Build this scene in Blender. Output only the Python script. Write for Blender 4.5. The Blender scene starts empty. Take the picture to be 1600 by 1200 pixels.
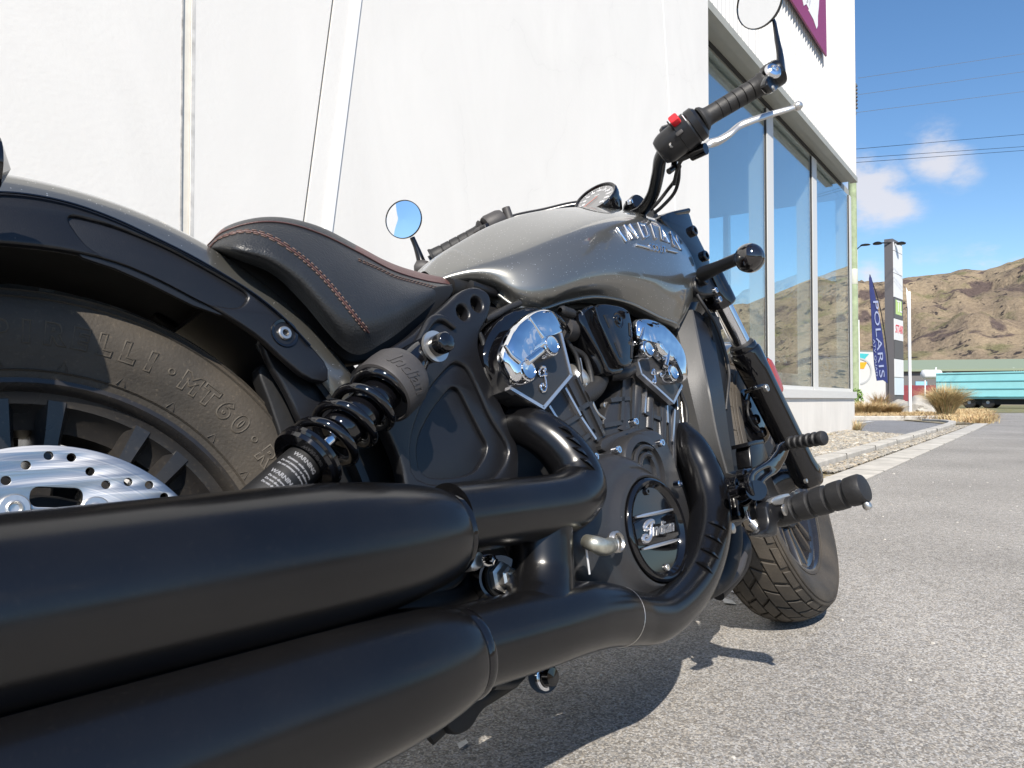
import bpy, bmesh, math, random
from mathutils import Vector, Matrix
from mathutils.bvhtree import BVHTree
random.seed(7)
PI = math.pi
rad = math.radians
sc = bpy.context.scene
COL = sc.collection

# ---------------------------------------------------------------- camera
F_PX, YAW, PITCH, LEAN = 1157.0, 0.744, 0.021, 0.253
CAM = Vector((-0.189, -0.696, 0.519))
FW = Vector((math.cos(YAW)*math.cos(PITCH), math.sin(YAW)*math.cos(PITCH), math.sin(PITCH)))
RT = Vector((math.sin(YAW), -math.cos(YAW), 0.0))
UP = RT.cross(FW)
cd = bpy.data.cameras.new('camera'); cam = bpy.data.objects.new('camera', cd); COL.objects.link(cam)
cd.sensor_width = 36.0; cd.lens = F_PX/1600*36.0; cd.clip_start = 0.02; cd.clip_end = 9000
cam.matrix_world = Matrix(((RT.x, UP.x, -FW.x, CAM.x), (RT.y, UP.y, -FW.y, CAM.y), (RT.z, UP.z, -FW.z, CAM.z), (0, 0, 0, 1)))
sc.camera = cam

# ---------------------------------------------------------------- light
SUN = Vector((-0.72, -0.72, 1.0)).normalized()
sd = bpy.data.lights.new('sun', 'SUN'); sd.energy = 5.0; sd.angle = rad(0.53); sd.color = (1.0, 0.93, 0.83)
so = bpy.data.objects.new('sun', sd); COL.objects.link(so)
so.rotation_euler = SUN.to_track_quat('Z', 'Y').to_euler(); so.location = (0, 0, 12)

w = bpy.data.worlds.new('World'); sc.world = w; w.use_nodes = True
nt = w.node_tree; nt.nodes.clear()
def N(tree, typ, **kw):
    n = tree.nodes.new(typ)
    for k, v in kw.items():
        if k.startswith('i_'):
            key = k[2:]
            key = int(key) if key.isdigit() else key.replace('_', ' ')
            n.inputs[key].default_value = v
        else:
            setattr(n, k, v)
    return n
sky = N(nt, 'ShaderNodeTexSky', sky_type='NISHITA', sun_disc=False, sun_elevation=math.asin(SUN.z),
        sun_rotation=math.atan2(SUN.x, SUN.y), altitude=300, air_density=1.0, dust_density=0.1, ozone_density=2.4)
tc = N(nt, 'ShaderNodeTexCoord')
L = nt.links.new
hsv = N(nt, 'ShaderNodeHueSaturation', i_Saturation=1.16, i_Value=1.0)
L(sky.outputs[0], hsv.inputs['Color'])
# clouds: a few fair weather puffs in the sky, where noise is high near some directions
def raydir(px, py):
    return (FW + RT*(px-800)/F_PX - UP*(py-600)/F_PX)
noise = N(nt, 'ShaderNodeTexNoise', i_Scale=9.0, i_Detail=7.0, i_Roughness=0.62)
mp = N(nt, 'ShaderNodeMapping'); mp.inputs['Scale'].default_value = (1, 1, 2.2)
L(tc.outputs['Generated'], mp.inputs['Vector']); L(mp.outputs[0], noise.inputs['Vector'])
acc = None
blobs = [(1362, 300, .050, 1.0), (1395, 318, .04, .85), (1345, 270, .035, .9), (1462, 240, .045, .85), (1505, 268, .035, .6), (1590, 110, .03, .35),
         (1360, 432, .03, .8), (1450, 425, .045, .55), (1540, 412, .04, .8), (1585, 405, .03, .7), (1140, 325, .05, .5), (1230, 300, .035, .4), (1145, 470, .08, .9)]
extra = [Vector((-.3, -1, .28)), Vector((.6, -1, .22)), Vector((-1, -.25, .35)), Vector((1, -.55, .16)), Vector((-.8, 1, .3)), Vector((-1, -1.2, .2)), Vector((.2, -1, .55)), Vector((1.2,-.9,.5))]
lst = [(raydir(a, b).normalized(), r, s) for a, b, r, s in blobs] + [(e.normalized(), .14, .8) for e in extra]
for d, r, s in lst:
    dn = N(nt, 'ShaderNodeVectorMath', operation='DISTANCE'); dn.inputs[1].default_value = d
    nrm = N(nt, 'ShaderNodeVectorMath', operation='NORMALIZE')
    L(tc.outputs['Generated'], nrm.inputs[0]); L(nrm.outputs[0], dn.inputs[0])
    mr = N(nt, 'ShaderNodeMapRange', interpolation_type='SMOOTHSTEP')
    mr.inputs['From Min'].default_value = 0; mr.inputs['From Max'].default_value = r*1.7
    mr.inputs['To Min'].default_value = s; mr.inputs['To Max'].default_value = 0
    L(dn.outputs['Value'], mr.inputs['Value'])
    if acc is None: acc = mr.outputs[0]
    else:
        mx = N(nt, 'ShaderNodeMath', operation='MAXIMUM'); L(acc, mx.inputs[0]); L(mr.outputs[0], mx.inputs[1]); acc = mx.outputs[0]
nm = N(nt, 'ShaderNodeMath', operation='MULTIPLY_ADD'); nm.inputs[1].default_value = 2.4; nm.inputs[2].default_value = -1.55
L(noise.outputs['Fac'], nm.inputs[0])
ad = N(nt, 'ShaderNodeMath', operation='ADD'); L(nm.outputs[0], ad.inputs[0]); L(acc, ad.inputs[1])
ml = N(nt, 'ShaderNodeMath', operation='MULTIPLY'); L(ad.outputs[0], ml.inputs[0]); L(acc, ml.inputs[1])
cr = N(nt, 'ShaderNodeMapRange', interpolation_type='SMOOTHSTEP')
cr.inputs['From Min'].default_value = 0.05; cr.inputs['From Max'].default_value = 0.62; cr.inputs['To Max'].default_value = .8
L(ml.outputs[0], cr.inputs['Value'])
cm = N(nt, 'ShaderNodeMix', data_type='RGBA'); cm.inputs['B'].default_value = (5.2, 5.0, 5.1, 1)
L(cr.outputs[0], cm.inputs['Factor']); L(hsv.outputs[0], cm.inputs['A'])
bg = N(nt, 'ShaderNodeBackground', i_Strength=0.118); L(cm.outputs['Result'], bg.inputs['Color'])
wo = N(nt, 'ShaderNodeOutputWorld'); L(bg.outputs[0], wo.inputs['Surface'])

sc.view_settings.view_transform = 'Standard'; sc.view_settings.look = 'None'
sc.view_settings.exposure = 0.52; sc.view_settings.gamma = 1.0; sc.view_settings.use_curve_mapping = False

# ---------------------------------------------------------------- measuring helpers
MB = Matrix.Rotation(-LEAN, 3, 'X')            # bike frame -> world
MBI = MB.transposed()
CB = MBI @ CAM
def P(px, py, y):
    """point of the bike's own frame seen at a photo pixel, on the vertical plane y of the bike"""
    d = MBI @ raydir(px, py); t = (y-CB.y)/d.y
    return CB + d*t
def PW(px, py, depth):
    return CAM + raydir(px, py)*depth
def PG(px, py, z=0.0):
    d = raydir(px, py); return CAM + d*((z-CAM.z)/d.z)

# ---------------------------------------------------------------- materials
MATS = {}
def mat(name, col, metal=0.0, rough=0.5, coat=0.0, coat_r=0.05, bump=0.0, bscale=200.0, vary=0.0, vscale=6.0, spec=0.5,
        flakes=0.0, dust=0.0, detail=3.0, rvary=0.0, aniso=0.0, specks=0.0, bdist=0.001, dustcol=(.32, .29, .25)):
    if name in MATS: return MATS[name]
    m = bpy.data.materials.new(name); m.use_nodes = True; t = m.node_tree; l = t.links.new
    b = t.nodes['Principled BSDF']
    b.inputs['Base Color'].default_value = (*col, 1); b.inputs['Metallic'].default_value = metal
    b.inputs['Roughness'].default_value = rough; b.inputs['Coat Weight'].default_value = coat
    b.inputs['Coat Roughness'].default_value = coat_r; b.inputs['Specular IOR Level'].default_value = spec
    co = N(t, 'ShaderNodeTexCoord')
    colsock = None
    if vary > 0:
        n = N(t, 'ShaderNodeTexNoise', i_Scale=vscale, i_Detail=6.0, i_Roughness=.6); l(co.outputs['Object'], n.inputs['Vector'])
        r = N(t, 'ShaderNodeMapRange'); r.inputs['From Min'].default_value = .3; r.inputs['From Max'].default_value = .7
        r.inputs['To Min'].default_value = 1-vary; r.inputs['To Max'].default_value = 1+vary
        l(n.outputs['Fac'], r.inputs['Value'])
        mm = N(t, 'ShaderNodeVectorMath', operation='SCALE'); mm.inputs[0].default_value = col; l(r.outputs[0], mm.inputs['Scale'])
        colsock = mm.outputs[0]
    if dust > 0:
        n = N(t, 'ShaderNodeTexNoise', i_Scale=260.0, i_Detail=2.0); l(co.outputs['Object'], n.inputs['Vector'])
        n2 = N(t, 'ShaderNodeTexNoise', i_Scale=9.0, i_Detail=5.0); l(co.outputs['Object'], n2.inputs['Vector'])
        r = N(t, 'ShaderNodeMapRange'); r.inputs['From Min'].default_value = .60; r.inputs['From Max'].default_value = .78; l(n.outputs['Fac'], r.inputs['Value'])
        r2 = N(t, 'ShaderNodeMapRange'); r2.inputs['From Min'].default_value = .35; r2.inputs['From Max'].default_value = .7; l(n2.outputs['Fac'], r2.inputs['Value'])
        a = N(t, 'ShaderNodeMath', operation='MULTIPLY_ADD'); l(r.outputs[0], a.inputs[0]); a.inputs[1].default_value = .45; 
        q = N(t, 'ShaderNodeMath', operation='MULTIPLY'); l(r2.outputs[0], q.inputs[0]); q.inputs[1].default_value = .5; l(q.outputs[0], a.inputs[2])
        a2 = N(t, 'ShaderNodeMath', operation='MULTIPLY'); l(a.outputs[0], a2.inputs[0]); a2.inputs[1].default_value = dust
        mx = N(t, 'ShaderNodeMix', data_type='RGBA'); mx.inputs['B'].default_value = (*dustcol, 1)
        if colsock: l(colsock, mx.inputs['A'])
        else: mx.inputs['A'].default_value = (*col, 1)
        l(a2.outputs[0], mx.inputs['Factor']); colsock = mx.outputs['Result']
    if specks > 0:
        v = N(t, 'ShaderNodeTexVoronoi', i_Scale=150.0); l(co.outputs['Object'], v.inputs['Vector'])
        s = N(t, 'ShaderNodeSeparateColor'); l(v.outputs['Color'], s.inputs[0])
        g1 = N(t, 'ShaderNodeMath', operation='LESS_THAN'); g1.inputs[1].default_value = specks; l(s.outputs[0], g1.inputs[0])
        sz = N(t, 'ShaderNodeMath', operation='MULTIPLY'); l(s.outputs[1], sz.inputs[0]); sz.inputs[1].default_value = .14
        g2 = N(t, 'ShaderNodeMath', operation='LESS_THAN'); l(v.outputs['Distance'], g2.inputs[0]); l(sz.outputs[0], g2.inputs[1])
        g3 = N(t, 'ShaderNodeMath', operation='MULTIPLY'); l(g1.outputs[0], g3.inputs[0]); l(g2.outputs[0], g3.inputs[1])
        g4 = N(t, 'ShaderNodeMath', operation='MULTIPLY'); l(g3.outputs[0], g4.inputs[0]); g4.inputs[1].default_value = .38
        mx = N(t, 'ShaderNodeMix', data_type='RGBA'); mx.inputs['B'].default_value = (.40, .38, .34, 1)
        if colsock: l(colsock, mx.inputs['A'])
        else: mx.inputs['A'].default_value = (*col, 1)
        l(g4.outputs[0], mx.inputs['Factor']); colsock = mx.outputs['Result']
    if flakes > 0:
        v = N(t, 'ShaderNodeTexVoronoi', i_Scale=1100.0); l(co.outputs['Object'], v.inputs['Vector'])
        s = N(t, 'ShaderNodeSeparateColor'); l(v.outputs['Color'], s.inputs[0])
        g = N(t, 'ShaderNodeMath', operation='GREATER_THAN'); g.inputs[1].default_value = 1-flakes; l(s.outputs[0], g.inputs[0])
        mx = N(t, 'ShaderNodeMix', data_type='RGBA'); mx.inputs['B'].default_value = (.75, .75, .7, 1)
        if colsock: l(colsock, mx.inputs['A'])
        else: mx.inputs['A'].default_value = (*col, 1)
        l(g.outputs[0], mx.inputs['Factor']); colsock = mx.outputs['Result']
        # each flake tilts its own way, under the clear coat
        vs = N(t, 'ShaderNodeVectorMath', operation='MULTIPLY_ADD'); l(v.outputs['Color'], vs.inputs[0])
        vs.inputs[1].default_value = (.9, .9, .9); vs.inputs[2].default_value = (-.45, -.45, -.45)
        fm = N(t, 'ShaderNodeMath', operation='MULTIPLY'); l(g.outputs[0], fm.inputs[0]); fm.inputs[1].default_value = .3; ge = N(t, 'ShaderNodeNewGeometry'); s2 = N(t, 'ShaderNodeVectorMath', operation='SCALE'); l(vs.outputs[0], s2.inputs[0]); l(fm.outputs[0], s2.inputs['Scale'])
        aa = N(t, 'ShaderNodeVectorMath', operation='ADD'); l(ge.outputs['Normal'], aa.inputs[0]); l(s2.outputs[0], aa.inputs[1])
        nn = N(t, 'ShaderNodeVectorMath', operation='NORMALIZE'); l(aa.outputs[0], nn.inputs[0]); l(nn.outputs[0], b.inputs['Normal'])
    if colsock: l(colsock, b.inputs['Base Color'])
    if rvary > 0:
        n = N(t, 'ShaderNodeTexNoise', i_Scale=14.0, i_Detail=6.0); l(co.outputs['Object'], n.inputs['Vector'])
        r = N(t, 'ShaderNodeMapRange'); r.inputs['From Min'].default_value = .3; r.inputs['From Max'].default_value = .7
        r.inputs['To Min'].default_value = max(.02, rough-rvary); r.inputs['To Max'].default_value = rough+rvary
        l(n.outputs['Fac'], r.inputs['Value']); l(r.outputs[0], b.inputs['Roughness'])
    if bump > 0:
        n = N(t, 'ShaderNodeTexNoise', i_Scale=bscale, i_Detail=detail); l(co.outputs['Object'], n.inputs['Vector'])
        u = N(t, 'ShaderNodeBump', i_Strength=bump, i_Distance=bdist); l(n.outputs['Fac'], u.inputs['Height']); l(u.outputs[0], b.inputs['Normal'])
    if aniso > 0:
        b.inputs['Anisotropic'].default_value = aniso
        tg = N(t, 'ShaderNodeTangent', direction_type='RADIAL', axis='Y'); l(tg.outputs[0], b.inputs['Tangent'])
    MATS[name] = m; return m

M_satin = mat('satin_black', (.0036, .0036, .0042), rough=.225, spec=.5, specks=.0, dust=.016, rvary=.025, bump=.05, bscale=900, bdist=.0003)
M_matte = mat('matte_black_plastic', (.0065, .0068, .0085), rough=.34, bump=.3, bscale=900, specks=.03, dust=.022, bdist=.0005)
M_powder = mat('powder_coat', (.060, .060, .060), rough=.5, bump=.55, bscale=500, dust=.12, bdist=.0006)
M_gloss = mat('gloss_black', (.0035, .0035, .0045), rough=.06, spec=.6, coat=.3, dust=.006)
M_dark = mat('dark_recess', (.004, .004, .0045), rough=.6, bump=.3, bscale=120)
M_engine = mat('engine_grey', (.030, .030, .032), metal=.3, rough=.32, bump=.35, bscale=800, dust=.07, specks=.1, bdist=.0005)
M_enginel = mat('machined_edge', (.62, .62, .64), metal=.9, rough=.3)
M_chrome = mat('chrome', (.86, .87, .89), metal=1, rough=.045, bump=.55, bscale=34, bdist=.004, detail=1.0)
M_chromef = mat('fine_chrome', (.80, .81, .84), metal=1, rough=.09)
M_steel = mat('zinc_steel', (.52, .50, .47), metal=.9, rough=.3, vary=.2, vscale=80)
M_alu = mat('cast_aluminium', (.58, .57, .55), metal=.85, rough=.32, bump=.2, bscale=400)
M_disc = mat('brushed_disc', (.72, .72, .71), metal=1, rough=.36, aniso=.55, rvary=.05)
def disc_mat():
    m = bpy.data.materials.new('brushed_disc'); m.use_nodes = True; t = m.node_tree; l = t.links.new; b = t.nodes['Principled BSDF']
    b.inputs['Metallic'].default_value = 1; b.inputs['Anisotropic'].default_value = .6
    co = N(t, 'ShaderNodeTexCoord'); sx = N(t, 'ShaderNodeSeparateXYZ'); l(co.outputs['Object'], sx.inputs[0]); cx = N(t, 'ShaderNodeCombineXYZ'); l(sx.outputs[0], cx.inputs[0]); l(sx.outputs[2], cx.inputs[2])
    ln = N(t, 'ShaderNodeVectorMath', operation='LENGTH'); l(cx.outputs[0], ln.inputs[0])
    n = N(t, 'ShaderNodeTexNoise', noise_dimensions='1D', i_Scale=700.0, i_Detail=3.0); l(ln.outputs['Value'], n.inputs['W'])
    r_ = N(t, 'ShaderNodeMapRange'); r_.inputs['To Min'].default_value = .27; r_.inputs['To Max'].default_value = .47; l(n.outputs['Fac'], r_.inputs['Value']); l(r_.outputs[0], b.inputs['Roughness'])
    n2 = N(t, 'ShaderNodeTexNoise', noise_dimensions='1D', i_Scale=60.0, i_Detail=4.0); l(ln.outputs['Value'], n2.inputs['W'])
    cr_ = N(t, 'ShaderNodeMix', data_type='RGBA'); cr_.inputs['A'].default_value = (.36, .36, .36, 1); cr_.inputs['B'].default_value = (.62, .61, .60, 1); l(n2.outputs['Fac'], cr_.inputs['Factor']); l(cr_.outputs['Result'], b.inputs['Base Color'])
    tg = N(t, 'ShaderNodeTangent', direction_type='RADIAL', axis='Y'); l(tg.outputs[0], b.inputs['Tangent'])
    return m
M_disc = disc_mat()
M_rubber = mat('rubber', (.011, .011, .012), rough=.55, bump=.4, bscale=400, dust=.06)
M_tyre = mat('dusty_tyre', (.030, .026, .021), rough=.68, bump=.5, bscale=300, dust=.42, vary=.3, vscale=14, dustcol=(.21, .165, .115))
M_rim = mat('rim_black', (.016, .0155, .016), rough=.3, dust=.3, dustcol=(.20, .165, .12), rvary=.1)
M_rimf = mat('rim_gloss', (.012, .012, .014), rough=.14, dust=.1, coat=.3)
M_tank = mat('metallic_grey_paint', (.20, .197, .180), metal=.8, rough=.34, coat=1.0, coat_r=.02, flakes=.005)
M_leather = mat('black_leather', (.020, .021, .0225), rough=.36, bump=.55, bscale=420, vary=.15, vscale=20, bdist=.0012, spec=.5)
M_brown = mat('brown_leather', (.085, .040, .036), rough=.42, bump=.6, bscale=420, bdist=.0012, vary=.15)
M_thread = mat('brown_thread', (.135, .085, .07), rough=.7)
M_collar = mat('grey_polymer', (.042, .039, .039), rough=.55, bump=.3, bscale=700)
M_white = mat('white_print', (.75, .75, .76), rough=.5)
M_red = mat('red_switch', (.62, .012, .022), rough=.35)
M_letter = mat('scuffed_letter', (.075, .063, .048), rough=.7, bump=.4, bscale=300, vary=.3)
M_amber = mat('reflector_red', (.30, .035, .015), rough=.22, coat=.3)
M_chromes = mat('letter_chrome', (.92, .92, .93), metal=1, rough=.12)
M_mirror = mat('mirror_glass', (.93, .94, .95), metal=1, rough=.01)
M_dial = mat('dial_face', (.17, .17, .17), rough=.3, coat=1.0)  # grey lightened to stand in for the reflection in the gauge glass
M_needle = mat('dial_needle', (.35, .09, .06), rough=.4)
M_smoke = mat('smoked_lens', (.006, .004, .004), rough=.05, coat=1, spec=.7)

# ---------------------------------------------------------------- mesh helpers
def V(*a): return Vector(a)
def catm(pts, n, closed=False):
    pts = [Vector(p) for p in pts]; m = len(pts); out = []
    segs = m if closed else m-1
    cnt = n if closed else n-1
    for i in range(n):
        t = i*segs/cnt if not closed else i*segs/n
        k = min(int(t), segs-1); f = t-k
        if closed: a, b, c, d = pts[(k-1) % m], pts[k % m], pts[(k+1) % m], pts[(k+2) % m]
        else:
            b, c = pts[k], pts[k+1]
            a = pts[k-1] if k > 0 else b*2-c
            d = pts[k+2] if k+2 < m else c*2-b
        out.append(0.5*((2*b) + (c-a)*f + (2*a-5*b+4*c-d)*f*f + (3*b-a-3*c+d)*f**3))
    return out
def lerpl(vals, t):
    k = min(int(t*(len(vals)-1)), len(vals)-2) if len(vals) > 1 else 0
    if len(vals) == 1: return vals[0]
    f = t*(len(vals)-1)-k
    return vals[k]*(1-f)+vals[k+1]*f
def mk(name, vs, fs, m, parent=None, ang=40, mods=None, recalc=True):
    me = bpy.data.meshes.new(name); me.from_pydata([tuple(v) for v in vs], [], fs)
    if recalc:
        bm = bmesh.new(); bm.from_mesh(me); bmesh.ops.recalc_face_normals(bm, faces=bm.faces); bm.to_mesh(me); bm.free()
    for p in me.polygons: p.use_smooth = True
    if ang is not None: me.set_sharp_from_angle(angle=rad(ang))
    if m:
        if isinstance(m, (list, tuple)):
            for q in m: me.materials.append(q)
        else: me.materials.append(m)
    o = bpy.data.objects.new(name, me); COL.objects.link(o)
    if parent: o.parent = parent
    if mods: mods(o)
    return o
def empty(name, loc=(0, 0, 0), parent=None, label=None, cat=None, group=None):
    o = bpy.data.objects.new(name, None); COL.objects.link(o); o.location = loc; o.empty_display_size = .1
    if parent: o.parent = parent
    if label: o['label'] = label
    if cat: o['category'] = cat
    if group: o['group'] = group
    return o
def tag(o, label=None, cat=None, group=None, kind=None):
    if label: o['label'] = label
    if cat: o['category'] = cat
    if group: o['group'] = group
    if kind: o['kind'] = kind
    return o
class Geo:
    """collects shapes into one mesh"""
    def __init__(s): s.v = []; s.f = []
    def add(s, vs, fs):
        k = len(s.v); s.v += [Vector(v) for v in vs]; s.f += [[i+k for i in f] for f in fs]; return s
    def box(s, c, d, R=None):
        vs = []
        for x in (-.5, .5):
            for y in (-.5, .5):
                for z in (-.5, .5):
                    p = Vector((x*d[0], y*d[1], z*d[2])); p = R @ p if R else p; vs.append(p+Vector(c))
        return s.add(vs, [[0, 1, 3, 2], [4, 6, 7, 5], [0, 4, 5, 1], [2, 3, 7, 6], [0, 2, 6, 4], [1, 5, 7, 3]])
    def build(s, name, m, parent=None, ang=40, mods=None): return mk(name, s.v, s.f, m, parent, ang, mods)
def tube_geo(pts, r, segs=16, n=None, caps=True, smooth=True, flat=1.0, flatdir=None, closed=False):
    pts = [Vector(p) for p in pts]
    rl = r if isinstance(r, (list, tuple)) else [r, r]
    if smooth and len(pts) > 2:
        n = n or (len(pts)-1)*6+1; pp = catm(pts, n, closed)
    elif n and len(pts) == 2:
        pp = [pts[0].lerp(pts[1], i/(n-1)) for i in range(n)]
    else: pp = pts
    n = len(pp); vs = []; fs = []
    T = []
    for i in range(n):
        a = pp[(i-1) % n] if closed else pp[max(i-1, 0)]; b = pp[(i+1) % n] if closed else pp[min(i+1, n-1)]
        T.append((b-a).normalized())
    ref = Vector(flatdir) if flatdir is not None else (Vector((0, 0, 1)) if abs(T[0].z) < .9 else Vector((1, 0, 0)))
    nrm = (ref - T[0]*ref.dot(T[0])).normalized()
    for i in range(n):
        if flatdir is not None: nrm = (ref-T[i]*ref.dot(T[i])).normalized()
        else: nrm = (nrm-T[i]*nrm.dot(T[i])).normalized()
        bi = T[i].cross(nrm); R = lerpl(rl, i/(n-1))
        for k in range(segs):
            a = 2*PI*k/segs; vs.append(pp[i]+nrm*(math.cos(a)*R*flat)+bi*(math.sin(a)*R))
    m = n if closed else n-1
    for i in range(m):
        j = (i+1) % n
        for k in range(segs):
            k2 = (k+1) % segs; fs.append([i*segs+k, i*segs+k2, j*segs+k2, j*segs+k])
    if caps and not closed: fs.append(list(range(segs))[::-1]); fs.append([(n-1)*segs+k for k in range(segs)])
    return vs, fs
def tube(name, pts, r, m, parent=None, **kw):
    ang = kw.pop('ang', 50); vs, fs = tube_geo(pts, r, **kw); return mk(name, vs, fs, m, parent, ang)
def lathe_geo(prof, org, ax, segs=48, caps=False, a0=0, a1=2*PI, ref=None):
    """prof: list of (r, h) along axis ax from org"""
    ax = Vector(ax).normalized(); ref = Vector(ref) if ref is not None else (Vector((0, 0, 1)) if abs(ax.z) < .9 else Vector((1, 0, 0)))
    u = (ref-ax*ref.dot(ax)).normalized(); v = ax.cross(u); org = Vector(org)
    full = abs(a1-a0-2*PI) < 1e-6; cnt = segs if full else segs+1
    vs = []; fs = []; np_ = len(prof)
    for i in range(cnt):
        a = a0+(a1-a0)*i/segs; d = u*math.cos(a)+v*math.sin(a)
        for r, h in prof: vs.append(org+d*r+ax*h)
    for i in range(segs):
        j = (i+1) % cnt
        for k in range(np_-1): fs.append([i*np_+k, j*np_+k, j*np_+k+1, i*np_+k+1])
    if caps:
        fs.append([i*np_ for i in range(cnt)]); fs.append([i*np_+np_-1 for i in range(cnt)][::-1])
    return vs, fs
def lathe(name, prof, org, ax, m, parent=None, segs=48, ang=35, **kw):
    vs, fs = lathe_geo(prof, org, ax, segs, **kw); return mk(name, vs, fs, m, parent, ang)
def chaik(pts, it=2, closed=True, q=.22):
    for _ in range(it):
        out = []; n = len(pts)
        for i in range(n if closed else n-1):
            a = Vector(pts[i]); b = Vector(pts[(i+1) % n]); out += [a.lerp(b, q), a.lerp(b, 1-q)]
        pts = out
    return pts
def curve_geo(loops, depth, bevel=0.0, res=2):
    cu = bpy.data.curves.new('t', 'CURVE'); cu.dimensions = '2D'; cu.fill_mode = 'BOTH'
    cu.extrude = max(depth/2-bevel, 0); cu.bevel_depth = bevel; cu.bevel_resolution = res
    cu.offset = -bevel
    for lp in loops:
        s = cu.splines.new('POLY'); s.points.add(len(lp)-1)
        for i, p in enumerate(lp): s.points[i].co = (p[0], p[1], 0, 1)
        s.use_cyclic_u = True
    return curve_mesh(cu)
def curve_mesh(cu):
    o = bpy.data.objects.new('t', cu); COL.objects.link(o)
    dg = bpy.context.evaluated_depsgraph_get(); me = bpy.data.meshes.new_from_object(o.evaluated_get(dg))
    bm = bmesh.new(); bm.from_mesh(me); bmesh.ops.remove_doubles(bm, verts=bm.verts, dist=1e-6)
    vs = [v.co.copy() for v in bm.verts]; fs = [[v.index for v in f.verts] for f in bm.faces]
    bm.free(); bpy.data.meshes.remove(me); bpy.data.objects.remove(o); bpy.data.curves.remove(cu)
    return vs, fs
def side_geo(loops, y, depth, bevel=.003, right=True):
    """flat part in a side plane of the bike, its outer face at y; loops in (x, z)"""
    vs, fs = curve_geo(loops, depth, bevel)
    return [Vector((a.x, y+depth/2-a.z, a.y)) for a in vs], fs
def plate(name, loops, y, depth, m, parent=None, bevel=.003, px=True, rnd=2, ang=30, mirror=False):
    """loops given as photo pixels on plane y (px) or as (x, z)"""
    L2 = []
    for lp in loops:
        q = []
        for p in lp:
            if px: b = P(p[0], p[1], y); q.append((b.x, b.z))
            else: q.append((p[0], p[1]))
        q = [Vector((a[0], a[1])) for a in q]
        if rnd and len(q) < 30: q = chaik(q, rnd)
        L2.append(q)
    vs, fs = side_geo(L2, y, depth, bevel)
    if mirror: mk(name, [Vector((v.x, -v.y, v.z)) for v in vs], [f[::-1] for f in fs], m, parent, ang)
    return mk(name, vs, fs, m, parent, ang)
def circ(cx, cz, r, n=24, rz=None): return [(cx+r*math.cos(2*PI*i/n), cz+(rz or r)*math.sin(2*PI*i/n)) for i in range(n)]
def loft_geo(curves, nu, nv, mirror=True, closeu=False):
    cs = [catm(c, nu) for c in curves]; vs = []; fs = []
    for i in range(nu):
        col = catm([c[i] for c in cs], nv)
        if mirror: col = col[:-1]+[Vector((p.x, 0 if k == 0 else -p.y, p.z)) for k, p in enumerate(reversed(col))]
        vs += col
    w_ = len(vs)//nu
    for i in range(nu-1):
        for k in range(w_-1): fs.append([i*w_+k, i*w_+k+1, (i+1)*w_+k+1, (i+1)*w_+k])
    return vs, fs, w_
def text_geo(txt, size=1.0, ext=0.0, bev=0.0, shear=0.0, off=0.0, outline=False, align='CENTER', sp=1.0, res=3):
    cu = bpy.data.curves.new('t', 'FONT'); cu.body = txt; cu.size = size; cu.extrude = ext; cu.bevel_depth = bev; cu.bevel_resolution = 1
    cu.shear = shear; cu.offset = off; cu.align_x = align; cu.align_y = 'CENTER'; cu.space_character = sp; cu.resolution_u = res
    if outline: cu.fill_mode = 'NONE'; cu.extrude = 0
    return curve_mesh(cu)
def bolt(name, c, r, h, m, parent, ax=(0, -1, 0), hexa=False, socket=True):
    seg = 6 if hexa else 20
    pr = [(r, 0), (r, h*.8), (r*.86, h)] + ([(r*.5, h), (r*.46, h*.45), (0.0001, h*.4)] if socket else [(0.0001, h)])
    return lathe(name, pr, c, ax, m, parent, segs=seg, ang=25)

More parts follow.
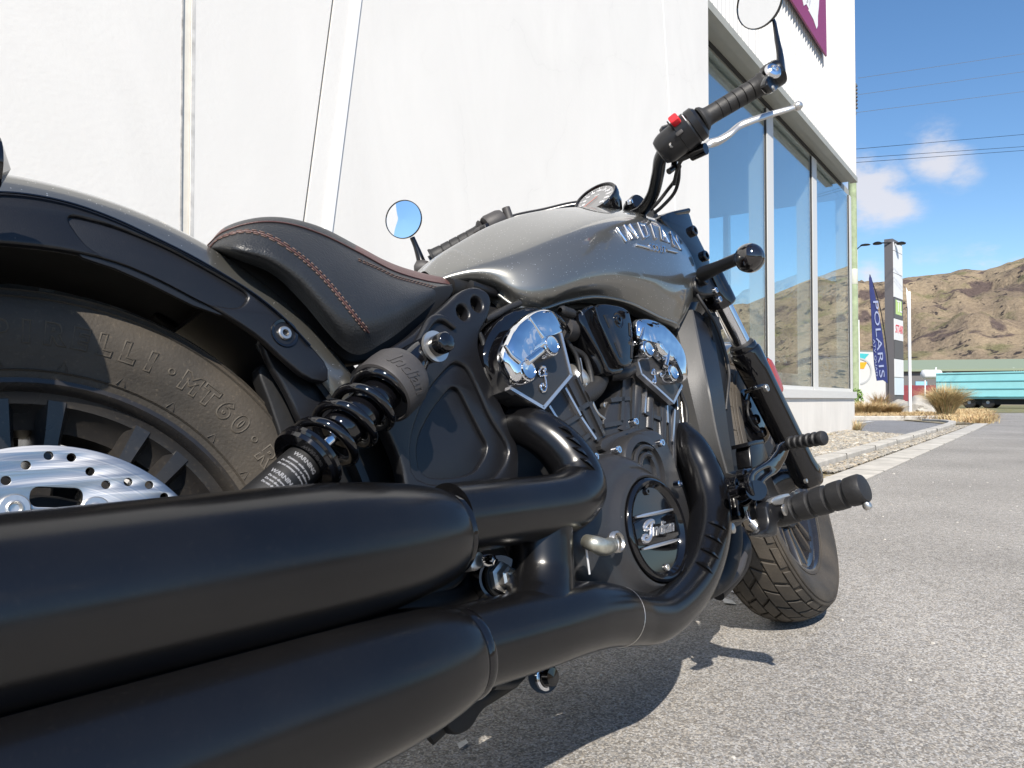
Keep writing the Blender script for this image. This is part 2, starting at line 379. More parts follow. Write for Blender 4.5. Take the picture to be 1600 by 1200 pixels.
# ================================================================ SETTING
def rough_ground(name, c1, c2, c3, scale, bump, rough=.9, big=.10, cracks=False, bdist=.003):
    m = bpy.data.materials.new(name); m.use_nodes = True; t = m.node_tree; l = t.links.new; b = t.nodes['Principled BSDF']
    b.inputs['Roughness'].default_value = rough; b.inputs['Specular IOR Level'].default_value = .3
    co = N(t, 'ShaderNodeTexCoord')
    v = N(t, 'ShaderNodeTexVoronoi', i_Scale=scale, i_Randomness=1.0); l(co.outputs['Object'], v.inputs['Vector'])
    s = N(t, 'ShaderNodeSeparateColor'); l(v.outputs['Color'], s.inputs[0])
    cr = N(t, 'ShaderNodeValToRGB'); l(s.outputs[0], cr.inputs[0]); e = cr.color_ramp
    e.elements[0].color = (*c1, 1); e.elements[1].color = (*c3, 1); e.elements[0].position = .05; e.elements[1].position = .98
    q = e.elements.new(.45); q.color = (*c2, 1)
    # warm and cool chips
    hs = N(t, 'ShaderNodeHueSaturation'); l(cr.outputs[0], hs.inputs['Color'])
    mr = N(t, 'ShaderNodeMapRange'); mr.inputs['To Min'].default_value = .2; mr.inputs['To Max'].default_value = 1.9; l(s.outputs[1], mr.inputs['Value']); l(mr.outputs[0], hs.inputs['Saturation'])
    # mortar between chips
    v2 = N(t, 'ShaderNodeTexVoronoi', i_Scale=scale, feature='DISTANCE_TO_EDGE'); l(co.outputs['Object'], v2.inputs['Vector'])
    r2 = N(t, 'ShaderNodeMapRange'); r2.inputs['From Max'].default_value = .12; r2.inputs['To Min'].default_value = .62; r2.inputs['To Max'].default_value = 1; l(v2.outputs['Distance'], r2.inputs['Value'])
    n = N(t, 'ShaderNodeTexNoise', i_Scale=.9, i_Detail=5.0); l(co.outputs['Object'], n.inputs['Vector'])
    r3 = N(t, 'ShaderNodeMapRange'); r3.inputs['From Min'].default_value = .3; r3.inputs['From Max'].default_value = .7
    r3.inputs['To Min'].default_value = 1-big; r3.inputs['To Max'].default_value = 1+big; l(n.outputs['Fac'], r3.inputs['Value'])
    n4 = N(t, 'ShaderNodeTexNoise', i_Scale=34.0, i_Detail=4.0); l(co.outputs['Object'], n4.inputs['Vector'])
    r4 = N(t, 'ShaderNodeMapRange'); r4.inputs['From Min'].default_value = .3; r4.inputs['From Max'].default_value = .7
    r4.inputs['To Min'].default_value = .88; r4.inputs['To Max'].default_value = 1.12; l(n4.outputs['Fac'], r4.inputs['Value'])
    mu = N(t, 'ShaderNodeMath', operation='MULTIPLY'); l(r2.outputs[0], mu.inputs[0]); l(r3.outputs[0], mu.inputs[1])
    mu2 = N(t, 'ShaderNodeMath', operation='MULTIPLY'); l(mu.outputs[0], mu2.inputs[0]); l(r4.outputs[0], mu2.inputs[1])
    sc_ = N(t, 'ShaderNodeVectorMath', operation='SCALE'); l(hs.outputs[0], sc_.inputs[0]); l(mu2.outputs[0], sc_.inputs['Scale'])
    l(sc_.outputs[0], b.inputs['Base Color'])
    hm = N(t, 'ShaderNodeMath', operation='MULTIPLY'); l(s.outputs[2], hm.inputs[0]); l(r2.outputs[0], hm.inputs[1])
    u = N(t, 'ShaderNodeBump', i_Strength=bump, i_Distance=bdist); l(hm.outputs[0], u.inputs['Height']); l(u.outputs[0], b.inputs['Normal'])
    return m
M_asph = rough_ground('worn_asphalt', (.155, .146, .135), (.285, .270, .250), (.44, .42, .39), 300, .5, big=.17)
M_drive = rough_ground('dark_asphalt', (.13, .13, .132), (.215, .213, .215), (.33, .325, .325), 120, .5)
M_conc = mat('kerb_concrete', (.43, .405, .36), rough=.85, vary=.2, vscale=5, bump=.5, bscale=90, bdist=.004)
M_soil = rough_ground('dry_ground', (.14, .12, .085), (.27, .23, .155), (.40, .34, .24), 30, .5)
M_stone = [mat('slate_stone_%s' % k, c, rough=.8, vary=.25, vscale=20) for k, c in (('grey', (.25, .235, .205)), ('warm', (.32, .275, .21)), ('dark', (.13, .12, .11)), ('pale', (.42, .39, .34)))]

Q0 = PG(1334, 678); UF = Vector((math.cos(rad(7.0)), math.sin(rad(7.0)), 0)); NF = Vector((UF.y, -UF.x, 0))
def FP(s, off, z): return Vector((Q0.x, Q0.y, 0))+UF*s+NF*off+Vector((0, 0, z))
def FS(px, py, off):
    """(s, z) on the plane of the facade at offset off seen at a photo pixel"""
    o = FP(0, off, 0); d = raydir(px, py); t = (o-CAM).dot(NF)/d.dot(NF); p = CAM+d*t
    return (p-o).dot(UF), p.z
def fbox(g, s0, s1, o0, o1, z0, z1):
    vs = [FP(s, o, z) for s in (s0, s1) for o in (o0, o1) for z in (z0, z1)]
    g.add(vs, [[0, 1, 3, 2], [4, 6, 7, 5], [0, 4, 5, 1], [2, 3, 7, 6], [0, 2, 6, 4], [1, 5, 7, 3]])
def quad(name, pts, m, kind='structure'):
    o = mk(name, pts, [list(range(len(pts)))], m, None, None, recalc=False)
    if o.data.polygons[0].normal.z < 0: o.data.flip_normals()
    if kind: o['kind'] = kind
    return o

# ground sheets
quad('ground', [(-1500, -1500, -.012), (3200, -1500, -.012), (3200, 3200, -.012), (-1500, 3200, -.012)], M_soil)
quad('asphalt', [FP(-30, 1.40, 0), FP(9.2, 1.40, 0), FP(13.5, 1.0, 0), FP(19, .2, 0), FP(21, -30, 0), FP(27, -30, 0), FP(29, 1, 0), FP(30, 40, 0), FP(-30, 40, 0)], M_asph)
quad('driveway', [FP(-.5, .82, -.004), FP(5.9, .82, -.004), FP(9.0, -.9, -.004), FP(9.0, -9, -.004), FP(-.5, -9, -.004)], M_drive)
quad('driveway_line', [FP(1.9, -.95, 0), FP(7.4, -.95, 0), FP(7.4, -1.07, 0), FP(1.9, -1.07, 0)], mat('line_paint', (.55, .54, .5), rough=.7, vary=.2, vscale=30))

def kerb(name, path, wdt, h, z0=-.01):
    g = Geo(); n = len(path); vs = []; fs = []
    for i in range(n):
        s, o = path[i]
        a = path[max(i-1, 0)]; b = path[min(i+1, n-1)]; t = Vector((b[0]-a[0], b[1]-a[1])).normalized(); nn = Vector((-t.y, t.x))
        for du, dz in ((-.5, 0), (-.5, h*.8), (-.44, h), (.44, h), (.5, h*.8), (.5, 0)):
            vs.append(FP(s+nn.x*wdt*du, o+nn.y*wdt*du, z0+dz))
    for i in range(n-1):
        for k in range(5): fs.append([i*6+k, (i+1)*6+k, (i+1)*6+k+1, i*6+k+1])
    fs += [list(range(6)), [(n-1)*6+k for k in range(6)]]
    o = mk(name, vs, fs, M_conc, None, 30); o['kind'] = 'structure'; return o
kerb('kerb', [(-24, .88), (-4, .88), (0, .88), (3.2, .86), (5.2, .82), (6.6, .72), (7.6, .45), (8.3, 0)], .14, .065)
gp = [(-24, 1.27), (-4, 1.27), (3, 1.27), (7, 1.24), (9.2, 1.1), (10.6, .8)]
kerb('gutter', gp, .24, .016)
kerb('far_kerb', [(8.2, -9), (8.1, -4), (8.15, -2.2), (8.5, -1.2), (9.2, -.5), (10.2, .1), (11.4, .6), (12.4, .7)], .3, .11)

# construction joints across the kerb and gutter
g = Geo()
for i in range(14):
    s_ = -12+i*1.35
    if s_ > 2.5: break
    fbox(g, s_, s_+.008, .805, .954, -.01, .0568); 
    fbox(g, s_+.4, s_+.407, 1.145, 1.392, -.01, .0072)
o = g.build('kerb_joint', mat('joint_dark', (.10, .095, .085), rough=.9), None, 30); o['kind'] = 'structure'  # thin strips in the joints' own dark colour
M_mark = mat('worn_white_mark', (.55, .54, .51), rough=.7, vary=.25, vscale=60)
for k_, qd in enumerate(([(1124, 932), (1144, 938), (1151, 944), (1132, 942)], [(1136, 919), (1158, 923), (1163, 928), (1142, 925)], [(714, 1161), (728, 1155), (732, 1160), (718, 1170)])):
    quad('paint_mark', [PG(a, b, .004) for a, b in qd], M_mark)
# slate stones between the wall and the kerb, and in the narrow strip beside the gutter
def stones(name, n, srange, orange, zf, size, seed, label=None):
    rnd = random.Random(seed); obs = [Geo() for _ in M_stone]; 
    for i in range(n):
        u = rnd.random(); s = srange[0]+(srange[1]-srange[0])*u; o = rnd.uniform(*orange)
        r = size*rnd.uniform(.5, 1.5)*(1.25 if rnd.random() < .1 else 1); k = rnd.randint(5, 7); th = r*rnd.uniform(.14, .34)
        a0 = rnd.random()*6.28; ex = rnd.uniform(.5, 1.0); tilt = Matrix.Rotation(rnd.uniform(-.5, .5), 3, 'X') @ Matrix.Rotation(rnd.uniform(-.5, .5), 3, 'Y')
        Rz = Matrix.Rotation(a0, 3, 'Z'); c = FP(s, o, zf(s, o)+th*.3)
        top = []; bot = []
        for j in range(k):
            a = 2*PI*j/k+rnd.uniform(-.25, .25); rr = r*rnd.uniform(.75, 1.1)
            p = Vector((math.cos(a)*rr, math.sin(a)*rr*ex, 0))
            top.append(c+Rz @ (tilt @ (p*.88+Vector((0, 0, th)))));  bot.append(c+Rz @ (tilt @ (p-Vector((0, 0, th*.5)))))
        fs = [list(range(k))]+[[j, (j+1) % k, k+(j+1) % k, k+j] for j in range(k)]
        obs[rnd.choices(range(4), (5, 4, 1.2, 1.6))[0]].add(top+bot, fs)
    g = Geo(); mi = []
    for j, q in enumerate(obs): mi += [j]*len(q.f); g.add(q.v, q.f)
    o = mk(name, g.v, g.f, M_stone, None, 20)
    o.data.polygons.foreach_set('material_index', mi); o['kind'] = 'stuff'
    o['label'] = label; return o
stones('gravel', 26000, (-6.5, -.55), (.03, .78), lambda s, o: .015+.05*(1-o/.8), .026, 3, 'flat slate stones filling the bed between the white wall and the kerb')
stones('gravel', 7500, (-6.5, 5.0), (.98, 1.12), lambda s, o: .004, .017, 4, 'narrow band of slate stones between the kerb and the gutter')
quad('garden_bed', [FP(-24, 0, .02), FP(-.3, 0, .02), FP(-.5, .6, .012), FP(-.5, .8, .012), FP(-24, .8, .012)], M_soil)

# loose grit on the asphalt
rg = random.Random(21); g = Geo()
for i in range(420):
    x, y_ = rg.uniform(.3, 6.5), rg.uniform(-3.2, 1.0)
    rr = rg.uniform(.0015, .0045)*(1.8 if rg.random() < .06 else 1); k = 5; a0 = rg.uniform(0, 6)
    top = [Vector((x+math.cos(a0+j*1.257)*rr*rg.uniform(.6, 1), y_+math.sin(a0+j*1.257)*rr*rg.uniform(.6, 1), rr*.9)) for j in range(k)]
    bot = [Vector((x+math.cos(a0+j*1.257)*rr*1.2, y_+math.sin(a0+j*1.257)*rr*1.2, 0.0005)) for j in range(k)]
    g.add(top+bot, [list(range(k))]+[[j, (j+1) % k, k+(j+1) % k, k+j] for j in range(k)])
o = g.build('loose_grit', mat('pale_grit', (.46, .44, .40), rough=.9, vary=.3, vscale=5), None, 20); tag(o, 'small loose stones scattered on the asphalt', kind='stuff')
# ---------------------------------------------------------------- white wall
def wallmat(name, c, stain=.12):
    m = bpy.data.materials.new(name); m.use_nodes = True; t = m.node_tree; l = t.links.new; b = t.nodes['Principled BSDF']
    b.inputs['Roughness'].default_value = .75; co = N(t, 'ShaderNodeTexCoord')
    mp_ = N(t, 'ShaderNodeMapping'); mp_.inputs['Scale'].default_value = (1, 1, .35); l(co.outputs['Object'], mp_.inputs['Vector'])
    n = N(t, 'ShaderNodeTexNoise', i_Scale=2.1, i_Detail=8.0, i_Roughness=.62, i_Distortion=1.2); l(mp_.outputs[0], n.inputs['Vector'])
    r = N(t, 'ShaderNodeMapRange'); r.inputs['From Min'].default_value = .35; r.inputs['From Max'].default_value = .75; r.inputs['To Min'].default_value = 1; r.inputs['To Max'].default_value = 1-stain
    l(n.outputs['Fac'], r.inputs['Value'])
    # hairline cracks
    v = N(t, 'ShaderNodeTexVoronoi', i_Scale=.62, feature='DISTANCE_TO_EDGE'); n2 = N(t, 'ShaderNodeTexNoise', i_Scale=3.0, i_Detail=6.0)
    l(co.outputs['Object'], n2.inputs['Vector']); ad_ = N(t, 'ShaderNodeVectorMath', operation='MULTIPLY_ADD'); l(n2.outputs['Color'], ad_.inputs[0]); ad_.inputs[1].default_value = (.5, .5, .5)
    l(co.outputs['Object'], ad_.inputs[2]); l(ad_.outputs[0], v.inputs['Vector'])
    rc = N(t, 'ShaderNodeMapRange'); rc.inputs['From Max'].default_value = .0035; rc.inputs['To Min'].default_value = .955; rc.inputs['To Max'].default_value = 1; l(v.outputs['Distance'], rc.inputs['Value'])
    rc2 = N(t, 'ShaderNodeMapRange'); rc2.inputs['From Max'].default_value = .045; rc2.inputs['To Min'].default_value = .985; rc2.inputs['To Max'].default_value = 1; l(v.outputs['Distance'], rc2.inputs['Value'])
    nk = N(t, 'ShaderNodeTexNoise', i_Scale=.8, i_Detail=2.0); l(co.outputs['Object'], nk.inputs['Vector'])
    gt = N(t, 'ShaderNodeMapRange'); gt.inputs['From Min'].default_value = .47; gt.inputs['From Max'].default_value = .55; l(nk.outputs['Fac'], gt.inputs['Value'])
    cm0 = N(t, 'ShaderNodeMath', operation='MULTIPLY'); l(rc.outputs[0], cm0.inputs[0]); l(rc2.outputs[0], cm0.inputs[1])
    mxf = N(t, 'ShaderNodeMix', data_type='FLOAT'); mxf.inputs['A'].default_value = 1; l(cm0.outputs[0], mxf.inputs['B']); l(gt.outputs[0], mxf.inputs['Factor'])
    mu = N(t, 'ShaderNodeMath', operation='MULTIPLY'); l(r.outputs[0], mu.inputs[0]); l(mxf.outputs['Result'], mu.inputs[1])
    s_ = N(t, 'ShaderNodeVectorMath', operation='SCALE'); s_.inputs[0].default_value = c; l(mu.outputs[0], s_.inputs['Scale']); l(s_.outputs[0], b.inputs['Base Color'])
    n3 = N(t, 'ShaderNodeTexNoise', i_Scale=60.0, i_Detail=4.0); l(co.outputs['Object'], n3.inputs['Vector'])
    u = N(t, 'ShaderNodeBump', i_Strength=.2, i_Distance=.003); l(n3.outputs['Fac'], u.inputs['Height']); l(u.outputs[0], b.inputs['Normal'])
    return m
M_wall = wallmat('white_painted_concrete', (.715, .70, .668), .07)
M_wall2 = wallmat('dado_concrete', (.70, .67, .62), .14)
M_seal = mat('joint_sealant', (.66, .63, .56), rough=.6, vary=.08, vscale=20)
M_grime = mat('joint_backing', (.07, .068, .065), rough=.9)
M_clad = mat('white_cladding', (.55, .545, .53), rough=.5, bump=.05, bscale=20)
M_alum = mat('white_window_frame', (.60, .60, .58), rough=.4)
M_seald = mat('black_gasket', (.03, .03, .03), rough=.6)
M_soffit = mat('soffit_metal', (.33, .33, .29), rough=.5, vary=.05)
OW = .20    # the wall stands proud of the glass by this much
wall = empty('concrete_wall', FP(-8, OW, 0), label='tall white painted concrete panel wall with cracks, close behind the motorcycle', cat='wall')
wall_off = wall.location.copy()
def wl(name, pts, off0, off1, m):
    vs = [FP(s, off1, z)-wall_off for s, z in pts]+[FP(s, off0, z)-wall_off for s, z in pts]; n = len(pts)
    return mk(name, vs, [list(range(n)), list(range(n, 2*n))]+[[i, (i+1) % n, n+(i+1) % n, n+i] for i in range(n)], m, wall, 30)
ZT = 9.0
sA0 = FS(285, 200, OW)[0]; sA1 = FS(298, 200, OW)[0]
def line(pa, pb):
    a = FS(*pa, OW); b = FS(*pb, OW); k = (b[0]-a[0])/(b[1]-a[1]); return lambda z: a[0]+(z-a[1])*k
lB = line((519, 0), (473, 345)); lC0 = line((550, 0), (503, 360)); lC1 = line((561, 0), (515, 360)); lD = line((1036, 0), (1047, 180))
sE = FS(1107, 150, OW)[0]
def seg(fl, fr, name='wall_panel', o1=OW, m=M_wall, o0=-.1): return wl(name, [(fl(0), -.05), (fr(0), -.05), (fr(ZT), ZT), (fl(ZT), ZT)], o0, o1, m)
c_ = lambda v: (lambda z: v)
sh = lambda f, d: (lambda z: f(z)+d)
seg(c_(-22), c_(sA0-.001)); seg(c_(sA0), c_(sA1), 'joint_seal', OW-.006, M_seal, OW-.05); seg(c_(sA1+.001), sh(lB, -.006))
M_edge = mat('grimy_edge', (.40, .39, .37), rough=.9, vary=.45, vscale=30)
seg(c_(sA0-.006), c_(sA0-.001), 'joint_edge', OW+.0015, M_edge, OW-.02); seg(c_(sA1+.001), c_(sA1+.012), 'joint_edge', OW+.001, mat('grimy_edge_pale', (.52, .51, .49), rough=.9, vary=.25, vscale=22), OW-.02)
seg(sh(lB, -.006), sh(lB, .006), 'joint_gap', OW-.03, M_grime); seg(sh(lB, .006), lC0)
# bevelled strip, the sun it catches put into a lighter white
wl('bevel_strip', [(lC0(0), -.05), (lC1(0), -.05), (lC1(ZT), ZT), (lC0(ZT), ZT)], -.1, OW+.008, mat('bevel_sun_white', (.80, .80, .79), rough=.5))
seg(lC1, sh(lD, -.006)); seg(sh(lD, -.006), sh(lD, .006), 'joint_seal', OW+.002, mat('bevel_sun_white', (.86, .86, .85))); seg(sh(lD, .006), c_(sE))  # this seam shares the strip's lighter white

# ---------------------------------------------------------------- shop front
OC = .16
shop = empty('shop_building', FP(0, 0, 0), label='shop front with tall glass windows under white ribbed cladding, right of the concrete wall', cat='shop')
shoff = shop.location.copy()
def sub(vs): return [v-shoff for v in vs]
def sbox(name, s0, s1, o0, o1, z0, z1, m, parent=None):
    g = Geo(); fbox(g, s0, s1, o0, o1, z0, z1); g.v = sub(g.v); return g.build(name, m, parent or shop, 30)
zL = 3.70      # underside of the lintel
_, zs0 = FS(1280, 622, .02); _, zs1 = FS(1280, 610, .02)
sbox('dado', sE, 0, -.18, .015, -.05, zs0, M_wall2)
sbox('sill', sE, .03, -.16, .045, zs0+.001, zs1, M_alum)
# cladding: folded sheet with ribs
vs = []; fs = []; pitch = .10; s = sE+.001; k = 0; send = FS(1334.5, 150, .16)[0]
prof = []
while s < send:
    prof += [(s, OC), (s+.030, OC), (s+.042, OC+.024), (s+.062, OC+.024), (s+.074, OC)]; s += pitch
prof.append((send, OC)); prof.append((send, -1.2))
for z in (zL+.02, ZT-.3):
    for s_, o_ in prof: vs.append(FP(s_, o_, z)-shoff)
n_ = len(prof)
fs = [[i, i+1, n_+i+1, n_+i] for i in range(n_-1)]
mk('ribbed_cladding', vs, fs, M_clad, shop, 20)
sbox('bottom_flashing', sE, send+.01, OC-.06, OC+.034, zL-.05, zL+.022, M_soffit)
sbox('soffit_board', sE, send, -.02, OC-.062, zL-.02, zL+.01, M_soffit)
sbox('soffit_groove', sE, send, -.035, -.021, zL-.06, zL+.01, M_seald)
sbox('head_frame', sE, .0, -.12, -.037, zL-.12, zL+.01, M_soffit)
# glass
def glassmat(name='window_glass', pwr=2.5):
    m = bpy.data.materials.new(name); m.use_nodes = True; t = m.node_tree; l = t.links.new; t.nodes.remove(t.nodes['Principled BSDF'])
    tr = N(t, 'ShaderNodeBsdfTransparent'); tr.inputs[0].default_value = (.90, .96, .96, 1)
    gl = N(t, 'ShaderNodeBsdfGlossy', i_Roughness=.0); gl.inputs[0].default_value = (.95, .98, 1, 1)
    lwt = N(t, 'ShaderNodeLayerWeight', i_Blend=.5); pw = N(t, 'ShaderNodeMath', operation='POWER'); l(lwt.outputs['Facing'], pw.inputs[0]); pw.inputs[1].default_value = pwr; lw = N(t, 'ShaderNodeMath', operation='MULTIPLY_ADD'); l(pw.outputs[0], lw.inputs[0]); lw.inputs[1].default_value = .9; lw.inputs[2].default_value = .05; mx = N(t, 'ShaderNodeMixShader')
    co = N(t, 'ShaderNodeTexCoord'); nz = N(t, 'ShaderNodeTexNoise', i_Scale=.9, i_Detail=1.0); l(co.outputs['Object'], nz.inputs['Vector'])
    bu = N(t, 'ShaderNodeBump', i_Strength=.06, i_Distance=.01); l(nz.outputs['Fac'], bu.inputs['Height']); l(bu.outputs[0], gl.inputs['Normal'])
    l(lw.outputs[0], mx.inputs[0]); l(tr.outputs[0], mx.inputs[1]); l(gl.outputs[0], mx.inputs[2]); l(mx.outputs[0], t.nodes['Material Output'].inputs[0])
    return m
M_glass = glassmat(); M_glass2 = glassmat('end_window_glass', 5.0)
def spx(px, py=400, off=-.03): return FS(px, py, off)[0]
mull = [(spx(1196), spx(1206)), (spx(1267), spx(1274)), (-.13, .0)]
prev = sE
for i, (a, b) in enumerate(mull):
    a0 = a; w0 = .075
    wf = empty('window', FP((prev+a)/2, -.06, 1.8)-shoff, shop); 
    wf_off = FP((prev+a)/2, -.06, 1.8)
    def wbox(name, s0, s1, o0, o1, z0, z1, m):
        g = Geo(); fbox(g, s0, s1, o0, o1, z0, z1); g.v = [v-wf_off for v in g.v]; return g.build(name, m, wf, 30)
    wbox('pane', prev+.02, a-.005, -.030, -.022, zs1+.02, zL-.1, M_glass)
    wbox('gasket', a-.010, a-.001, -.045, -.012, zs1, zL-.1, M_seald)
    wbox('frame', prev, prev+.02, -.1, -.012, zs1, zL-.1, M_alum)
    wbox('bottom_rail', prev+.021, a-.011, -.1, -.012, zs1+.002, zs1+.045, M_alum)
    sbox('mullion', a, b, -.20, -.005, zs1+.001, zL-.1, M_alum)
    prev = b
# the room: ceiling, floor, far glazed end
M_ceil = mat('ceiling_paint', (.55, .60, .68), rough=.7)
M_inw = mat('inside_wall', (.62, .62, .60), rough=.8)
sbox('ceiling', -9, -.06, -9, -.14, zL-.13, zL-.05, M_ceil)
sbox('roof', -9, .05, -9, -.14, zL-.05, zL+.3, M_clad)
sbox('shop_floor', -9, -.06, -9, -.19, -.02, .12, mat('shop_floor_tiles', (.20, .19, .18), rough=.4))
sbox('end_dado', -.16, 0, -9, -.19, .12, zs0, M_wall2)
sbox('end_pane', -.10, -.092, -9, -.2, zs0, zL-.13, M_glass2)
for o_ in (-1.9, -3.9, -6.0, -8.9): sbox('end_mullion', -.15, -.02, o_-.04, o_+.04, zs0, zL-.13, M_alum)
for s_, o_ in ((-3.6, -1.5), (-2.2, -1.5), (-3.6, -3.4)):
    p = FP(s_, o_, zL-.3)-shoff
    g = Geo(); g.add(*lathe_geo([(.001, .04), (.03, .035), (.05, 0), (.04, -.03), (.001, -.045)], p, (0, 0, 1), 16)); g.add(*tube_geo([p+V(0, 0, .03), p+V(0, 0, .2)], .006, 6)); g.build('spot_lamp', M_white, shop)
# things displayed inside
def inside(name, label, cat, s_, o_, build):
    e = empty(name, FP(s_, o_, .12), None, label, cat); e.rotation_euler.z = rad(7); build(e); return e
def trailer_in(e):
    g = Geo(); g.box((0, 0, .62), (1.7, 1.0, .28)); g.build('tray', mat('bin_grey', (.45, .47, .47), rough=.5), e)
    g = Geo(); g.box((.2, -.1, .84), (.9, .5, .16)); g.build('cargo', M_dark, e, mods=None)
    for x in (-.7, .7):
        for y in (-.4, .4):
            g = Geo(); g.box((x, y, .24), (.07, .07, .47)); g.build('leg', M_steel, e)
inside('display_bench', 'grey display bench with a dark mound on it, low behind the middle window pane', 'bench', -1.25, -1.0, trailer_in)
M_orange = mat('orange_plastic', (.75, .25, .03), rough=.4)
def quad_in(e):
    for x in (-.42, .42):
        for y in (-.3, .3):
            g = Geo(); g.add(*lathe_geo([(.08, -.09), (.25, -.09), (.27, -.05), (.27, .05), (.25, .09), (.08, .09)], (x, y, .27), (0, 1, 0), 20)); g.build('wheel', M_rubber, e)
    g = Geo(); g.add(*lathe_geo([(.001, .12), (.2, .1), (.3, 0), (.22, -.08), (.001, -.1)], (.35, 0, .72), (0, 0, 1), 16)); g.add(*lathe_geo([(.001, .1), (.2, .08), (.3, 0), (.22, -.08), (.001, -.1)], (-.35, 0, .74), (0, 0, 1), 16)); g.build('body', M_orange, e)
    tube('handlebar', [(.2, -.3, 1.1), (.25, -.1, 1.0), (.25, .1, 1.0), (.2, .3, 1.1)], .015, M_dark, e)
    g = Geo(); g.box((-.1, 0, .84), (.6, .22, .1)); g.build('seat', M_rubber, e)
inside('quad_bike', 'orange quad bike parked inside behind the last window pane', 'quad bike', -.75, -1.9, quad_in)

# the maroon sign on the cladding
def facade_poly(name, pix, off0, off1, m, parent, org):
    pts = [FS(a, b, off1) for a, b in pix]
    vs = [FP(s, off1, z)-org for s, z in pts]+[FP(s, off0, z)-org for s, z in pts]; n = len(pts)
    return mk(name, vs, [list(range(n)), list(range(n, 2*n))]+[[i, (i+1) % n, n+(i+1) % n, n+i] for i in range(n)], m, parent, 30)
so_ = FP(-1.5, OC+.08, 4.6)
sgn = empty('wall_sign', so_, None, 'maroon wedge-shaped sign with a white feather emblem, mounted on the ribbed cladding', 'sign')
facade_poly('sign_board', [(1237, 0), (1205, -46), (1175, -90), (1290, -90), (1290.5, 0), (1292, 88)], OC+.055, OC+.075, mat('maroon_sign', (.26, .035, .115), rough=.4), sgn, so_)
M_wp = mat('white_paint', (.8, .8, .8), rough=.5)
for pl in ([(1252, -10), (1256, 9), (1263, 4), (1262, -12)], [(1262, -20), (1260, 6), (1264, 14), (1267, 0), (1270, -12)],
           [(1265, 0), (1264, 17), (1271, 30), (1276, 45), (1278, 40), (1278, 25), (1279.5, 10), (1281, -20), (1270, -30)]):
    facade_poly('feather', pl, OC+.0755, OC+.079, M_wp, sgn, so_)

# ---------------------------------------------------------------- hills and distance
def hsh(x, y):
    from mathutils import noise as nz
    return nz.fractal(Vector((x, y, 3.1)), 1.0, 2.1, 7)
def ridge(az):
    """height of the skyline as the tangent of its elevation, by direction"""
    a = math.degrees(az)
    return az
def hill_h(az, r, x, y):
    from mathutils import noise as nz
    # skyline elevation per pixel column, for directions right of the view axis
    rel = YAW-az
    while rel > PI: rel -= 2*PI
    while rel < -PI: rel += 2*PI
    if -.7 < rel < 1.2:
        px = 800+F_PX*math.tan(max(min(rel, 1.2), -.7)); k = math.cos(rel)
        tab = [(-100, 500), (700, 500), (1100, 492), (1200, 445), (1255, 425), (1300, 440), (1345, 443), (1400, 437), (1440, 431), (1480, 429), (1510, 423), (1540, 424), (1570, 412), (1600, 402), (1700, 360), (1900, 330), (2500, 300), (4000, 250)]
        for (a, b), (c, d) in zip(tab, tab[1:]):
            if a <= px <= c: yy = b+(d-b)*(px-a)/(c-a); break
        else: yy = 440
        e = (624-yy)/F_PX*k
    else: e = .13
    # hills seen mirrored in the glass, towards the road
    e2 = .085+.03*math.sin(az*5+1)+.015*math.sin(az*11)
    wgt = min(max((rel-.75)/.4, 0), 1); e = e*(1-wgt)+e2*wgt
    R0, R1 = 620., 1500.
    t = (r-R0)/(R1-R0)
    if t <= 0: return 0.0
    n1 = nz.ridged_multi_fractal(Vector((x/300, y/300, 0)), .9, 2.1, 7, 1.0, 2.0)-1.1
    n2 = nz.fractal(Vector((x/80, y/80, 9)), 1.0, 2.0, 6)
    base = e*R1*(min(t, 1)**.85)
    if t > 1: base = e*R1*(1-(t-1)*.9)
    amp = min(t*3, 1)*(1-.86*max(0, min((t-.6)/.4, 1)))
    return max(base+amp*(n1*36+n2*17)*min(1, e/.12)-(.0), 0)
vs = []; fs = []; na = 560; nr = 74
rs = [600*(1700/600)**(j/(nr-1)) for j in range(nr)]
# the fine part covers the view and the mirrored side; the rest is coarser
azs = []
a = -PI
while a < PI-1e-6:
    azs.append(a); rel = (YAW-a); azs_step = .0034 if .30 < rel < .66 else (.012 if -.1 < rel < 2.2 else .05)
    a += azs_step
for a in azs:
    for r in rs:
        x = CAM.x+r*math.cos(a); y = CAM.y+r*math.sin(a); vs.append((x, y, hill_h(a, r, x, y)-.5))
na = len(azs)
for i in range(na):
    j = (i+1) % na
    for k in range(nr-1): fs.append([i*nr+k, j*nr+k, j*nr+k+1, i*nr+k+1])
m = bpy.data.materials.new('dry_tussock_hill'); m.use_nodes = True; t = m.node_tree; l = t.links.new; b = t.nodes['Principled BSDF']
b.inputs['Roughness'].default_value = .95; b.inputs['Specular IOR Level'].default_value = .1
co = N(t, 'ShaderNodeTexCoord')
def nramp(scale, lo, hi, det=6.0, dist=0.0, rough=.6):
    n = N(t, 'ShaderNodeTexNoise', i_Scale=scale, i_Detail=det, i_Distortion=dist, i_Roughness=rough); l(co.outputs['Object'], n.inputs['Vector'])
    r = N(t, 'ShaderNodeMapRange', interpolation_type='SMOOTHSTEP'); r.inputs['From Min'].default_value = lo; r.inputs['From Max'].default_value = hi; l(n.outputs['Fac'], r.inputs['Value']); return r.outputs[0]
def mixc(f, A, B):
    x = N(t, 'ShaderNodeMix', data_type='RGBA'); l(f, x.inputs['Factor'])
    if isinstance(A, tuple): x.inputs['A'].default_value = (*A, 1)
    else: l(A, x.inputs['A'])
    x.inputs['B'].default_value = (*B, 1); return x.outputs['Result']
c0 = mixc(nramp(.008, .4, .62), (.30, .235, .158), (.205, .160, .115))
c0 = mixc(nramp(.02, .52, .66), c0, (.17, .155, .085))
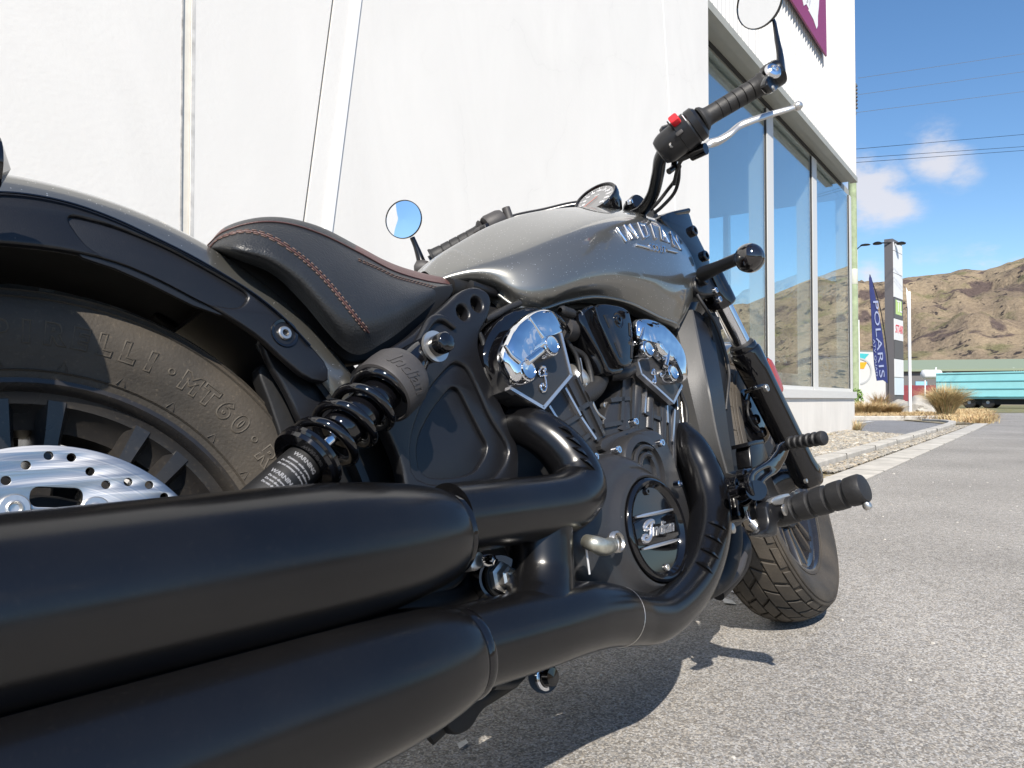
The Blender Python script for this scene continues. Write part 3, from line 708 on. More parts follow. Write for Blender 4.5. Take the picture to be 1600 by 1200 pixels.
c0 = mixc(nramp(.022, .53, .62, 8.0, .6), c0, (.105, .080, .072))
c0 = mixc(nramp(.09, .585, .64, 6.0), c0, (.05, .042, .04))
nf = N(t, 'ShaderNodeTexNoise', i_Scale=.28, i_Detail=6.0, i_Roughness=.75); l(co.outputs['Object'], nf.inputs['Vector'])
rf_ = N(t, 'ShaderNodeMapRange'); rf_.inputs['From Min'].default_value = .3; rf_.inputs['From Max'].default_value = .7; rf_.inputs['To Min'].default_value = .68; rf_.inputs['To Max'].default_value = 1.3; l(nf.outputs['Fac'], rf_.inputs['Value'])
sf_ = N(t, 'ShaderNodeVectorMath', operation='SCALE'); l(c0, sf_.inputs[0]); l(rf_.outputs[0], sf_.inputs['Scale']); l(sf_.outputs[0], b.inputs['Base Color'])
n5 = N(t, 'ShaderNodeTexNoise', i_Scale=.05, i_Detail=9.0, i_Roughness=.7); l(co.outputs['Object'], n5.inputs['Vector'])
ub = N(t, 'ShaderNodeBump', i_Strength=.9, i_Distance=7.0); l(n5.outputs['Fac'], ub.inputs['Height']); l(ub.outputs[0], b.inputs['Normal'])
hills = mk('hills', vs, fs, m, None, None); hills['kind'] = 'structure'

# shrubs at the foot of the hills (dark clumps) and far trees
def leafcloud(rnd, c, r, n, size, sq=(1, 1, 1)):
    vs = []; fs = []
    for i in range(n):
        while True:
            p = Vector((rnd.uniform(-1, 1), rnd.uniform(-1, 1), rnd.uniform(-1, 1)))
            if .25 < p.length < 1: break
        p = Vector((p.x*r*sq[0], p.y*r*sq[1], p.z*r*sq[2]))+Vector(c)
        u = Vector((rnd.gauss(0, 1), rnd.gauss(0, 1), rnd.gauss(0, 1))).normalized(); v = u.orthogonal().normalized()
        s = size*rnd.uniform(.5, 1.3); k = len(vs)
        vs += [p-u*s, p+v*s*.5, p+u*s, p-v*s*.5]; fs.append([k, k+1, k+2, k+3])
    return vs, fs
M_leafd = mat('dark_pine_leaf', (.035, .050, .032), rough=.8, vary=.4, vscale=.5)
M_leafa = mat('autumn_leaf', (.20, .15, .05), rough=.7, vary=.5, vscale=2)
M_bark = mat('bark', (.13, .11, .09), rough=.9, vary=.3)
rnd = random.Random(5)
def shrub_far(px, py, depth, r, lab, sq=(1.3, 1.3, .8)):
    p = PW(px, py, depth); e = empty('far_tree', (p.x, p.y, 0), None, lab, 'tree', 'dark trees at the foot of the hill')
    g = Geo()
    for k in range(6): g.add(*leafcloud(rnd, (rnd.uniform(-r, r)*sq[0]*.6, rnd.uniform(-r, r)*.6, r*.7*rnd.uniform(.5, 1.3)), r*rnd.uniform(.35, .65), 110, r*.16))
    g.build('crown', M_leafd, e, None); tube('trunk', [(0, 0, 0), (0, 0, r)], r*.06, M_bark, e, segs=6)
for px, r in ((1419, 7), (1440, 3), (1448, 3.2)): shrub_far(px, 600, 260, r, {7: 'dark rounded tree at the foot of the hill, right of the tall sign', 3: 'small dark tree at the hill foot, left one of two', 3.2: 'small dark tree at the hill foot, right one of two'}[r])

# long shed with green roof
def facing(px, depth, z=0.0):
    p = PW(px, 624, depth); return Vector((p.x, p.y, z))
def panel_box(g, pa, pb, z0, z1, th):
    """upright box from ground point pa to pb, thickness away from the camera"""
    d = (pb-pa); d.z = 0; n = Vector((-d.y, d.x, 0)).normalized()
    if n.dot(pa-CAM) < 0: n = -n
    q = [pa, pb, pb+n*th, pa+n*th]
    g.add([Vector((a.x, a.y, z0)) for a in q]+[Vector((a.x, a.y, z1)) for a in q], [[0, 1, 2, 3], [4, 5, 6, 7], [0, 1, 5, 4], [1, 2, 6, 5], [2, 3, 7, 6], [3, 0, 4, 7]])
    return n
def zat(py, depth): return CAM.z+raydir(800, py).z*depth
shed_l, shed_r = facing(1350, 92), facing(1840, 84)
se = empty('long_shed', ((shed_l+shed_r)/2), None, 'long low dark grey shed with a pale green roof, below the brown hill', 'shed'); so2 = se.location.copy()
g = Geo(); nn_ = panel_box(g, shed_l, shed_r, 0, zat(578, 90), 14); g.v = [v-so2 for v in g.v]; g.build('wall', mat('shed_grey', (.13, .125, .125), rough=.6), se)
zt = zat(577, 90); zr = zat(568, 96); q = [shed_l+nn_*-.5, shed_r-nn_*.5, shed_r+nn_*7, shed_l+nn_*7, shed_r+nn_*14.5, shed_l+nn_*14.5]
zz = [zt, zt, zr+.5, zr+.5, zt, zt]
vs = [Vector((a.x, a.y, z))-so2 for a, z in zip(q, zz)]; vs += [v-V(0, 0, .25) for v in vs]
mk('roof', vs, [[0, 1, 2, 3], [3, 2, 4, 5], [6, 7, 8, 9], [9, 8, 10, 11], [0, 1, 7, 6], [4, 5, 11, 10], [1, 2, 8, 7], [2, 4, 10, 8], [0, 3, 9, 6], [3, 5, 11, 9]], mat('green_roof', (.22, .26, .18), rough=.6), se, 20)
def upright_text(txt, p, dirv, size, m, parent, off, name='lettering', ext=.004, rot=0, shear=0, outline=False):
    vs, fs = text_geo(txt, size, ext, shear=shear, align='LEFT'); c = math.cos(rot); s = math.sin(rot); out = []
    n = dirv.cross(Vector((0, 0, 1))).normalized()
    if n.dot(CAM-p) < 0: n = -n
    for a in vs:
        u, v = a.x*c-a.y*s, a.x*s+a.y*c
        out.append(p+dirv*u+Vector((0, 0, 1))*v+n*(a.z+.01)-off)
    return mk(name, out, fs, m, parent, 30)
dsh = (shed_r-shed_l).normalized()
ps = PW(1583, 577.5, 87.6); tt = (ps-shed_l).dot(dsh); pl_ = shed_l+dsh*tt; pl_.z = zat(579.5, (pl_-CAM).dot(FW))
upright_text('Sumner TTR', pl_, dsh, 1.0, M_wp, se, so2)

# white building with the coloured oval emblem, behind the pole
wa, wb_ = facing(1325, 60), facing(1402, 62)
wbld = empty('white_building', (wa+wb_)/2, None, 'white low building with a teal and orange oval emblem, behind the green pole', 'building'); wo_ = wbld.location.copy()
g = Geo(); panel_box(g, wa, wb_, 0, zat(549, 60), 9); g.v = [v-wo_ for v in g.v]; g.build('wall', M_clad, wbld)
g = Geo(); panel_box(g, wa+(wa-wb_)*.02, wb_+(wb_-wa)*.02, zat(549, 60), zat(546.5, 60), 9.4); g.v = [v-wo_ for v in g.v]; g.build('roof', mat('roof_grey', (.2, .21, .2)), wbld)
dwb = (wb_-wa).normalized()
def bpoly(name, pix, m, lift):
    n = dwb.cross(Vector((0, 0, 1))); n = n if n.dot(CAM-wa) > 0 else -n; o = wa+n*lift; out = []
    for a, b_ in pix:
        d = raydir(a, b_); t_ = (o-CAM).dot(n)/d.dot(n); out.append(CAM+d*t_)
    k = len(out); return mk(name, [v-wo_ for v in out]+[v-wo_-n*.02 for v in out], [list(range(k)), list(range(k, 2*k))]+[[i, (i+1) % k, k+(i+1) % k, k+i] for i in range(k)], m, wbld, 30)
bpoly('emblem_stripe', [(1341, 552), (1358, 553), (1351, 561), (1341, 559)], mat('teal', (.06, .42, .45)), .03)
bpoly('emblem_stripe', [(1339, 566), (1355, 566), (1350, 576), (1340, 576)], mat('orange_print', (.8, .35, .02)), .03)
el = [(1342+21*math.cos(a), 580+21*math.sin(a)) for a in [i*PI/16-PI/2 for i in range(17)]]
bpoly('emblem_ring', el+[(1342+18.5*math.cos(a), 580+18.5*math.sin(a)) for a in [i*PI/16-PI/2 for i in range(17)]][::-1], mat('silver_print', (.42, .43, .43)), .05)

# maroon low container and small blue sign behind the white pole
g = Geo(); a_, b__ = facing(1400, 72), facing(1474, 72); panel_box(g, a_, b__, 0, zat(602, 72), 2.4); tag(g.build('shipping_container', mat('maroon_steel', (.20, .035, .045), rough=.6)), 'maroon steel container seen low behind the white pole', 'container')
g = Geo(); a_, b__ = facing(1431, 70), facing(1449, 70); panel_box(g, a_, b__, zat(602, 70), zat(596, 70), .1); o = g.build('notice_board', mat('pale_blue_board', (.25, .48, .62))); tag(o, 'small pale blue board standing on the maroon container', 'sign')

# turquoise trailer
ta, tb = facing(1463, 45), facing(1700, 40)
M_turq = mat('turquoise_paint', (.26, .58, .61), rough=.45, vary=.06, vscale=1)
tr = empty('farm_trailer', (ta+tb)/2, None, 'turquoise high-sided trailer parked beyond the grass verge', 'trailer'); to_ = tr.location.copy()
dt = (tb-ta).normalized()
def tadd(name, fa, fb, z0, z1, th, m, back=0):
    g = Geo(); pa = ta.lerp(tb, fa); pb = ta.lerp(tb, fb); nv = Vector((-dt.y, dt.x, 0)); nv = nv if nv.dot(pa-CAM) > 0 else -nv
    pa = pa+nv*back; pb = pb+nv*back; panel_box(g, pa, pb, z0, z1, th); g.v = [v-to_ for v in g.v]; return g.build(name, m, tr, 30)
zb, ztp = zat(620, 43), zat(584, 44)
for i in range(3):
    za = zb+(ztp-zb)*i/3; tadd('side_board', 0, 1, za+.035, zb+(ztp-zb)*(i+1)/3, .06, M_turq)
    tadd('side_rail', 0, 1, za-.03 if i else za, za+.03, .12, mat('turquoise_rail', (.10, .30, .33), rough=.5), -.03)
tadd('top_rail', 0, 1, ztp, ztp+.08, .16, M_turq, -.05)
tadd('bed', 0, 1, zb-.12, zb-.01, 2.2, M_turq, .07); tadd('chassis', .14, 1, zb-.45, zb-.13, 1.6, M_dark, .3)
tadd('far_side', 0, 1, zb, ztp, .06, M_turq, 2.25); tadd('front_board', 0, .012, zb, ztp, 2.1, M_turq, .08)
nv = Vector((-dt.y, dt.x, 0)); nv = nv if nv.dot(ta-CAM) > 0 else -nv
for fx in (.23, .36, .74):
    p = ta.lerp(tb, fx)+nv*.35-to_; p.z = .36-0
    for q_ in (0, 1.7):
        g = Geo(); g.add(*lathe_geo([(.1, -.12), (.3, -.12), (.36, -.07), (.36, .07), (.3, .12), (.1, .12), (.1, -.12)], p+nv*q_, nv, 24)); g.build('wheel', M_rubber, tr)
        g = Geo(); g.add(*lathe_geo([(.001, -.05), (.15, -.06), (.19, -.11), (.2, 0)], p+nv*q_, nv, 18)); g.build('hub', M_white, tr)
tadd('side_marker', .20, .26, zb-.16, zb-.08, .03, mat('marker_orange', (.8, .35, .03)), .2)
tadd('tail_lamp', .985, .99, zb+.1, zb+.25, .05, M_amber, -.05); tadd('mud_flap', .30, .315, zb-.55, zb-.14, .04, M_dark, .32)
# white gas cylinder tank
te = empty('storage_tank', facing(1456, 50), None, 'white cylindrical tank on legs with pipework, left end of the turquoise trailer', 'tank'); tz = zat(585, 50)
ax_ = Vector((RT.x, RT.y, 0)).normalized(); fwx = Vector((FW.x, FW.y, 0)).normalized()
g = Geo(); g.add(*lathe_geo([(.001, -.68), (.2, -.66), (.30, -.58), (.31, -.5), (.31, .5), (.30, .56), (.2, .64), (.001, .66)], (0, 0, tz), ax_, 24)); g.build('shell', M_wp, te)
for k in (-.45, .45): tube('leg', [ax_*k, ax_*k+V(0, 0, tz-.25)], .05, M_wp, te, segs=6)
tube('valve', [ax_*.3+V(0, 0, tz+.28), ax_*.3+V(0, 0, tz+.48)], .05, M_wp, te, segs=6)
for i in range(7):
    z_ = tz-.28+.07*i; tube('pipe', [ax_*(.5+.08*i)+V(0, 0, z_), ax_*(1.0+.07*i)+V(0, 0, z_+.05*(i % 3))], .02, M_steel, te, segs=5)

# lawn strip and its road edge
quad('lawn', [PG(1380, 634), PG(1900, 632.5), PG(2300, 645), PG(1515, 645.2)], rough_ground('lawn_base', (.10, .11, .05), (.20, .19, .10), (.30, .27, .15), 25, .6)).location.z = .01

# green utility pole, its insulators and wires
M_green = mat('green_weathered_wood', (.30, .36, .22), rough=.85, vary=.22, vscale=4, bump=.5, bscale=60)
pb_ = facing(1335, 26); pole = empty('utility_pole', pb_, None, 'pale green wooden power pole rising behind the corner of the shop', 'pole')
h_ = zat(125, 26)
tube('pole', [(0, 0, -.05), (0, 0, h_*.5), (0, 0, h_)], [.155, .14, .12], M_green, pole, segs=16)
g = Geo(); z0_, z1_ = zat(444, 26), zat(420, 26)
g.add(*lathe_geo([(.148, z0_), (.152, z0_+.01), (.150, z1_-.01), (.146, z1_)], (0, 0, 0), (0, 0, 1), 20)); g.build('pale_band', mat('pale_band', (.55, .56, .47)), pole)
tube('cable_duct', [(.02*1, -.17, 0), (.02, -.165, zat(500, 26))], .02, M_wp, pole, segs=6)
rx = Vector((RT.x, RT.y, 0)).normalized()
pr = []
for i in range(7): pr += [(.035, i*.13), (.075, i*.13+.02), (.075, i*.13+.06), (.035, i*.13+.10)]
p0_ = rx*.14; zi = zat(167, 26)
g = Geo(); g.add(*lathe_geo(pr, p0_+V(0, 0, 0)+V(0, 0, zi), (0, 0, 1), 14)); g.build('insulator', mat('brown_insulator', (.10, .085, .075), rough=.3), pole)
g = Geo(); g.box(p0_*.5+V(0, 0, zi-.12), (.3, .12, .1)); g.box(p0_+V(0, 0, zi+.85), (.1, .1, .12)); g.build('bracket', M_steel, pole)
wires = [((1341, 122), (1600, 84)), ((1340, 148), (1600, 112)), ((1337, 176), (1600, 143)), ((1336, 233), (1600, 210)), ((1336, 247), (1600, 229)), ((1336, 254), (1600, 235))]
wn = ['topmost', 'second from the top', 'third from the top', 'upper of the three low', 'middle of the three low', 'lowest']
for k, (a, b_) in enumerate(wires):
    A = PW(*a, 26); B2 = PW(*b_, 31); pts = [A+(B2-A)*(i/6*3)+V(0, 0, 0) for i in range(7)]
    o = tube('power_wire', pts, .008 if k < 3 else .0085, M_steel if k < 3 else M_dark, None, segs=6, smooth=False)
    tag(o, 'thin overhead power wire, %s of those crossing the sky' % wn[k], 'wire', 'overhead wires crossing the sky')

# tall pylon sign
pd = 33
pA, pB, pC = facing(1384, pd), facing(1397.5, pd-.2), facing(1411.5, pd+.9)
pe = empty('pylon_sign', pB, None, 'tall dark grey pylon sign with white tenant panels stacked on its side', 'sign')
ztop, zbot = zat(373, pd), zat(632, pd)
dA = (pA-pB); dC = (pC-pB); base = [V(0, 0, 0), dC, dC+dA, dA]
vs = [V(b_.x, b_.y, 0) for b_ in base]+[V(b_.x, b_.y, ztop) for b_ in base]
mk('column', vs, [[0, 1, 2, 3], [4, 5, 6, 7], [0, 1, 5, 4], [1, 2, 6, 5], [2, 3, 7, 6], [3, 0, 4, 7]], mat('charcoal_panel', (.105, .10, .105), rough=.5), pe, 20)
dCn = dC.normalized(); wC = dC.length; nC = dCn.cross(V(0, 0, 1)); nC = nC if nC.dot(CAM-pB) > 0 else -nC
M_pw = mat('white_sign_panel', (.72, .73, .74), rough=.4); M_pd = mat('dark_sign_panel', (.09, .09, .095), rough=.4); M_pb = mat('pale_sign_panel', (.62, .70, .76), rough=.4)
rows = [(378, 391, M_pw), (392, 426, M_pw), (427, 464, M_pw), (465, 497, M_pd), (498, 531, M_pw), (532, 560, M_pd), (561, 589, M_pw), (590, 617, M_pb)]
for y0_, y1_, m_ in rows:
    a0_, a1_ = zat(y1_, pd), zat(y0_, pd); g = Geo(); q = [dCn*.03+nC*.001, dCn*(wC-.03)+nC*.001]
    g.add([q[0]+V(0, 0, a0_), q[1]+V(0, 0, a0_), q[1]+V(0, 0, a1_), q[0]+V(0, 0, a1_)]+[q[0]+nC*.03+V(0, 0, a0_), q[1]+nC*.03+V(0, 0, a0_), q[1]+nC*.03+V(0, 0, a1_), q[0]+nC*.03+V(0, 0, a1_)],
          [[0, 1, 2, 3], [4, 5, 6, 7], [0, 1, 5, 4], [1, 2, 6, 5], [2, 3, 7, 6], [3, 0, 4, 7]]); g.build('sign_panel', m_, pe, 20)
def ptext(txt, y, size, m_, u=.08, **kw):
    p = pB+dCn*(wC*u)+nC*.03; p = Vector((p.x, p.y, zat(y, pd))); upright_text(txt, p, dCn, size, m_, pe, pB, ext=.004, **kw)
ptext('STAR', 514, wC*.36, mat('red_print', (.6, .04, .06)), .08, shear=.2)
g = Geo(); zc = zat(480, pd); g.box(dCn*(wC*.5)+nC*.04+V(0, 0, zc), (.04, .04, .04)); 
q = [dCn*(wC*.15), dCn*(wC*.85)]; g = Geo(); g.add([q[0]+nC*.034+V(0, 0, zc-.3), q[1]+nC*.034+V(0, 0, zc-.3), q[1]+nC*.034+V(0, 0, zc+.35), q[0]+nC*.034+V(0, 0, zc+.35)], [[0, 1, 2, 3]]); g.build('logo', mat('lime_print', (.45, .62, .22)), pe, None)
ptext('TL', 478, wC*.5, M_white, .3)
for sgn_, px_ in ((-1, 1371), (1, 1408)):
    tip = PW(px_, 380, pd)-pB; rt_ = PW(1390, 379, pd)-pB
    tube('lamp_arm', [rt_, tip], .03, M_dark, pe, segs=6); g = Geo(); g.add(*lathe_geo([(.001, .08), (.12, .05), (.2, 0), (.18, -.05), (.001, -.06)], tip, (0, 0, 1), 14)); g.build('floodlight', M_dark, pe)
# feather banner
fpix = [(1359, 430), (1362, 434), (1367, 460), (1372, 485), (1378, 515), (1383, 550), (1386, 575), (1387, 599), (1380, 594), (1370, 595), (1366, 570), (1363, 530), (1361.5, 490), (1359, 455), (1358, 435)]
bd = 30; fo = facing(1384, bd); fe = empty('feather_banner', fo, None, 'navy blue feather flag with white lettering, leaning left of the pylon sign', 'flag')
fv = [PW(a, b_, bd)-fo for a, b_ in fpix]; back = fwx*.02; k = len(fv)
mk('cloth', fv+[v+back for v in fv], [list(range(k)), list(range(k, 2*k))]+[[i, (i+1) % k, k+(i+1) % k, k+i] for i in range(k)], mat('navy_cloth', (.012, .022, .12), rough=.6, vary=.15), fe, 30)
tube('mast', [PW(1387.5, 628, bd+.1)-fo, PW(1387, 560, bd+.1)-fo, PW(1375, 480, bd+.1)-fo, PW(1359, 429, bd+.1)-fo], .02, M_dark, fe, segs=6)
def banner_text(txt, pa, pb2, size, m_):
    A = PW(*pa, bd-.03); B2 = PW(*pb2, bd-.03); u = (B2-A); Lq = u.length; u.normalize(); v = -fwx.cross(u).normalized()
    if v.dot(rx) < 0: v = -v
    vs, fs = text_geo(txt, size, .003, align='LEFT', sp=1.05); wmax = max(a.x for a in vs)
    mk('lettering', [A+u*(a.x/wmax*Lq)+v*a.y+fwx*(-a.z)-fo for a in vs], fs, m_, fe, 30)
banner_text('POLARIS', (1367.5, 468), (1378, 590), .30, mat('banner_white', (.26, .30, .46)))
banner_text('ATV QUAD', (1365.5, 530), (1370, 588), .11, mat('banner_white', (.26, .30, .46)))
# white post
pp = facing(1422, 24); we = empty('white_post', pp, None, 'slim white steel post standing in the dry grass right of the pylon sign', 'post')
tube('post', [(0, 0, 0), (0, 0, zat(455, 24))], [.05, .05], M_wp, we, segs=12); g = Geo(); p1 = rx*-.09
g.add([p1+V(0, 0, zat(448, 24)), V(0, 0, zat(458, 24)), V(0, 0, zat(485, 24)), p1*.6+V(0, 0, zat(480, 24))], [[0, 1, 2, 3]]); g.add([p1+V(0, 0, zat(448, 24))+fwx*.01, V(0, 0, zat(458, 24))+fwx*.01, V(0, 0, zat(485, 24))+fwx*.01, p1*.6+V(0, 0, zat(480, 24))+fwx*.01], [[0, 1, 2, 3]]); g.build('pennant', M_wp, we, None)
# street lamp far
lp_ = facing(1340.5, 48); le = empty('street_lamp', lp_, None, 'slim white street lamp with a dark flat head, behind the green pole', 'street lamp')
tube('column', [(0, 0, 0), (0, 0, zat(390, 48))], .07, M_wp, le, segs=8); tip = PW(1357, 383, 48)-lp_; t0 = V(0, 0, zat(389, 48))
tube('arm', [t0, PW(1346, 384, 48)-lp_, tip], .035, M_dark, le, segs=6); g = Geo(); g.add(*lathe_geo([(.001, .1), (.25, .05), (.32, 0), (.001, -.05)], PW(1352, 383, 48)-lp_, (0, 0, 1), 12)); g.build('lamp_head', M_dark, le)

# planted bed: dry grass, tussocks, rock
M_straw = [mat('straw_%s' % k, c, rough=.8, vary=.3, vscale=8) for k, c in (('gold', (.50, .36, .17)), ('pale', (.62, .50, .28)), ('brown', (.36, .22, .11)), ('green', (.27, .27, .11)))]
def blades(rnd, g, mi, c, n, h, spread, wdt, lean=.5, cols=(4, 3, 2, 1)):
    for i in range(n):
        a = rnd.uniform(0, 2*PI); r0 = spread*.25*math.sqrt(rnd.random()); hh = h*rnd.uniform(.55, 1.1); ln = lean*rnd.uniform(.1, 1.3)
        b0 = Vector(c)+Vector((math.cos(a)*r0, math.sin(a)*r0, 0)); a2 = a+rnd.uniform(-.6, .6); d = Vector((math.cos(a2), math.sin(a2), 0))
        s = Vector((-d.y, d.x, 0))*wdt if rnd.random() < .5 else rx*wdt
        p = [b0, b0+d*(hh*ln*.35)+V(0, 0, hh*.55), b0+d*(hh*ln)+V(0, 0, hh*(1-.3*ln))]
        k = len(g.v); g.v += [p[0]-s, p[0]+s, p[1]+s*.8, p[1]-s*.8, p[2]]; g.f += [[k, k+1, k+2, k+3], [k+3, k+2, k+4]]
        q = rnd.choices(range(4), cols)[0]; mi += [q, q]
def plant(name, label, cat, c, specs, group=None, kind=None, seed=1):
    g = Geo(); mi = []; r_ = random.Random(seed)
    for s in specs: blades(r_, g, mi, *s)
    g.v = [v-Vector(c) for v in g.v]; o = mk(name, g.v, g.f, M_straw, None, None, recalc=False); o.data.polygons.foreach_set('material_index', mi); o.location = c
    tag(o, label, cat, group, kind); return o
tc_ = PG(1478, 654); 
plant('tussock', 'large golden tussock grass at the kerb end, in front of the turquoise trailer', 'grass', tc_, [(tc_, 2600, 1.0, .5, .007, .75, (4, 4, 1, 2))])
bk = facing(1374, 27); plant('tussock', 'dark dry tussock at the foot of the feather flag', 'grass', bk, [(bk, 420, .85, .4, .008, .6, (0, 0, 5, 2))], seed=2)
bk = facing(1352, 22); plant('tussock', 'wide low straw tussock nearest the corner of the shop', 'grass', bk, [(bk+V(0, 0, 0), 1500, .55, 1.2, .007, 1.0, (4, 4, 3, 0))], seed=3)
bk = facing(1384, 22.5); plant('tussock', 'wide low straw tussock in front of the pylon sign', 'grass', bk, [(bk, 1500, .5, 1.2, .007, 1.1, (4, 3, 3, 0))], seed=4)
wk = FP(-.12, .06, .01)
plant('weed', 'tiny dry weed at the foot of the shop corner', 'plant', wk, [(wk, 160, .26, .16, .003, .9, (2, 4, 1, 1))], seed=6)
wk = FP(-2.3, .12, .02)
plant('weed', 'small dry weed growing from the slate stones by the shop wall', 'plant', wk, [(wk, 90, .12, .16, .003, 1.1, (2, 3, 2, 2))], seed=7)
g = Geo(); mi = []; r_ = random.Random(9)
pts = []
for i in range(900):
    px = r_.uniform(1335, 1545); yb = 655 if px < 1470 else 655+(px-1470)*.10
    py = r_.uniform(642, min(yb+1, 662)); pts.append(PG(px, py))
for p in pts: blades(r_, g, mi, p, 26, .20, .9, .006, 1.6, (3, 3, 4, 0))
o = mk('dry_grass', g.v, g.f, M_straw, None, None, recalc=False); o.data.polygons.foreach_set('material_index', mi); tag(o, 'low straw-coloured dry grass covering the planted bed', kind='stuff')
quad('planting_bed', [PG(1300, 640), PG(1500, 640), PG(1550, 655), PG(1530, 662), PG(1480, 663), PG(1400, 655), PG(1330, 652)], M_soil).location.z = .008
# greenery at the pole's foot
gc = facing(1338, 24.5); g = Geo(); g.add(*leafcloud(random.Random(3), (0, 0, .45), .38, 500, .05, (.6, .6, 1.2))); o = g.build('green_shrub', mat('fresh_leaf', (.16, .26, .05), vary=.3), None, None); o.location = gc; tag(o, 'small bright green shrub at the foot of the green pole', 'shrub')
# rock
def rock(px, depth, r, lab, sq=(1.3, .9, .62), seed=1):
    from mathutils import noise as nz
    bm = bmesh.new(); bmesh.ops.create_icosphere(bm, subdivisions=4, radius=1)
    for v in bm.verts:
        d = v.co.normalized(); q = 1+.28*nz.fractal(d*1.3+Vector((seed, 0, 0)), 1, 2, 4); v.co = Vector((d.x*sq[0], d.y*sq[1], d.z*sq[2]))*q*r
        v.co.x = v.co.x if abs(v.co.x) < r*1.05 else math.copysign(r*1.05, v.co.x)
    me = bpy.data.meshes.new('rock'); bm.to_mesh(me); bm.free(); me.materials.append(mat('lichen_rock', (.36, .34, .30), rough=.9, vary=.3, vscale=3, bump=.8, bscale=12, bdist=.03))
    for p in me.polygons: p.use_smooth = True
    me.set_sharp_from_angle(angle=rad(30)); o = bpy.data.objects.new('rock', me); COL.objects.link(o); p = facing(px, depth); o.location = (p.x, p.y, r*.15); tag(o, lab, 'rock')
rock(1438, 25, .75, 'pale grey boulder in the dry grass, behind the white post'); rock(1409, 25.5, .5, 'dark split boulder at the foot of the pylon sign', (1, .9, .8), 4)

# trees seen through and mirrored in the glass
def tree(loc, h, r, lab, m_, n=26, per=90, seed=1, size=.09, group=None):
    rn = random.Random(seed); e = empty('tree', loc, None, lab, 'tree', group); g = Geo()
    for i in range(9):
        a = rn.uniform(0, 6.28); rr = r*rn.uniform(.3, .9); z0_ = h*rn.uniform(.2, .5); g.add(*tube_geo([(0, 0, z0_*.8), (math.cos(a)*rr*.4, math.sin(a)*rr*.4, z0_+h*.15), (math.cos(a)*rr, math.sin(a)*rr, min(h*.95, z0_+h*.4))], [h*.014, h*.003], 6))
    g.build('limb', M_bark, e); tube('trunk', [(0, 0, 0), (.05, 0, h*.4), (0, .05, h*.9)], [h*.025, h*.018, h*.004], M_bark, e, segs=8)
    g = Geo()
    for i in range(n):
        a = rn.uniform(0, 6.28); t_ = rn.uniform(.25, 1); rr = r*(1-.55*t_)*rn.uniform(.2, 1.05); g.add(*leafcloud(rn, (math.cos(a)*rr, math.sin(a)*rr, h*t_), r*rn.uniform(.16, .32), per, size))
    g.build('crown', m_, e, None)
pt_ = facing(1238, 24); tree(pt_, 3.9, 1.5, 'slender tree with sparse autumn leaves, seen through the middle shop window', M_leafa, 36, 60, 2, .05)

# ================================================================ MOTORCYCLE
bike = empty('motorcycle', (0, 0, 0), None, 'black and metallic grey cruiser motorcycle with twin black mufflers, leaning away on its side stand', 'motorcycle')
bike.rotation_euler = (-LEAN, 0, 0)
YN = Vector((0, -1, 0))

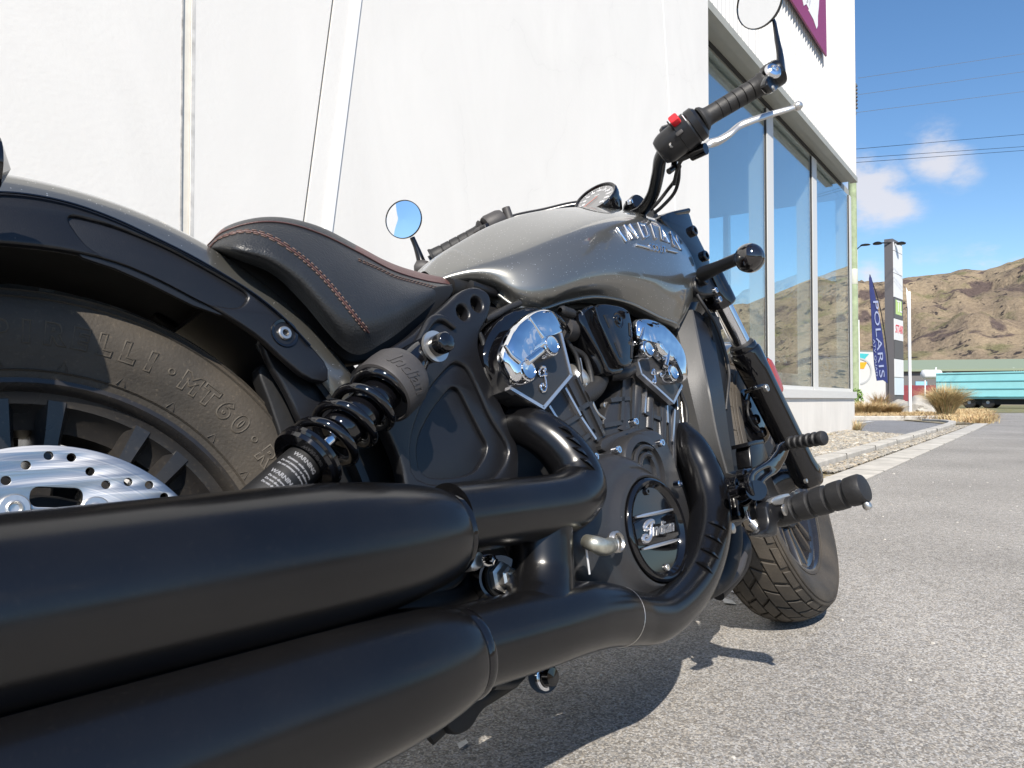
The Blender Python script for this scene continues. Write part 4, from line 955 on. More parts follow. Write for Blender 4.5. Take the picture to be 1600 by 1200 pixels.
# ---------------------------------------------------------------- wheels
TP = [(.213, .050), (.219, .055), (.228, .0575), (.240, .065), (.256, .072), (.272, .0755), (.286, .0745), (.297, .069), (.3055, .060), (.3125, .047), (.3175, .030), (.3205, .015), (.3215, 0)]
def crown(s, R):
    """tread surface: s in -1..1 across, returns (r, y)"""
    t = abs(s)*5.4; pts = TP[::-1]; k = min(int(t), len(pts)-2); f = t-k
    r = pts[k][0]*(1-f)+pts[k+1][0]*f; y = pts[k][1]*(1-f)+pts[k+1][1]*f
    return r, math.copysign(y, s) if s else 0.0
def make_wheel(parent, gloss, dusty, seed, tread_n=30):
    prof = [(r-.0055 if r > .300 else r, y) for r, y in TP]
    full = prof+[(r, -y) for r, y in prof[::-1][1:]]
    # crown rings plus the moulded rib lines of the sidewall
    ty = lathe('tyre', [(r, -y) for r, y in full], (0, 0, 0), (0, 1, 0), M_tyre, parent, segs=120, ang=40)
    g = Geo()
    for r_, y_ in ((.2265, .0580), (.2905, .0738), (.2985, .0695)):
        for sg in (-1, 1): g.add(*lathe_geo([(r_-.0012, y_*sg-.0006*sg), (r_, (y_+.0013)*sg), (r_+.0012, y_*sg-.0006*sg)], (0, 0, 0), (0, 1, 0), 96))
    g.build('sidewall_rib', M_tyre, parent)
    g = Geo(); n = tread_n; dphi = 2*PI/n
    def blk(p0, p1, s0, s1, sk, ro):
        nu_, nv_ = 3, 3; vs = []; cen = ((p0+p1)/2, (s0+s1)/2)
        for lay, ins, dr in ((0, 0.0, -.0065), (1, 0.0, -.0012), (2, .045, 0)):
            for i in range(nu_+1):
                for j in range(nv_+1):
                    a = p0+(p1-p0)*i/nu_; s = s0+(s1-s0)*j/nv_
                    a = cen[0]+(a-cen[0])*(1-ins); s = cen[1]+(s-cen[1])*(1-ins)
                    r, y = crown(s, 0); ph = (a+sk*(abs(s)-.4)+ro)*dphi
                    # offset along the surface normal
                    r2, y2 = crown(min(abs(s)+.02, 1.15)*(1 if s >= 0 else -1), 0); tx = Vector((y2-y, r2-r))
                    nn = Vector((-tx.y, tx.x)) if tx.length > 1e-9 else Vector((0, 1))
                    if nn.y < 0: nn = -nn
                    nn.normalize(); rr = r+nn.y*dr; yy = y+nn.x*dr
                    vs.append((rr*math.cos(ph), yy, rr*math.sin(ph)))
        W = nv_+1; K = (nu_+1)*W; fs = []
        for i in range(nu_):
            for j in range(nv_): k = 2*K+i*W+j; fs.append([k, k+1, k+W+1, k+W])
        ring = [i*W for i in range(nu_+1)]+[nu_*W+j for j in range(1, nv_+1)]+[i*W+nv_ for i in range(nu_-1, -1, -1)]+[j for j in range(nv_-1, 0, -1)]
        for lay in (0, 1):
            for q in range(len(ring)):
                a, b = ring[q], ring[(q+1) % len(ring)]; fs.append([lay*K+a, lay*K+b, (lay+1)*K+b, (lay+1)*K+a])
        g.add(vs, fs)
    for i in range(n):
        for sg in (-1, 1):
            st = .5 if sg > 0 else 0
            for (a, b, s0, s1, sk, ro) in ((.05, .92, .02, .31, 1.3, st), (.06, .90, .345, .63, 1.1, st+.46), (.08, .88, .665, .93, .5, st+.95), (.12, .46, .955, 1.10, .2, st+.95), (.56, .86, .955, 1.06, .2, st+.95)):
                if sg > 0: blk(i+a, i+b, s0, s1, sk, ro)
                else: blk(i+a, i+b, -s1, -s0, sk, ro)
    mk('tread', g.v, g.f, M_tyre, parent, 30)['kind'] = 'stuff'
    R_ = M_rim if dusty else M_rimf
    rp = [(.2215, -.0515), (.2195, -.0555), (.2150, -.0560), (.2115, -.0530), (.2090, -.0450), (.2035, -.0420), (.1990, -.0405), (.1960, -.034), (.1900, -.026), (.1790, -.020), (.1770, 0)]
    rp = rp+[(r, -y) for r, y in rp[::-1][1:]]
    ro_ = [(.205, .050), (.205, -.050)]
    g = Geo(); g.add(*lathe_geo(rp, (0, 0, 0), (0, 1, 0), 96)); g.build('rim', R_, parent)
    # spokes in pairs
    def spoke(ang):
        c, s = math.cos(ang), math.sin(ang); u = Vector((c, 0, s)); v = Vector((-s, 0, c)); vs = []
        st = [(.045, .013, .036), (.08, .0105, .034), (.13, .0098, .035), (.170, .0105, .040), (.203, .0135, .043)]
        for r, wd, dp in st:
            for a, b in ((-wd, -dp*.75), (-wd*.55, -dp), (wd*.55, -dp), (wd, -dp*.75), (wd, dp*.75), (wd*.55, dp), (-wd*.55, dp), (-wd, dp*.75)):
                vs.append(u*r+v*a+Vector((0, b, 0)))
        fs = []
        for i in range(len(st)-1):
            for k in range(8): fs.append([i*8+k, i*8+(k+1) % 8, (i+1)*8+(k+1) % 8, (i+1)*8+k])
        return vs, fs
    for k in range(10):
        for d in (-6, 6):
            vs, fs = spoke(rad(k*36+d*1.1+15)); mk('spoke', vs, fs, R_, parent, 35)
    lathe('hub', [(.012, -.085), (.03, -.085), (.034, -.07), (.040, -.05), (.055, -.036), (.055, .036), (.04, .05), (.034, .07), (.012, .085)], (0, 0, 0), (0, 1, 0), R_, parent, 40)
    lathe('hub_flange', [(.04, -.045), (.112, -.045), (.115, -.04), (.096, .04), (.092, .045), (.04, .045)], (0, 0, 0), (0, 1, 0), M_dark, parent, 48)
def disc(parent, y, R=.149):
    L_ = [circ(0, 0, R, 96)]; 
    inner = []
    for i in range(120):
        a = 2*PI*i/120; rr = .0935+.006*math.cos(10*(a-rad(100.5))); inner.append((rr*math.cos(a), rr*math.sin(a)))
    L_.append(inner)
    for k in range(10):
        b0 = rad(100.5+36*k)
        for q_, rr in enumerate((.1225, .1325, .1398, .1395, .1300)): a = b0-rad(7.2*q_); L_.append(circ(rr*math.cos(a), rr*math.sin(a), .0037, 14))
        a = b0+rad(18); sl = []
        for (t_, rr) in ((-1, -1), (1, -1), (1, 1), (-1, 1)):
            for q in range(5):
                ph = {(-1, -1): PI, (1, -1): -PI/2, (1, 1): 0, (-1, 1): PI/2}[(t_, rr)]+q*PI/8
                tx = t_*.0135+.0065*math.cos(ph); ry = rr*.0020+.0065*math.sin(ph)
                sl.append((tx, ry))
        u = Vector((math.cos(a), math.sin(a))); v = Vector((math.sin(a), -math.cos(a)))
        L_.append([tuple(u*(.1040+p[1])+v*p[0]) for p in sl])
    vs, fs = curve_geo(L_, .005, .0004, 1)
    d_ = mk('brake_disc', [(a.x, y-a.z, a.y) for a in vs], fs, M_disc, parent, 30)
    vs, fs = curve_geo([[(.0905*math.cos(2*PI*i/100)*(1+.05*math.cos(10*(2*PI*i/100-rad(100.5)))), .0905*math.sin(2*PI*i/100)*(1+.05*math.cos(10*(2*PI*i/100-rad(100.5))))) for i in range(100)], circ(0, 0, .035, 40)], .006, .0008)
    mk('disc_carrier', [(a.x, y+.004-a.z, a.y) for a in vs], fs, M_dark, parent, 30)
    for k in range(10):
        a = rad(100.5+36*k); c = (.0985*math.cos(a), y-.0026, .0985*math.sin(a))
        lathe('disc_bolt', [(.0118, -.001), (.0118, .0025), (.0108, .0033), (.0066, .0033), (.0064, .0045), (.0052, .0050), (.0036, .0018), (.0001, .0015)], c, (0, -1, 0), M_alu, parent, 24, 25)
rw = empty('rear_wheel', (0, 0, .323), bike); rw.rotation_euler.y = rad(0)
make_wheel(rw, False, True, 1); disc(rw, -.0905)
# raised outline lettering round the rear sidewall
def arc_text(parent, txt, a0, r_mid, size, pitch):
    for i, ch in enumerate(txt):
        if ch == ' ': continue
        vs, fs = text_geo(ch, size, 0, bev=.00085, outline=True, res=4, off=.0014)
        out = []
        for v in vs:
            a = rad(a0-(i-3)*pitch)-v.x*1.05/r_mid; r = r_mid+v.y
            for (r0_, ya), (r1_, yb) in zip(TP, TP[1:]):
                if r0_ <= r <= r1_: y0_ = -(ya+(yb-ya)*(r-r0_)/(r1_-r0_)); break
            out.append((r*math.cos(a), y0_-v.z-.0002, r*math.sin(a)))
        mk('sidewall_letter', out, fs, M_letter, parent, 60)
arc_text(rw, 'PIRELLI\u00b7MT60\u00b7RS', 79.3, .2572, .0245, 4.87)
arc_text(rw, 'PIRELLI\u00b7MT60\u00b7RS', 259.3, .2572, .0245, 4.87)
g = Geo()
for i in range(28):
    a = rad(i*360/28+4); r0_ = .2285; c = Vector((math.cos(a), 0, math.sin(a))); v = Vector((-math.sin(a), 0, math.cos(a)))
    p = [c*(r0_)+v*-.004, c*(r0_+.008), c*r0_+v*.004]
    for q in p: q.y = -(.0588+.0035*((q.length-.2285)/.008))
    g.add(*tube_geo(p, .0006, 5, smooth=False))
g.build('sidewall_mark', M_tyre, rw)['kind'] = 'stuff'
lathe('axle_nut', [(.024, 0), (.024, .008), (.018, .012), (.015, .02), (.0001, .02)], (0, -.125, .323), YN, M_steel, bike, 6)

rake = rad(29); SAX = Vector((-math.sin(rake), 0, math.cos(rake))); STE = 0.186
SO = Vector((1.562, 0, .32))-Vector((math.cos(rake), 0, math.sin(rake)))*.05
MST = Matrix.Translation(SO) @ Matrix.Rotation(STE, 4, SAX) @ Matrix.Translation(-SO)
def SF(p): return MST @ Vector(p)
fwh = empty('front_wheel', (0, 0, 0), bike); fwh.matrix_local = MST @ Matrix.Translation((1.562, 0, .32))
make_wheel(fwh, True, False, 2); disc(fwh, .0905)

# ---------------------------------------------------------------- rear fender and its side struts
AX = Vector((0, 0, .323))
fp = [(.350, -.1135), (.358, -.1145), (.372, -.113), (.389, -.106), (.400, -.092), (.4065, -.072), (.4105, -.04), (.4115, 0)]
fp = fp+[(r, -y) for r, y in fp[::-1][1:]]
inn = [(r-.004, y*.965) for r, y in fp[::-1]]
vs, fs = lathe_geo([(r, y) for r, y in fp+inn], AX, (0, 1, 0), 60, a0=0, a1=1, ref=(1, 0, 0))
def arc_loft(prof, a0, a1, n, closed=True):
    vs = []; fs = []; k = len(prof)
    for i in range(n+1):
        a = a0+(a1-a0)*i/n
        for r, y in prof: vs.append((r*math.cos(a), y, .323+r*math.sin(a)))
    for i in range(n):
        for j in range(k if closed else k-1): j2 = (j+1) % k; fs.append([i*k+j, i*k+j2, (i+1)*k+j2, (i+1)*k+j])
    fs += [list(range(k)), [n*k+j for j in range(k)]]
    return vs, fs
vs, fs = arc_loft(fp+inn, rad(30), rad(168), 60); rfen = mk('rear_fender', vs, fs, M_tank, bike, 45)
li = [(r-.007, y*.95) for r, y in fp]; vs, fs = arc_loft(li+[(r-.003, y*.99) for r, y in li[::-1]], rad(28), rad(167), 60); mk('fender_liner', vs, fs, M_dark, rfen, 45)
# strut: long curved plate with a pressed panel, bolted to the fender
top = [(-120, 318), (-60, 304), (0, 300), (60, 306), (120, 320), (180, 342), (240, 370), (300, 400), (350, 429), (400, 461), (445, 498), (485, 540), (512, 572)]
bot = [(512, 600), (478, 592), (440, 560), (405, 527), (365, 500), (330, 480), (290, 459), (240, 434), (190, 413), (140, 399), (80, 388), (0, 380), (-60, 378), (-120, 385)]
rec = [(104, 343), (112, 337), (180, 355), (260, 388), (340, 432), (381, 456), (388, 466), (377, 480), (358, 482), (325, 474), (255, 436), (195, 409), (150, 396), (128, 378)]
L1 = [chaik([Vector((*((lambda b: (b.x, b.z))(P(a, b_, -.122))),)) for a, b_ in top+bot], 1), chaik([Vector(((lambda b: (b.x, b.z))(P(a, b_, -.122)))) for a, b_ in rec], 2)]
strut = plate('fender_strut', L1, -.124, .010, M_matte, bike, bevel=.0028, px=False, rnd=0, mirror=True)
vs, fs = side_geo([chaik([Vector(((lambda b: (b.x, b.z))(P(a, b_, -.122)))) for a, b_ in [(90, 330), (200, 348), (340, 420), (400, 460), (392, 495), (330, 490), (200, 425), (110, 395)]], 1)], -.1205, .004, .001)
mk('pressed_panel', vs, fs, M_matte, strut, 30)
b_ = P(446, 520, -.126); lathe('bolt_cup', [(.0165, -.001), (.0155, .0015), (.0125, .0008), (.0112, -.003)], (b_.x, -.124, b_.z), YN, M_gloss, strut, 28)
bolt('strut_bolt', (b_.x, -.121, b_.z), .0078, .006, M_steel, strut)
g = Geo(); g.add(*tube_geo([P(x, y, -.1265) for x, y in top[1:-1]], .0012, 6)); g.build('edge_line', M_gloss, strut)
# lower gusset in front of the tyre
plate('frame_gusset', [[(405, 522), (420, 548), (440, 546), (505, 545), (512, 553), (516, 592), (545, 600), (580, 625), (572, 690), (500, 700), (470, 660), (448, 610), (420, 566)]], -.100, .012, M_matte, bike, .004, mirror=True)
plate('frame_gusset', [[(395, 560), (470, 590), (540, 640), (620, 700), (620, 800), (460, 760), (430, 650)]], -.080, .02, M_dark, bike, .003, mirror=True)
# inner fender close to the tyre
vs, fs = arc_loft([(.335, -.098), (.345, -.098), (.345, .098), (.335, .098)], rad(-12), rad(60), 30); mk('inner_fender', vs, fs, M_matte, bike, 30)
# rear turn signal at the picture's left edge
c = P(-36, 254, -.19); g = Geo(); g.add(*lathe_geo([(.0001, -.030), (.014, -.027), (.022, -.016), (.025, 0), (.023, .012), (.0001, .022)], c, (1, 0, 0), 28)); ts = g.build('turn_signal', M_gloss, bike)
tube('signal_stem', [c, c+V(-.01, .07, -.01)], .007, M_gloss, ts, segs=12)
g = Geo(); g.add(*lathe_geo([(.0001, -.030), (.014, -.027), (.022, -.016), (.025, 0), (.023, .012), (.0001, .022)], (c.x, .19, c.z), (1, 0, 0), 28)); g.add(*tube_geo([(c.x, .19, c.z), (c.x, .11, c.z)], .007, 12)); g.build('turn_signal', M_gloss, bike)

plate('tyre_shade_plate', [[(-110, 190), (-85, 215), (-80, 300), (-90, 400), (-160, 420), (-260, 300), (-200, 180)]], -.19, .012, M_matte, bike, .003, rnd=1)  # unseen plate added behind the signal to shade the rear tyre
# ---------------------------------------------------------------- seat
def CV(pix, ys): 
    n = len(pix); ys = ys if isinstance(ys, (list, tuple)) else [ys]*n
    return [P(a[0], a[1], y) for a, y in zip(pix, ys)]
bL = CV([(330, 391), (374, 407), (426, 429), (470, 470), (546, 551), (600, 535), (650, 497), (688, 464), (707, 448)], [-.085, -.115, -.125, -.128, -.13, -.128, -.115, -.095, -.075])
mL = CV([(324, 388), (362, 388), (415, 398), (466, 425), (526, 478), (578, 485), (632, 468), (677, 452), (706, 444)], [-.085, -.135, -.15, -.155, -.155, -.148, -.128, -.10, -.077])
sL = CV([(322, 386), (350, 362), (400, 348), (450, 350), (504, 367), (559, 394), (613, 422.5), (662, 438), (702, 445)], [-.075, -.11, -.128, -.13, -.125, -.115, -.10, -.085, -.070])
tL = CV([(324, 384), (350, 358), (399, 346.5), (450, 349), (504, 366), (558, 391), (611, 413), (660, 427), (706, 436)], [-.06, -.08, -.095, -.095, -.09, -.075, -.06, -.05, -.045])
cL = [Vector((p.x+.01, 0, p.z+d)) for p, d in zip(tL, (.0, -.004, -.008, -.010, -.010, -.008, -.005, -.002, .0))]
NU, NV = 90, 29
vs, fs, W_ = loft_geo([bL, mL, sL, tL, cL], NU, NV)
mi = []
half = (NV-1); srow = int(round(half*2/4))
for i in range(NU-1):
    for k in range(W_-1):
        kk = k if k < W_/2 else W_-2-k
        mi.append(1 if kk >= srow and (i > NU*.60 or i < NU*.12) else 0)
seat = mk('seat', vs, fs, [M_leather, M_brown], bike, 60); seat.data.polygons.foreach_set('material_index', mi)
def bvh_of(vs, fs): return BVHTree.FromPolygons([tuple(v) for v in vs], fs)
bv_seat = bvh_of(vs, fs)
def on(bv, px, py, lift=0.0):
    d = (MBI @ raydir(px, py)).normalized(); h, n, i, t = bv.ray_cast(CB, d)
    if h is None: return None
    if n.dot(d) > 0: n = -n
    return h+n*lift, n
def on_path(bv, pix, n, lift):
    out = []
    for q in catm([Vector((a, b, 0)) for a, b in pix], n):
        h = on(bv, q.x, q.y, lift)
        if h: out.append(h[0])
    return out
def stitch(pts, length, gap, r):
    g = Geo(); acc = 0; i = 0
    seg = []; d = 0
    for a, b in zip(pts, pts[1:]):
        L_ = (b-a).length; k = max(int(L_/.0008), 1)
        for j in range(k): seg.append(a.lerp(b, j/k))
    step = max(1, int((length+gap)/.0008)); ln = max(1, int(length/.0008))
    for i in range(0, len(seg)-ln-1, step): g.add(*tube_geo([seg[i], seg[i+ln//2], seg[i+ln]], [r*.85, r*.85], 6, n=3, smooth=False))
    return g
sp1 = [(326, 389), (338, 377), (356, 369), (380, 364), (404, 367), (430, 378), (458, 396), (486, 419), (512, 446), (535, 474), (556, 501), (574, 522), (590, 534)]
for dx, dy in ((0, 0), (5.5, -4.5)):
    pp = on_path(bv_seat, [(a+dx*.7, b+dy) for a, b in sp1[:-1]], 160, .0006)
    st_ = stitch(pp, .0042, .0018, .0009); o = mk('stitching', st_.v, st_.f, M_thread, seat, None); o['kind'] = 'stuff'
pp = on_path(bv_seat, [(a+2, b-2.2) for a, b in sp1[:-1]], 160, .0002); tube('seam', pp, .0013, M_brown, seat, segs=8, smooth=False)
sp2 = [(560, 402), (590, 415), (617, 428), (645, 436), (668, 442), (690, 448), (700, 451)]
for o_ in (3, 6):
    pp = on_path(bv_seat, [(a, b+o_*.9) for a, b in sp2], 90, .0005)
    if len(pp) > 4: st_ = stitch(pp, .0042, .0018, .0008); o = mk('stitching', st_.v, st_.f, M_thread, seat, None); o['kind'] = 'stuff'
ed = [vs[i*W_+srow] for i in range(NU)]; tube('seam', [e+V(0, -.0008, .0002) for e in ed], .0010, M_brown, seat, segs=8, smooth=False)
tube('seam', [Vector((e.x, -e.y+.0008, e.z)) for e in ed], .0018, M_brown, seat, segs=8, smooth=False)
# seat pan and the dark gap beneath
plate('seat_pan', [[(330, 402), (400, 445), (470, 500), (530, 556), (552, 570), (610, 552), (665, 505), (712, 457), (705, 440), (560, 480), (400, 400)]], -.100, .02, M_dark, bike, .003, mirror=True)

# ---------------------------------------------------------------- side cover
hole = lambda px, py, y, r: [tuple(Vector((P(px, py, y).x, P(px, py, y).z))+Vector(c)) for c in circ(0, 0, r, 24)]
def pl2(pix, y): return [Vector(((lambda b: (b.x, b.z))(P(a, b_, y)))) for a, b_ in pix]
YC = -.132
outl = chaik(pl2([(556, 575), (600, 549), (640, 527), (672, 497), (700, 474), (722, 453), (744, 446), (764, 456), (770, 474), (762, 500), (750, 520), (748, 545), (757, 575), (775, 612), (795, 655), (808, 690), (813, 715), (810, 765), (640, 790), (628, 720), (600, 660), (575, 620)], YC), 2)
r1 = chaik(pl2([(640, 690), (668, 612), (704, 571), (716, 566), (731, 574), (745, 602), (768, 655), (790, 688), (796, 704), (790, 725), (770, 752), (648, 760)], YC), 2)
sidec = plate('side_cover', [outl, r1, hole(724, 488, YC, .0105), hole(746, 475, YC, .0105)], YC, .022, M_matte, bike, .005, px=False, rnd=0, mirror=True)
r2 = chaik(pl2([(655, 690), (680, 640), (704, 609), (714, 602), (724, 608), (738, 636), (758, 676), (768, 694), (764, 712), (745, 742), (663, 748)], YC), 2)
big = chaik(pl2([(625, 690), (660, 600), (704, 556), (716, 553), (740, 568), (760, 600), (780, 650), (802, 690), (806, 710), (800, 735), (780, 765), (635, 770)], YC), 2)
vs, fs = side_geo([big, r2], YC+.0065, .012, .003); mk('pressed_step', vs, fs, M_matte, sidec, 30)
vs, fs = side_geo([big], YC+.013, .006, .001); mk('pressed_floor', vs, fs, M_matte, sidec, 30)
b_ = P(747, 473, -.12); bolt('cover_bolt', (b_.x+.004, -.116, b_.z+.002), .007, .006, M_steel, sidec)
# raised upper edge of the cover
tube('cover_rib', [P(x, y, -.134) for x, y in ((615, 590), (650, 540), (672, 503), (690, 498), (710, 512))], [.004, .006, .004], M_matte, sidec)

# ---------------------------------------------------------------- tank
tl = CV([(664, 424), (690, 400), (728, 376), (775, 352), (830, 334), (895, 324.5), (955, 325), (1010, 335), (1052, 356), (1079, 386)], [-.020, -.022, -.025, -.028, -.03, -.03, -.03, -.03, -.035, -.035])
ul = CV([(678, 436), (706, 423), (744, 412), (796, 398), (856, 375), (920, 352), (975, 344), (1026, 354), (1064, 377), (1086, 408)], [-.045, -.062, -.085, -.110, -.130, -.140, -.140, -.132, -.115, -.085])
wl_ = CV([(686, 442), (718, 434), (760, 434), (812, 446), (866, 440), (925, 424), (980, 422), (1030, 432), (1068, 448), (1089, 448)], [-.05, -.07, -.095, -.127, -.151, -.164, -.164, -.156, -.140, -.106])
ll = CV([(692, 447), (730, 442), (772, 452), (806, 474), (846, 480), (888, 468), (936, 461), (984, 470), (1030, 492), (1062, 507)], [-.05, -.068, -.088, -.110, -.125, -.130, -.132, -.130, -.125, -.112])
bl = [Vector((p.x, p.y*.72, p.z-.001)) for p in ll]
cl = [Vector((p.x+.003, 0, p.z+.003)) for i, p in enumerate(tl)]
for c_l, nose in ((tl, .92), (ul, .84), (wl_, .76), (ll, .66), (bl, .66), (cl, .93)):
    last = c_l[-1]; c_l.append(Vector((last.x+.030, last.y*.45, last.z-(.012 if nose > .8 else -.004))))
vs, fs, WT = loft_geo([bl, ll, wl_, ul, tl, cl], 110, 41)
bv_tank = bvh_of(vs, fs)
tank = mk('fuel_tank', vs, fs, M_tank, bike, 70)
# rolled lower seam of the tank
edge = [vs[i*WT+int(round(40/5*1))] for i in range(110)]
lip = tube('tank_seam', [e+V(0, .004, -.002) for e in edge], .0032, M_tank, tank, segs=10, smooth=False)
tube('tank_seam', [Vector((e.x, -e.y-.004, e.z-.002)) for e in edge], .0032, M_tank, tank, segs=10, smooth=False)
# tank emblem
def warp(quad_, u, v, arch=0):
    TL, TR, BR, BL = [Vector(q) for q in quad_]
    p = (TL*(1-u)+TR*u)*v+(BL*(1-u)+BR*u)*(1-v); p = p+Vector((0, -arch*4*u*(1-u))); return p
def emblem(txt, q, arch, ext, m_, name, sp=1.0, off=.0, par=None, bv=None, res=3):
    vs, fs = text_geo(txt, 1.0, .5, off=off, sp=sp, res=res); x0, x1 = min(v.x for v in vs), max(v.x for v in vs); y0, y1 = min(v.y for v in vs), max(v.y for v in vs)
    out = []
    for v in vs:
        p = warp(q, (v.x-x0)/(x1-x0), (v.y-y0)/(y1-y0), arch); h = on(bv or bv_tank, p.x, p.y, 0)
        if not h: h = (P(p.x, p.y, -.1), Vector((0, -1, 0)))
        out.append(h[0]+h[1]*(ext*(.0 if v.z < 0 else 1.0)))
    return mk(name, out, fs, m_, par or tank, 30)
def pbar(pix, r, lift, m_, name, par, bv, flat=1.0):
    pts = [on(bv, a, b, lift)[0] for a, b in pix]; return tube(name, pts, r, m_, par, segs=10, flat=flat, smooth=len(pts) > 2)
def zz(x, y): return (880+x/6, 240+y/6)
strokes = [((498, 706), (584, 828), 1.1), ((572, 680), (640, 804), 1.1), ((580, 682), (694, 794), .75), ((624, 670), (694, 794), 1.0), ((700, 660), (758, 797), 1.1), ((706, 664), (762, 676), .7), ((762, 676), (796, 768), .8), ((758, 794), (796, 768), .7),
           ((820, 672), (862, 803), 1.1), ((906, 700), (922, 812), 1.0), ((908, 700), (988, 838), 1.0), ((918, 774), (958, 790), .6), ((1002, 744), (1032, 868), 1.1), ((1004, 746), (1092, 900), .75), ((1056, 780), (1092, 900), 1.0)]
for A2, B2, wd in strokes:
    if wd == 0: continue
    pts = [on(bv_tank, *zz(A2[0]+(B2[0]-A2[0])*t_, A2[1]+(B2[1]-A2[1])*t_), .0012)[0] for t_ in (0, .5, 1)]
    tube('tank_letter', pts, .0028*wd+.0004, M_chromes, tank, segs=8, smooth=False)
for quadp in ([(484, 708), (506, 690), (600, 820), (582, 842)], [(560, 684), (590, 668), (700, 800), (636, 816)], [(680, 656), (755, 664), (806, 780), (745, 806)], [(800, 676), (832, 668), (880, 800), (850, 812)], [(895, 706), (925, 696), (1000, 845), (912, 816)], [(990, 745), (1070, 768), (1112, 915), (1020, 872)]):
    q_ = [on(bv_tank, *zz(*p), .0014)[0] for p in quadp]; q0_ = [on(bv_tank, *zz(*p), -.001)[0] for p in quadp]
    mk('letter_plate', q_+q0_, [[0, 1, 2, 3], [0, 1, 5, 4], [1, 2, 6, 5], [2, 3, 7, 6], [3, 0, 4, 7]], mat('emblem_grey', (.16, .16, .17), metal=.8, rough=.3), tank, 20)
pbar([(992.5, 383), (1012, 388)], .0026, .002, M_chromef, 'emblem_bar', tank, bv_tank); pbar([(1040, 391.5), (1056, 395)], .0026, .002, M_chromef, 'emblem_bar', tank, bv_tank)
emblem('SCOUT', ((1012, 380.5), (1038, 385.5), (1039, 396), (1013, 391)), 0, .003, M_chromef, 'emblem_lettering', sp=.95, off=.01)
for a, b_, s_ in ((1004, 352, .003), (1012, 347, .0022)): pass
# hoses and frame rails under the tank
g = Geo()
g.add(*tube_geo([P(x, y, -.06) for x, y in ((700, 450), (760, 462), (820, 488), (900, 480), (980, 488), (1060, 520), (1085, 560))], .016, 14))
g.build('frame_rail', M_dark, bike)
tube('frame_rail', [P(x, y, -.085) for x, y in ((735, 446), (765, 456), (790, 462), (815, 478))], .008, M_matte, bike)

# dark mass of the engine bay so that no daylight shows through where there is none
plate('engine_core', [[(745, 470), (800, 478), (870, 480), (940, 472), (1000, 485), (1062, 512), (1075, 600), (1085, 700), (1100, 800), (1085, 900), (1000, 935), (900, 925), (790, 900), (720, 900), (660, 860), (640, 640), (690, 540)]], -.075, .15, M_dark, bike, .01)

# ---------------------------------------------------------------- engine
def ep(name, pix, y, d, m_, par=None, bev=.003, rnd=1, px=True): return plate(name, [pix], y, d, m_, par or bike, bev, px=px, rnd=rnd)
case = ep('crankcase', [(900, 905), (896, 860), (905, 800), (918, 745), (938, 716), (962, 700), (985, 678), (1010, 668), (1032, 672), (1050, 700), (1064, 745), (1078, 790), (1084, 830), (1074, 890), (1052, 918), (1000, 928), (940, 915)], -.150, .12, M_engine, bev=.008, rnd=2)
# stepped round cam drive cover
cc = P(1012, 735, -.165)
lathe('timing_cover', [(.062, -.02), (.062, .004), (.058, .010), (.046, .012), (.044, .005), (.038, .004), (.036, .008), (.028, .008), (.026, .003), (.0001, .003)], (cc.x, -.155, cc.z), YN, M_engine, case, 48)
for r0_, r1_ in ((.034, .040), (.022, .027)):
    g = Geo(); g.add(*tube_geo([(cc.x+math.cos(a)*(r0_+r1_)/2, -.168, cc.z+math.sin(a)*(r0_+r1_)/2) for a in [rad(60+i*10) for i in range(12)]], .0042, 8)); g.build('cast_rib', M_engine, case)
# big primary cover: rings that shift forward as they rise
rings = [(.712, .284, .128, -.120), (.712, .284, .128, -.150), (.714, .285, .126, -.163), (.719, .286, .119, -.174), (.726, .287, .108, -.182), (.733, .288, .100, -.185), (.739, .289, .0945, -.1835), (.744, .2895, .089, -.187), (.749, .290, .084, -.193), (.752, .290, .080, -.196), (.753, .290, .0775, -.195), (.7535, .290, .0765, -.188)]
vs = []; fs = []; ns = 72
for cx_, cz_, r_, y_ in rings:
    for i in range(ns): a = 2*PI*i/ns; vs.append((cx_+r_*math.cos(a), y_, cz_+r_*math.sin(a)))
for k in range(len(rings)-1):
    for i in range(ns): fs.append([k*ns+i, k*ns+(i+1) % ns, (k+1)*ns+(i+1) % ns, (k+1)*ns+i])
pcov = mk('primary_cover', vs, fs, M_engine, case, 50)
dc = Vector((.7535, -.197, .290))
lathe('cover_disc', [(.0765, -.012), (.0755, .001), (.0735, .0035), (.071, .0045), (.0665, .0035), (.0635, -.001), (.0615, -.0035), (.0001, -.0035)], dc, YN, M_gloss, case, 72, 30)
# raised centre band with two bright bars
def DP(u, v, w=0): return Vector((dc.x+u, dc.y-w, dc.z+v))
g = Geo()
def dpoly(pts, w0, w1, m_, name):
    vs, fs = curve_geo([chaik([Vector(p) for p in pts], 1)], w1-w0, .0008, 1); return mk(name, [Vector((dc.x+a.x, dc.y-(w0+w1)/2-a.z, dc.z+a.y)) for a in vs], fs, m_, case, 30)
dpoly([(-.0575, -.019), (.0575, -.019), (.0585, 0), (.0575, .019), (-.0575, .019), (-.0585, 0)], -.004, .0005, M_gloss, 'emblem_band')
for v_ in (.0205, -.0245): dpoly([(-.050, v_), (.050, v_), (.050, v_+.0052), (-.050, v_+.0052)], -.002, .0022, M_enginel, 'emblem_bar')
for u_, v_ in ((-.004, .056), (.004, -.056)): bolt('cover_bolt', DP(u_, v_, -.0035), .0052, .004, M_gloss if v_ > 0 else M_steel, case)
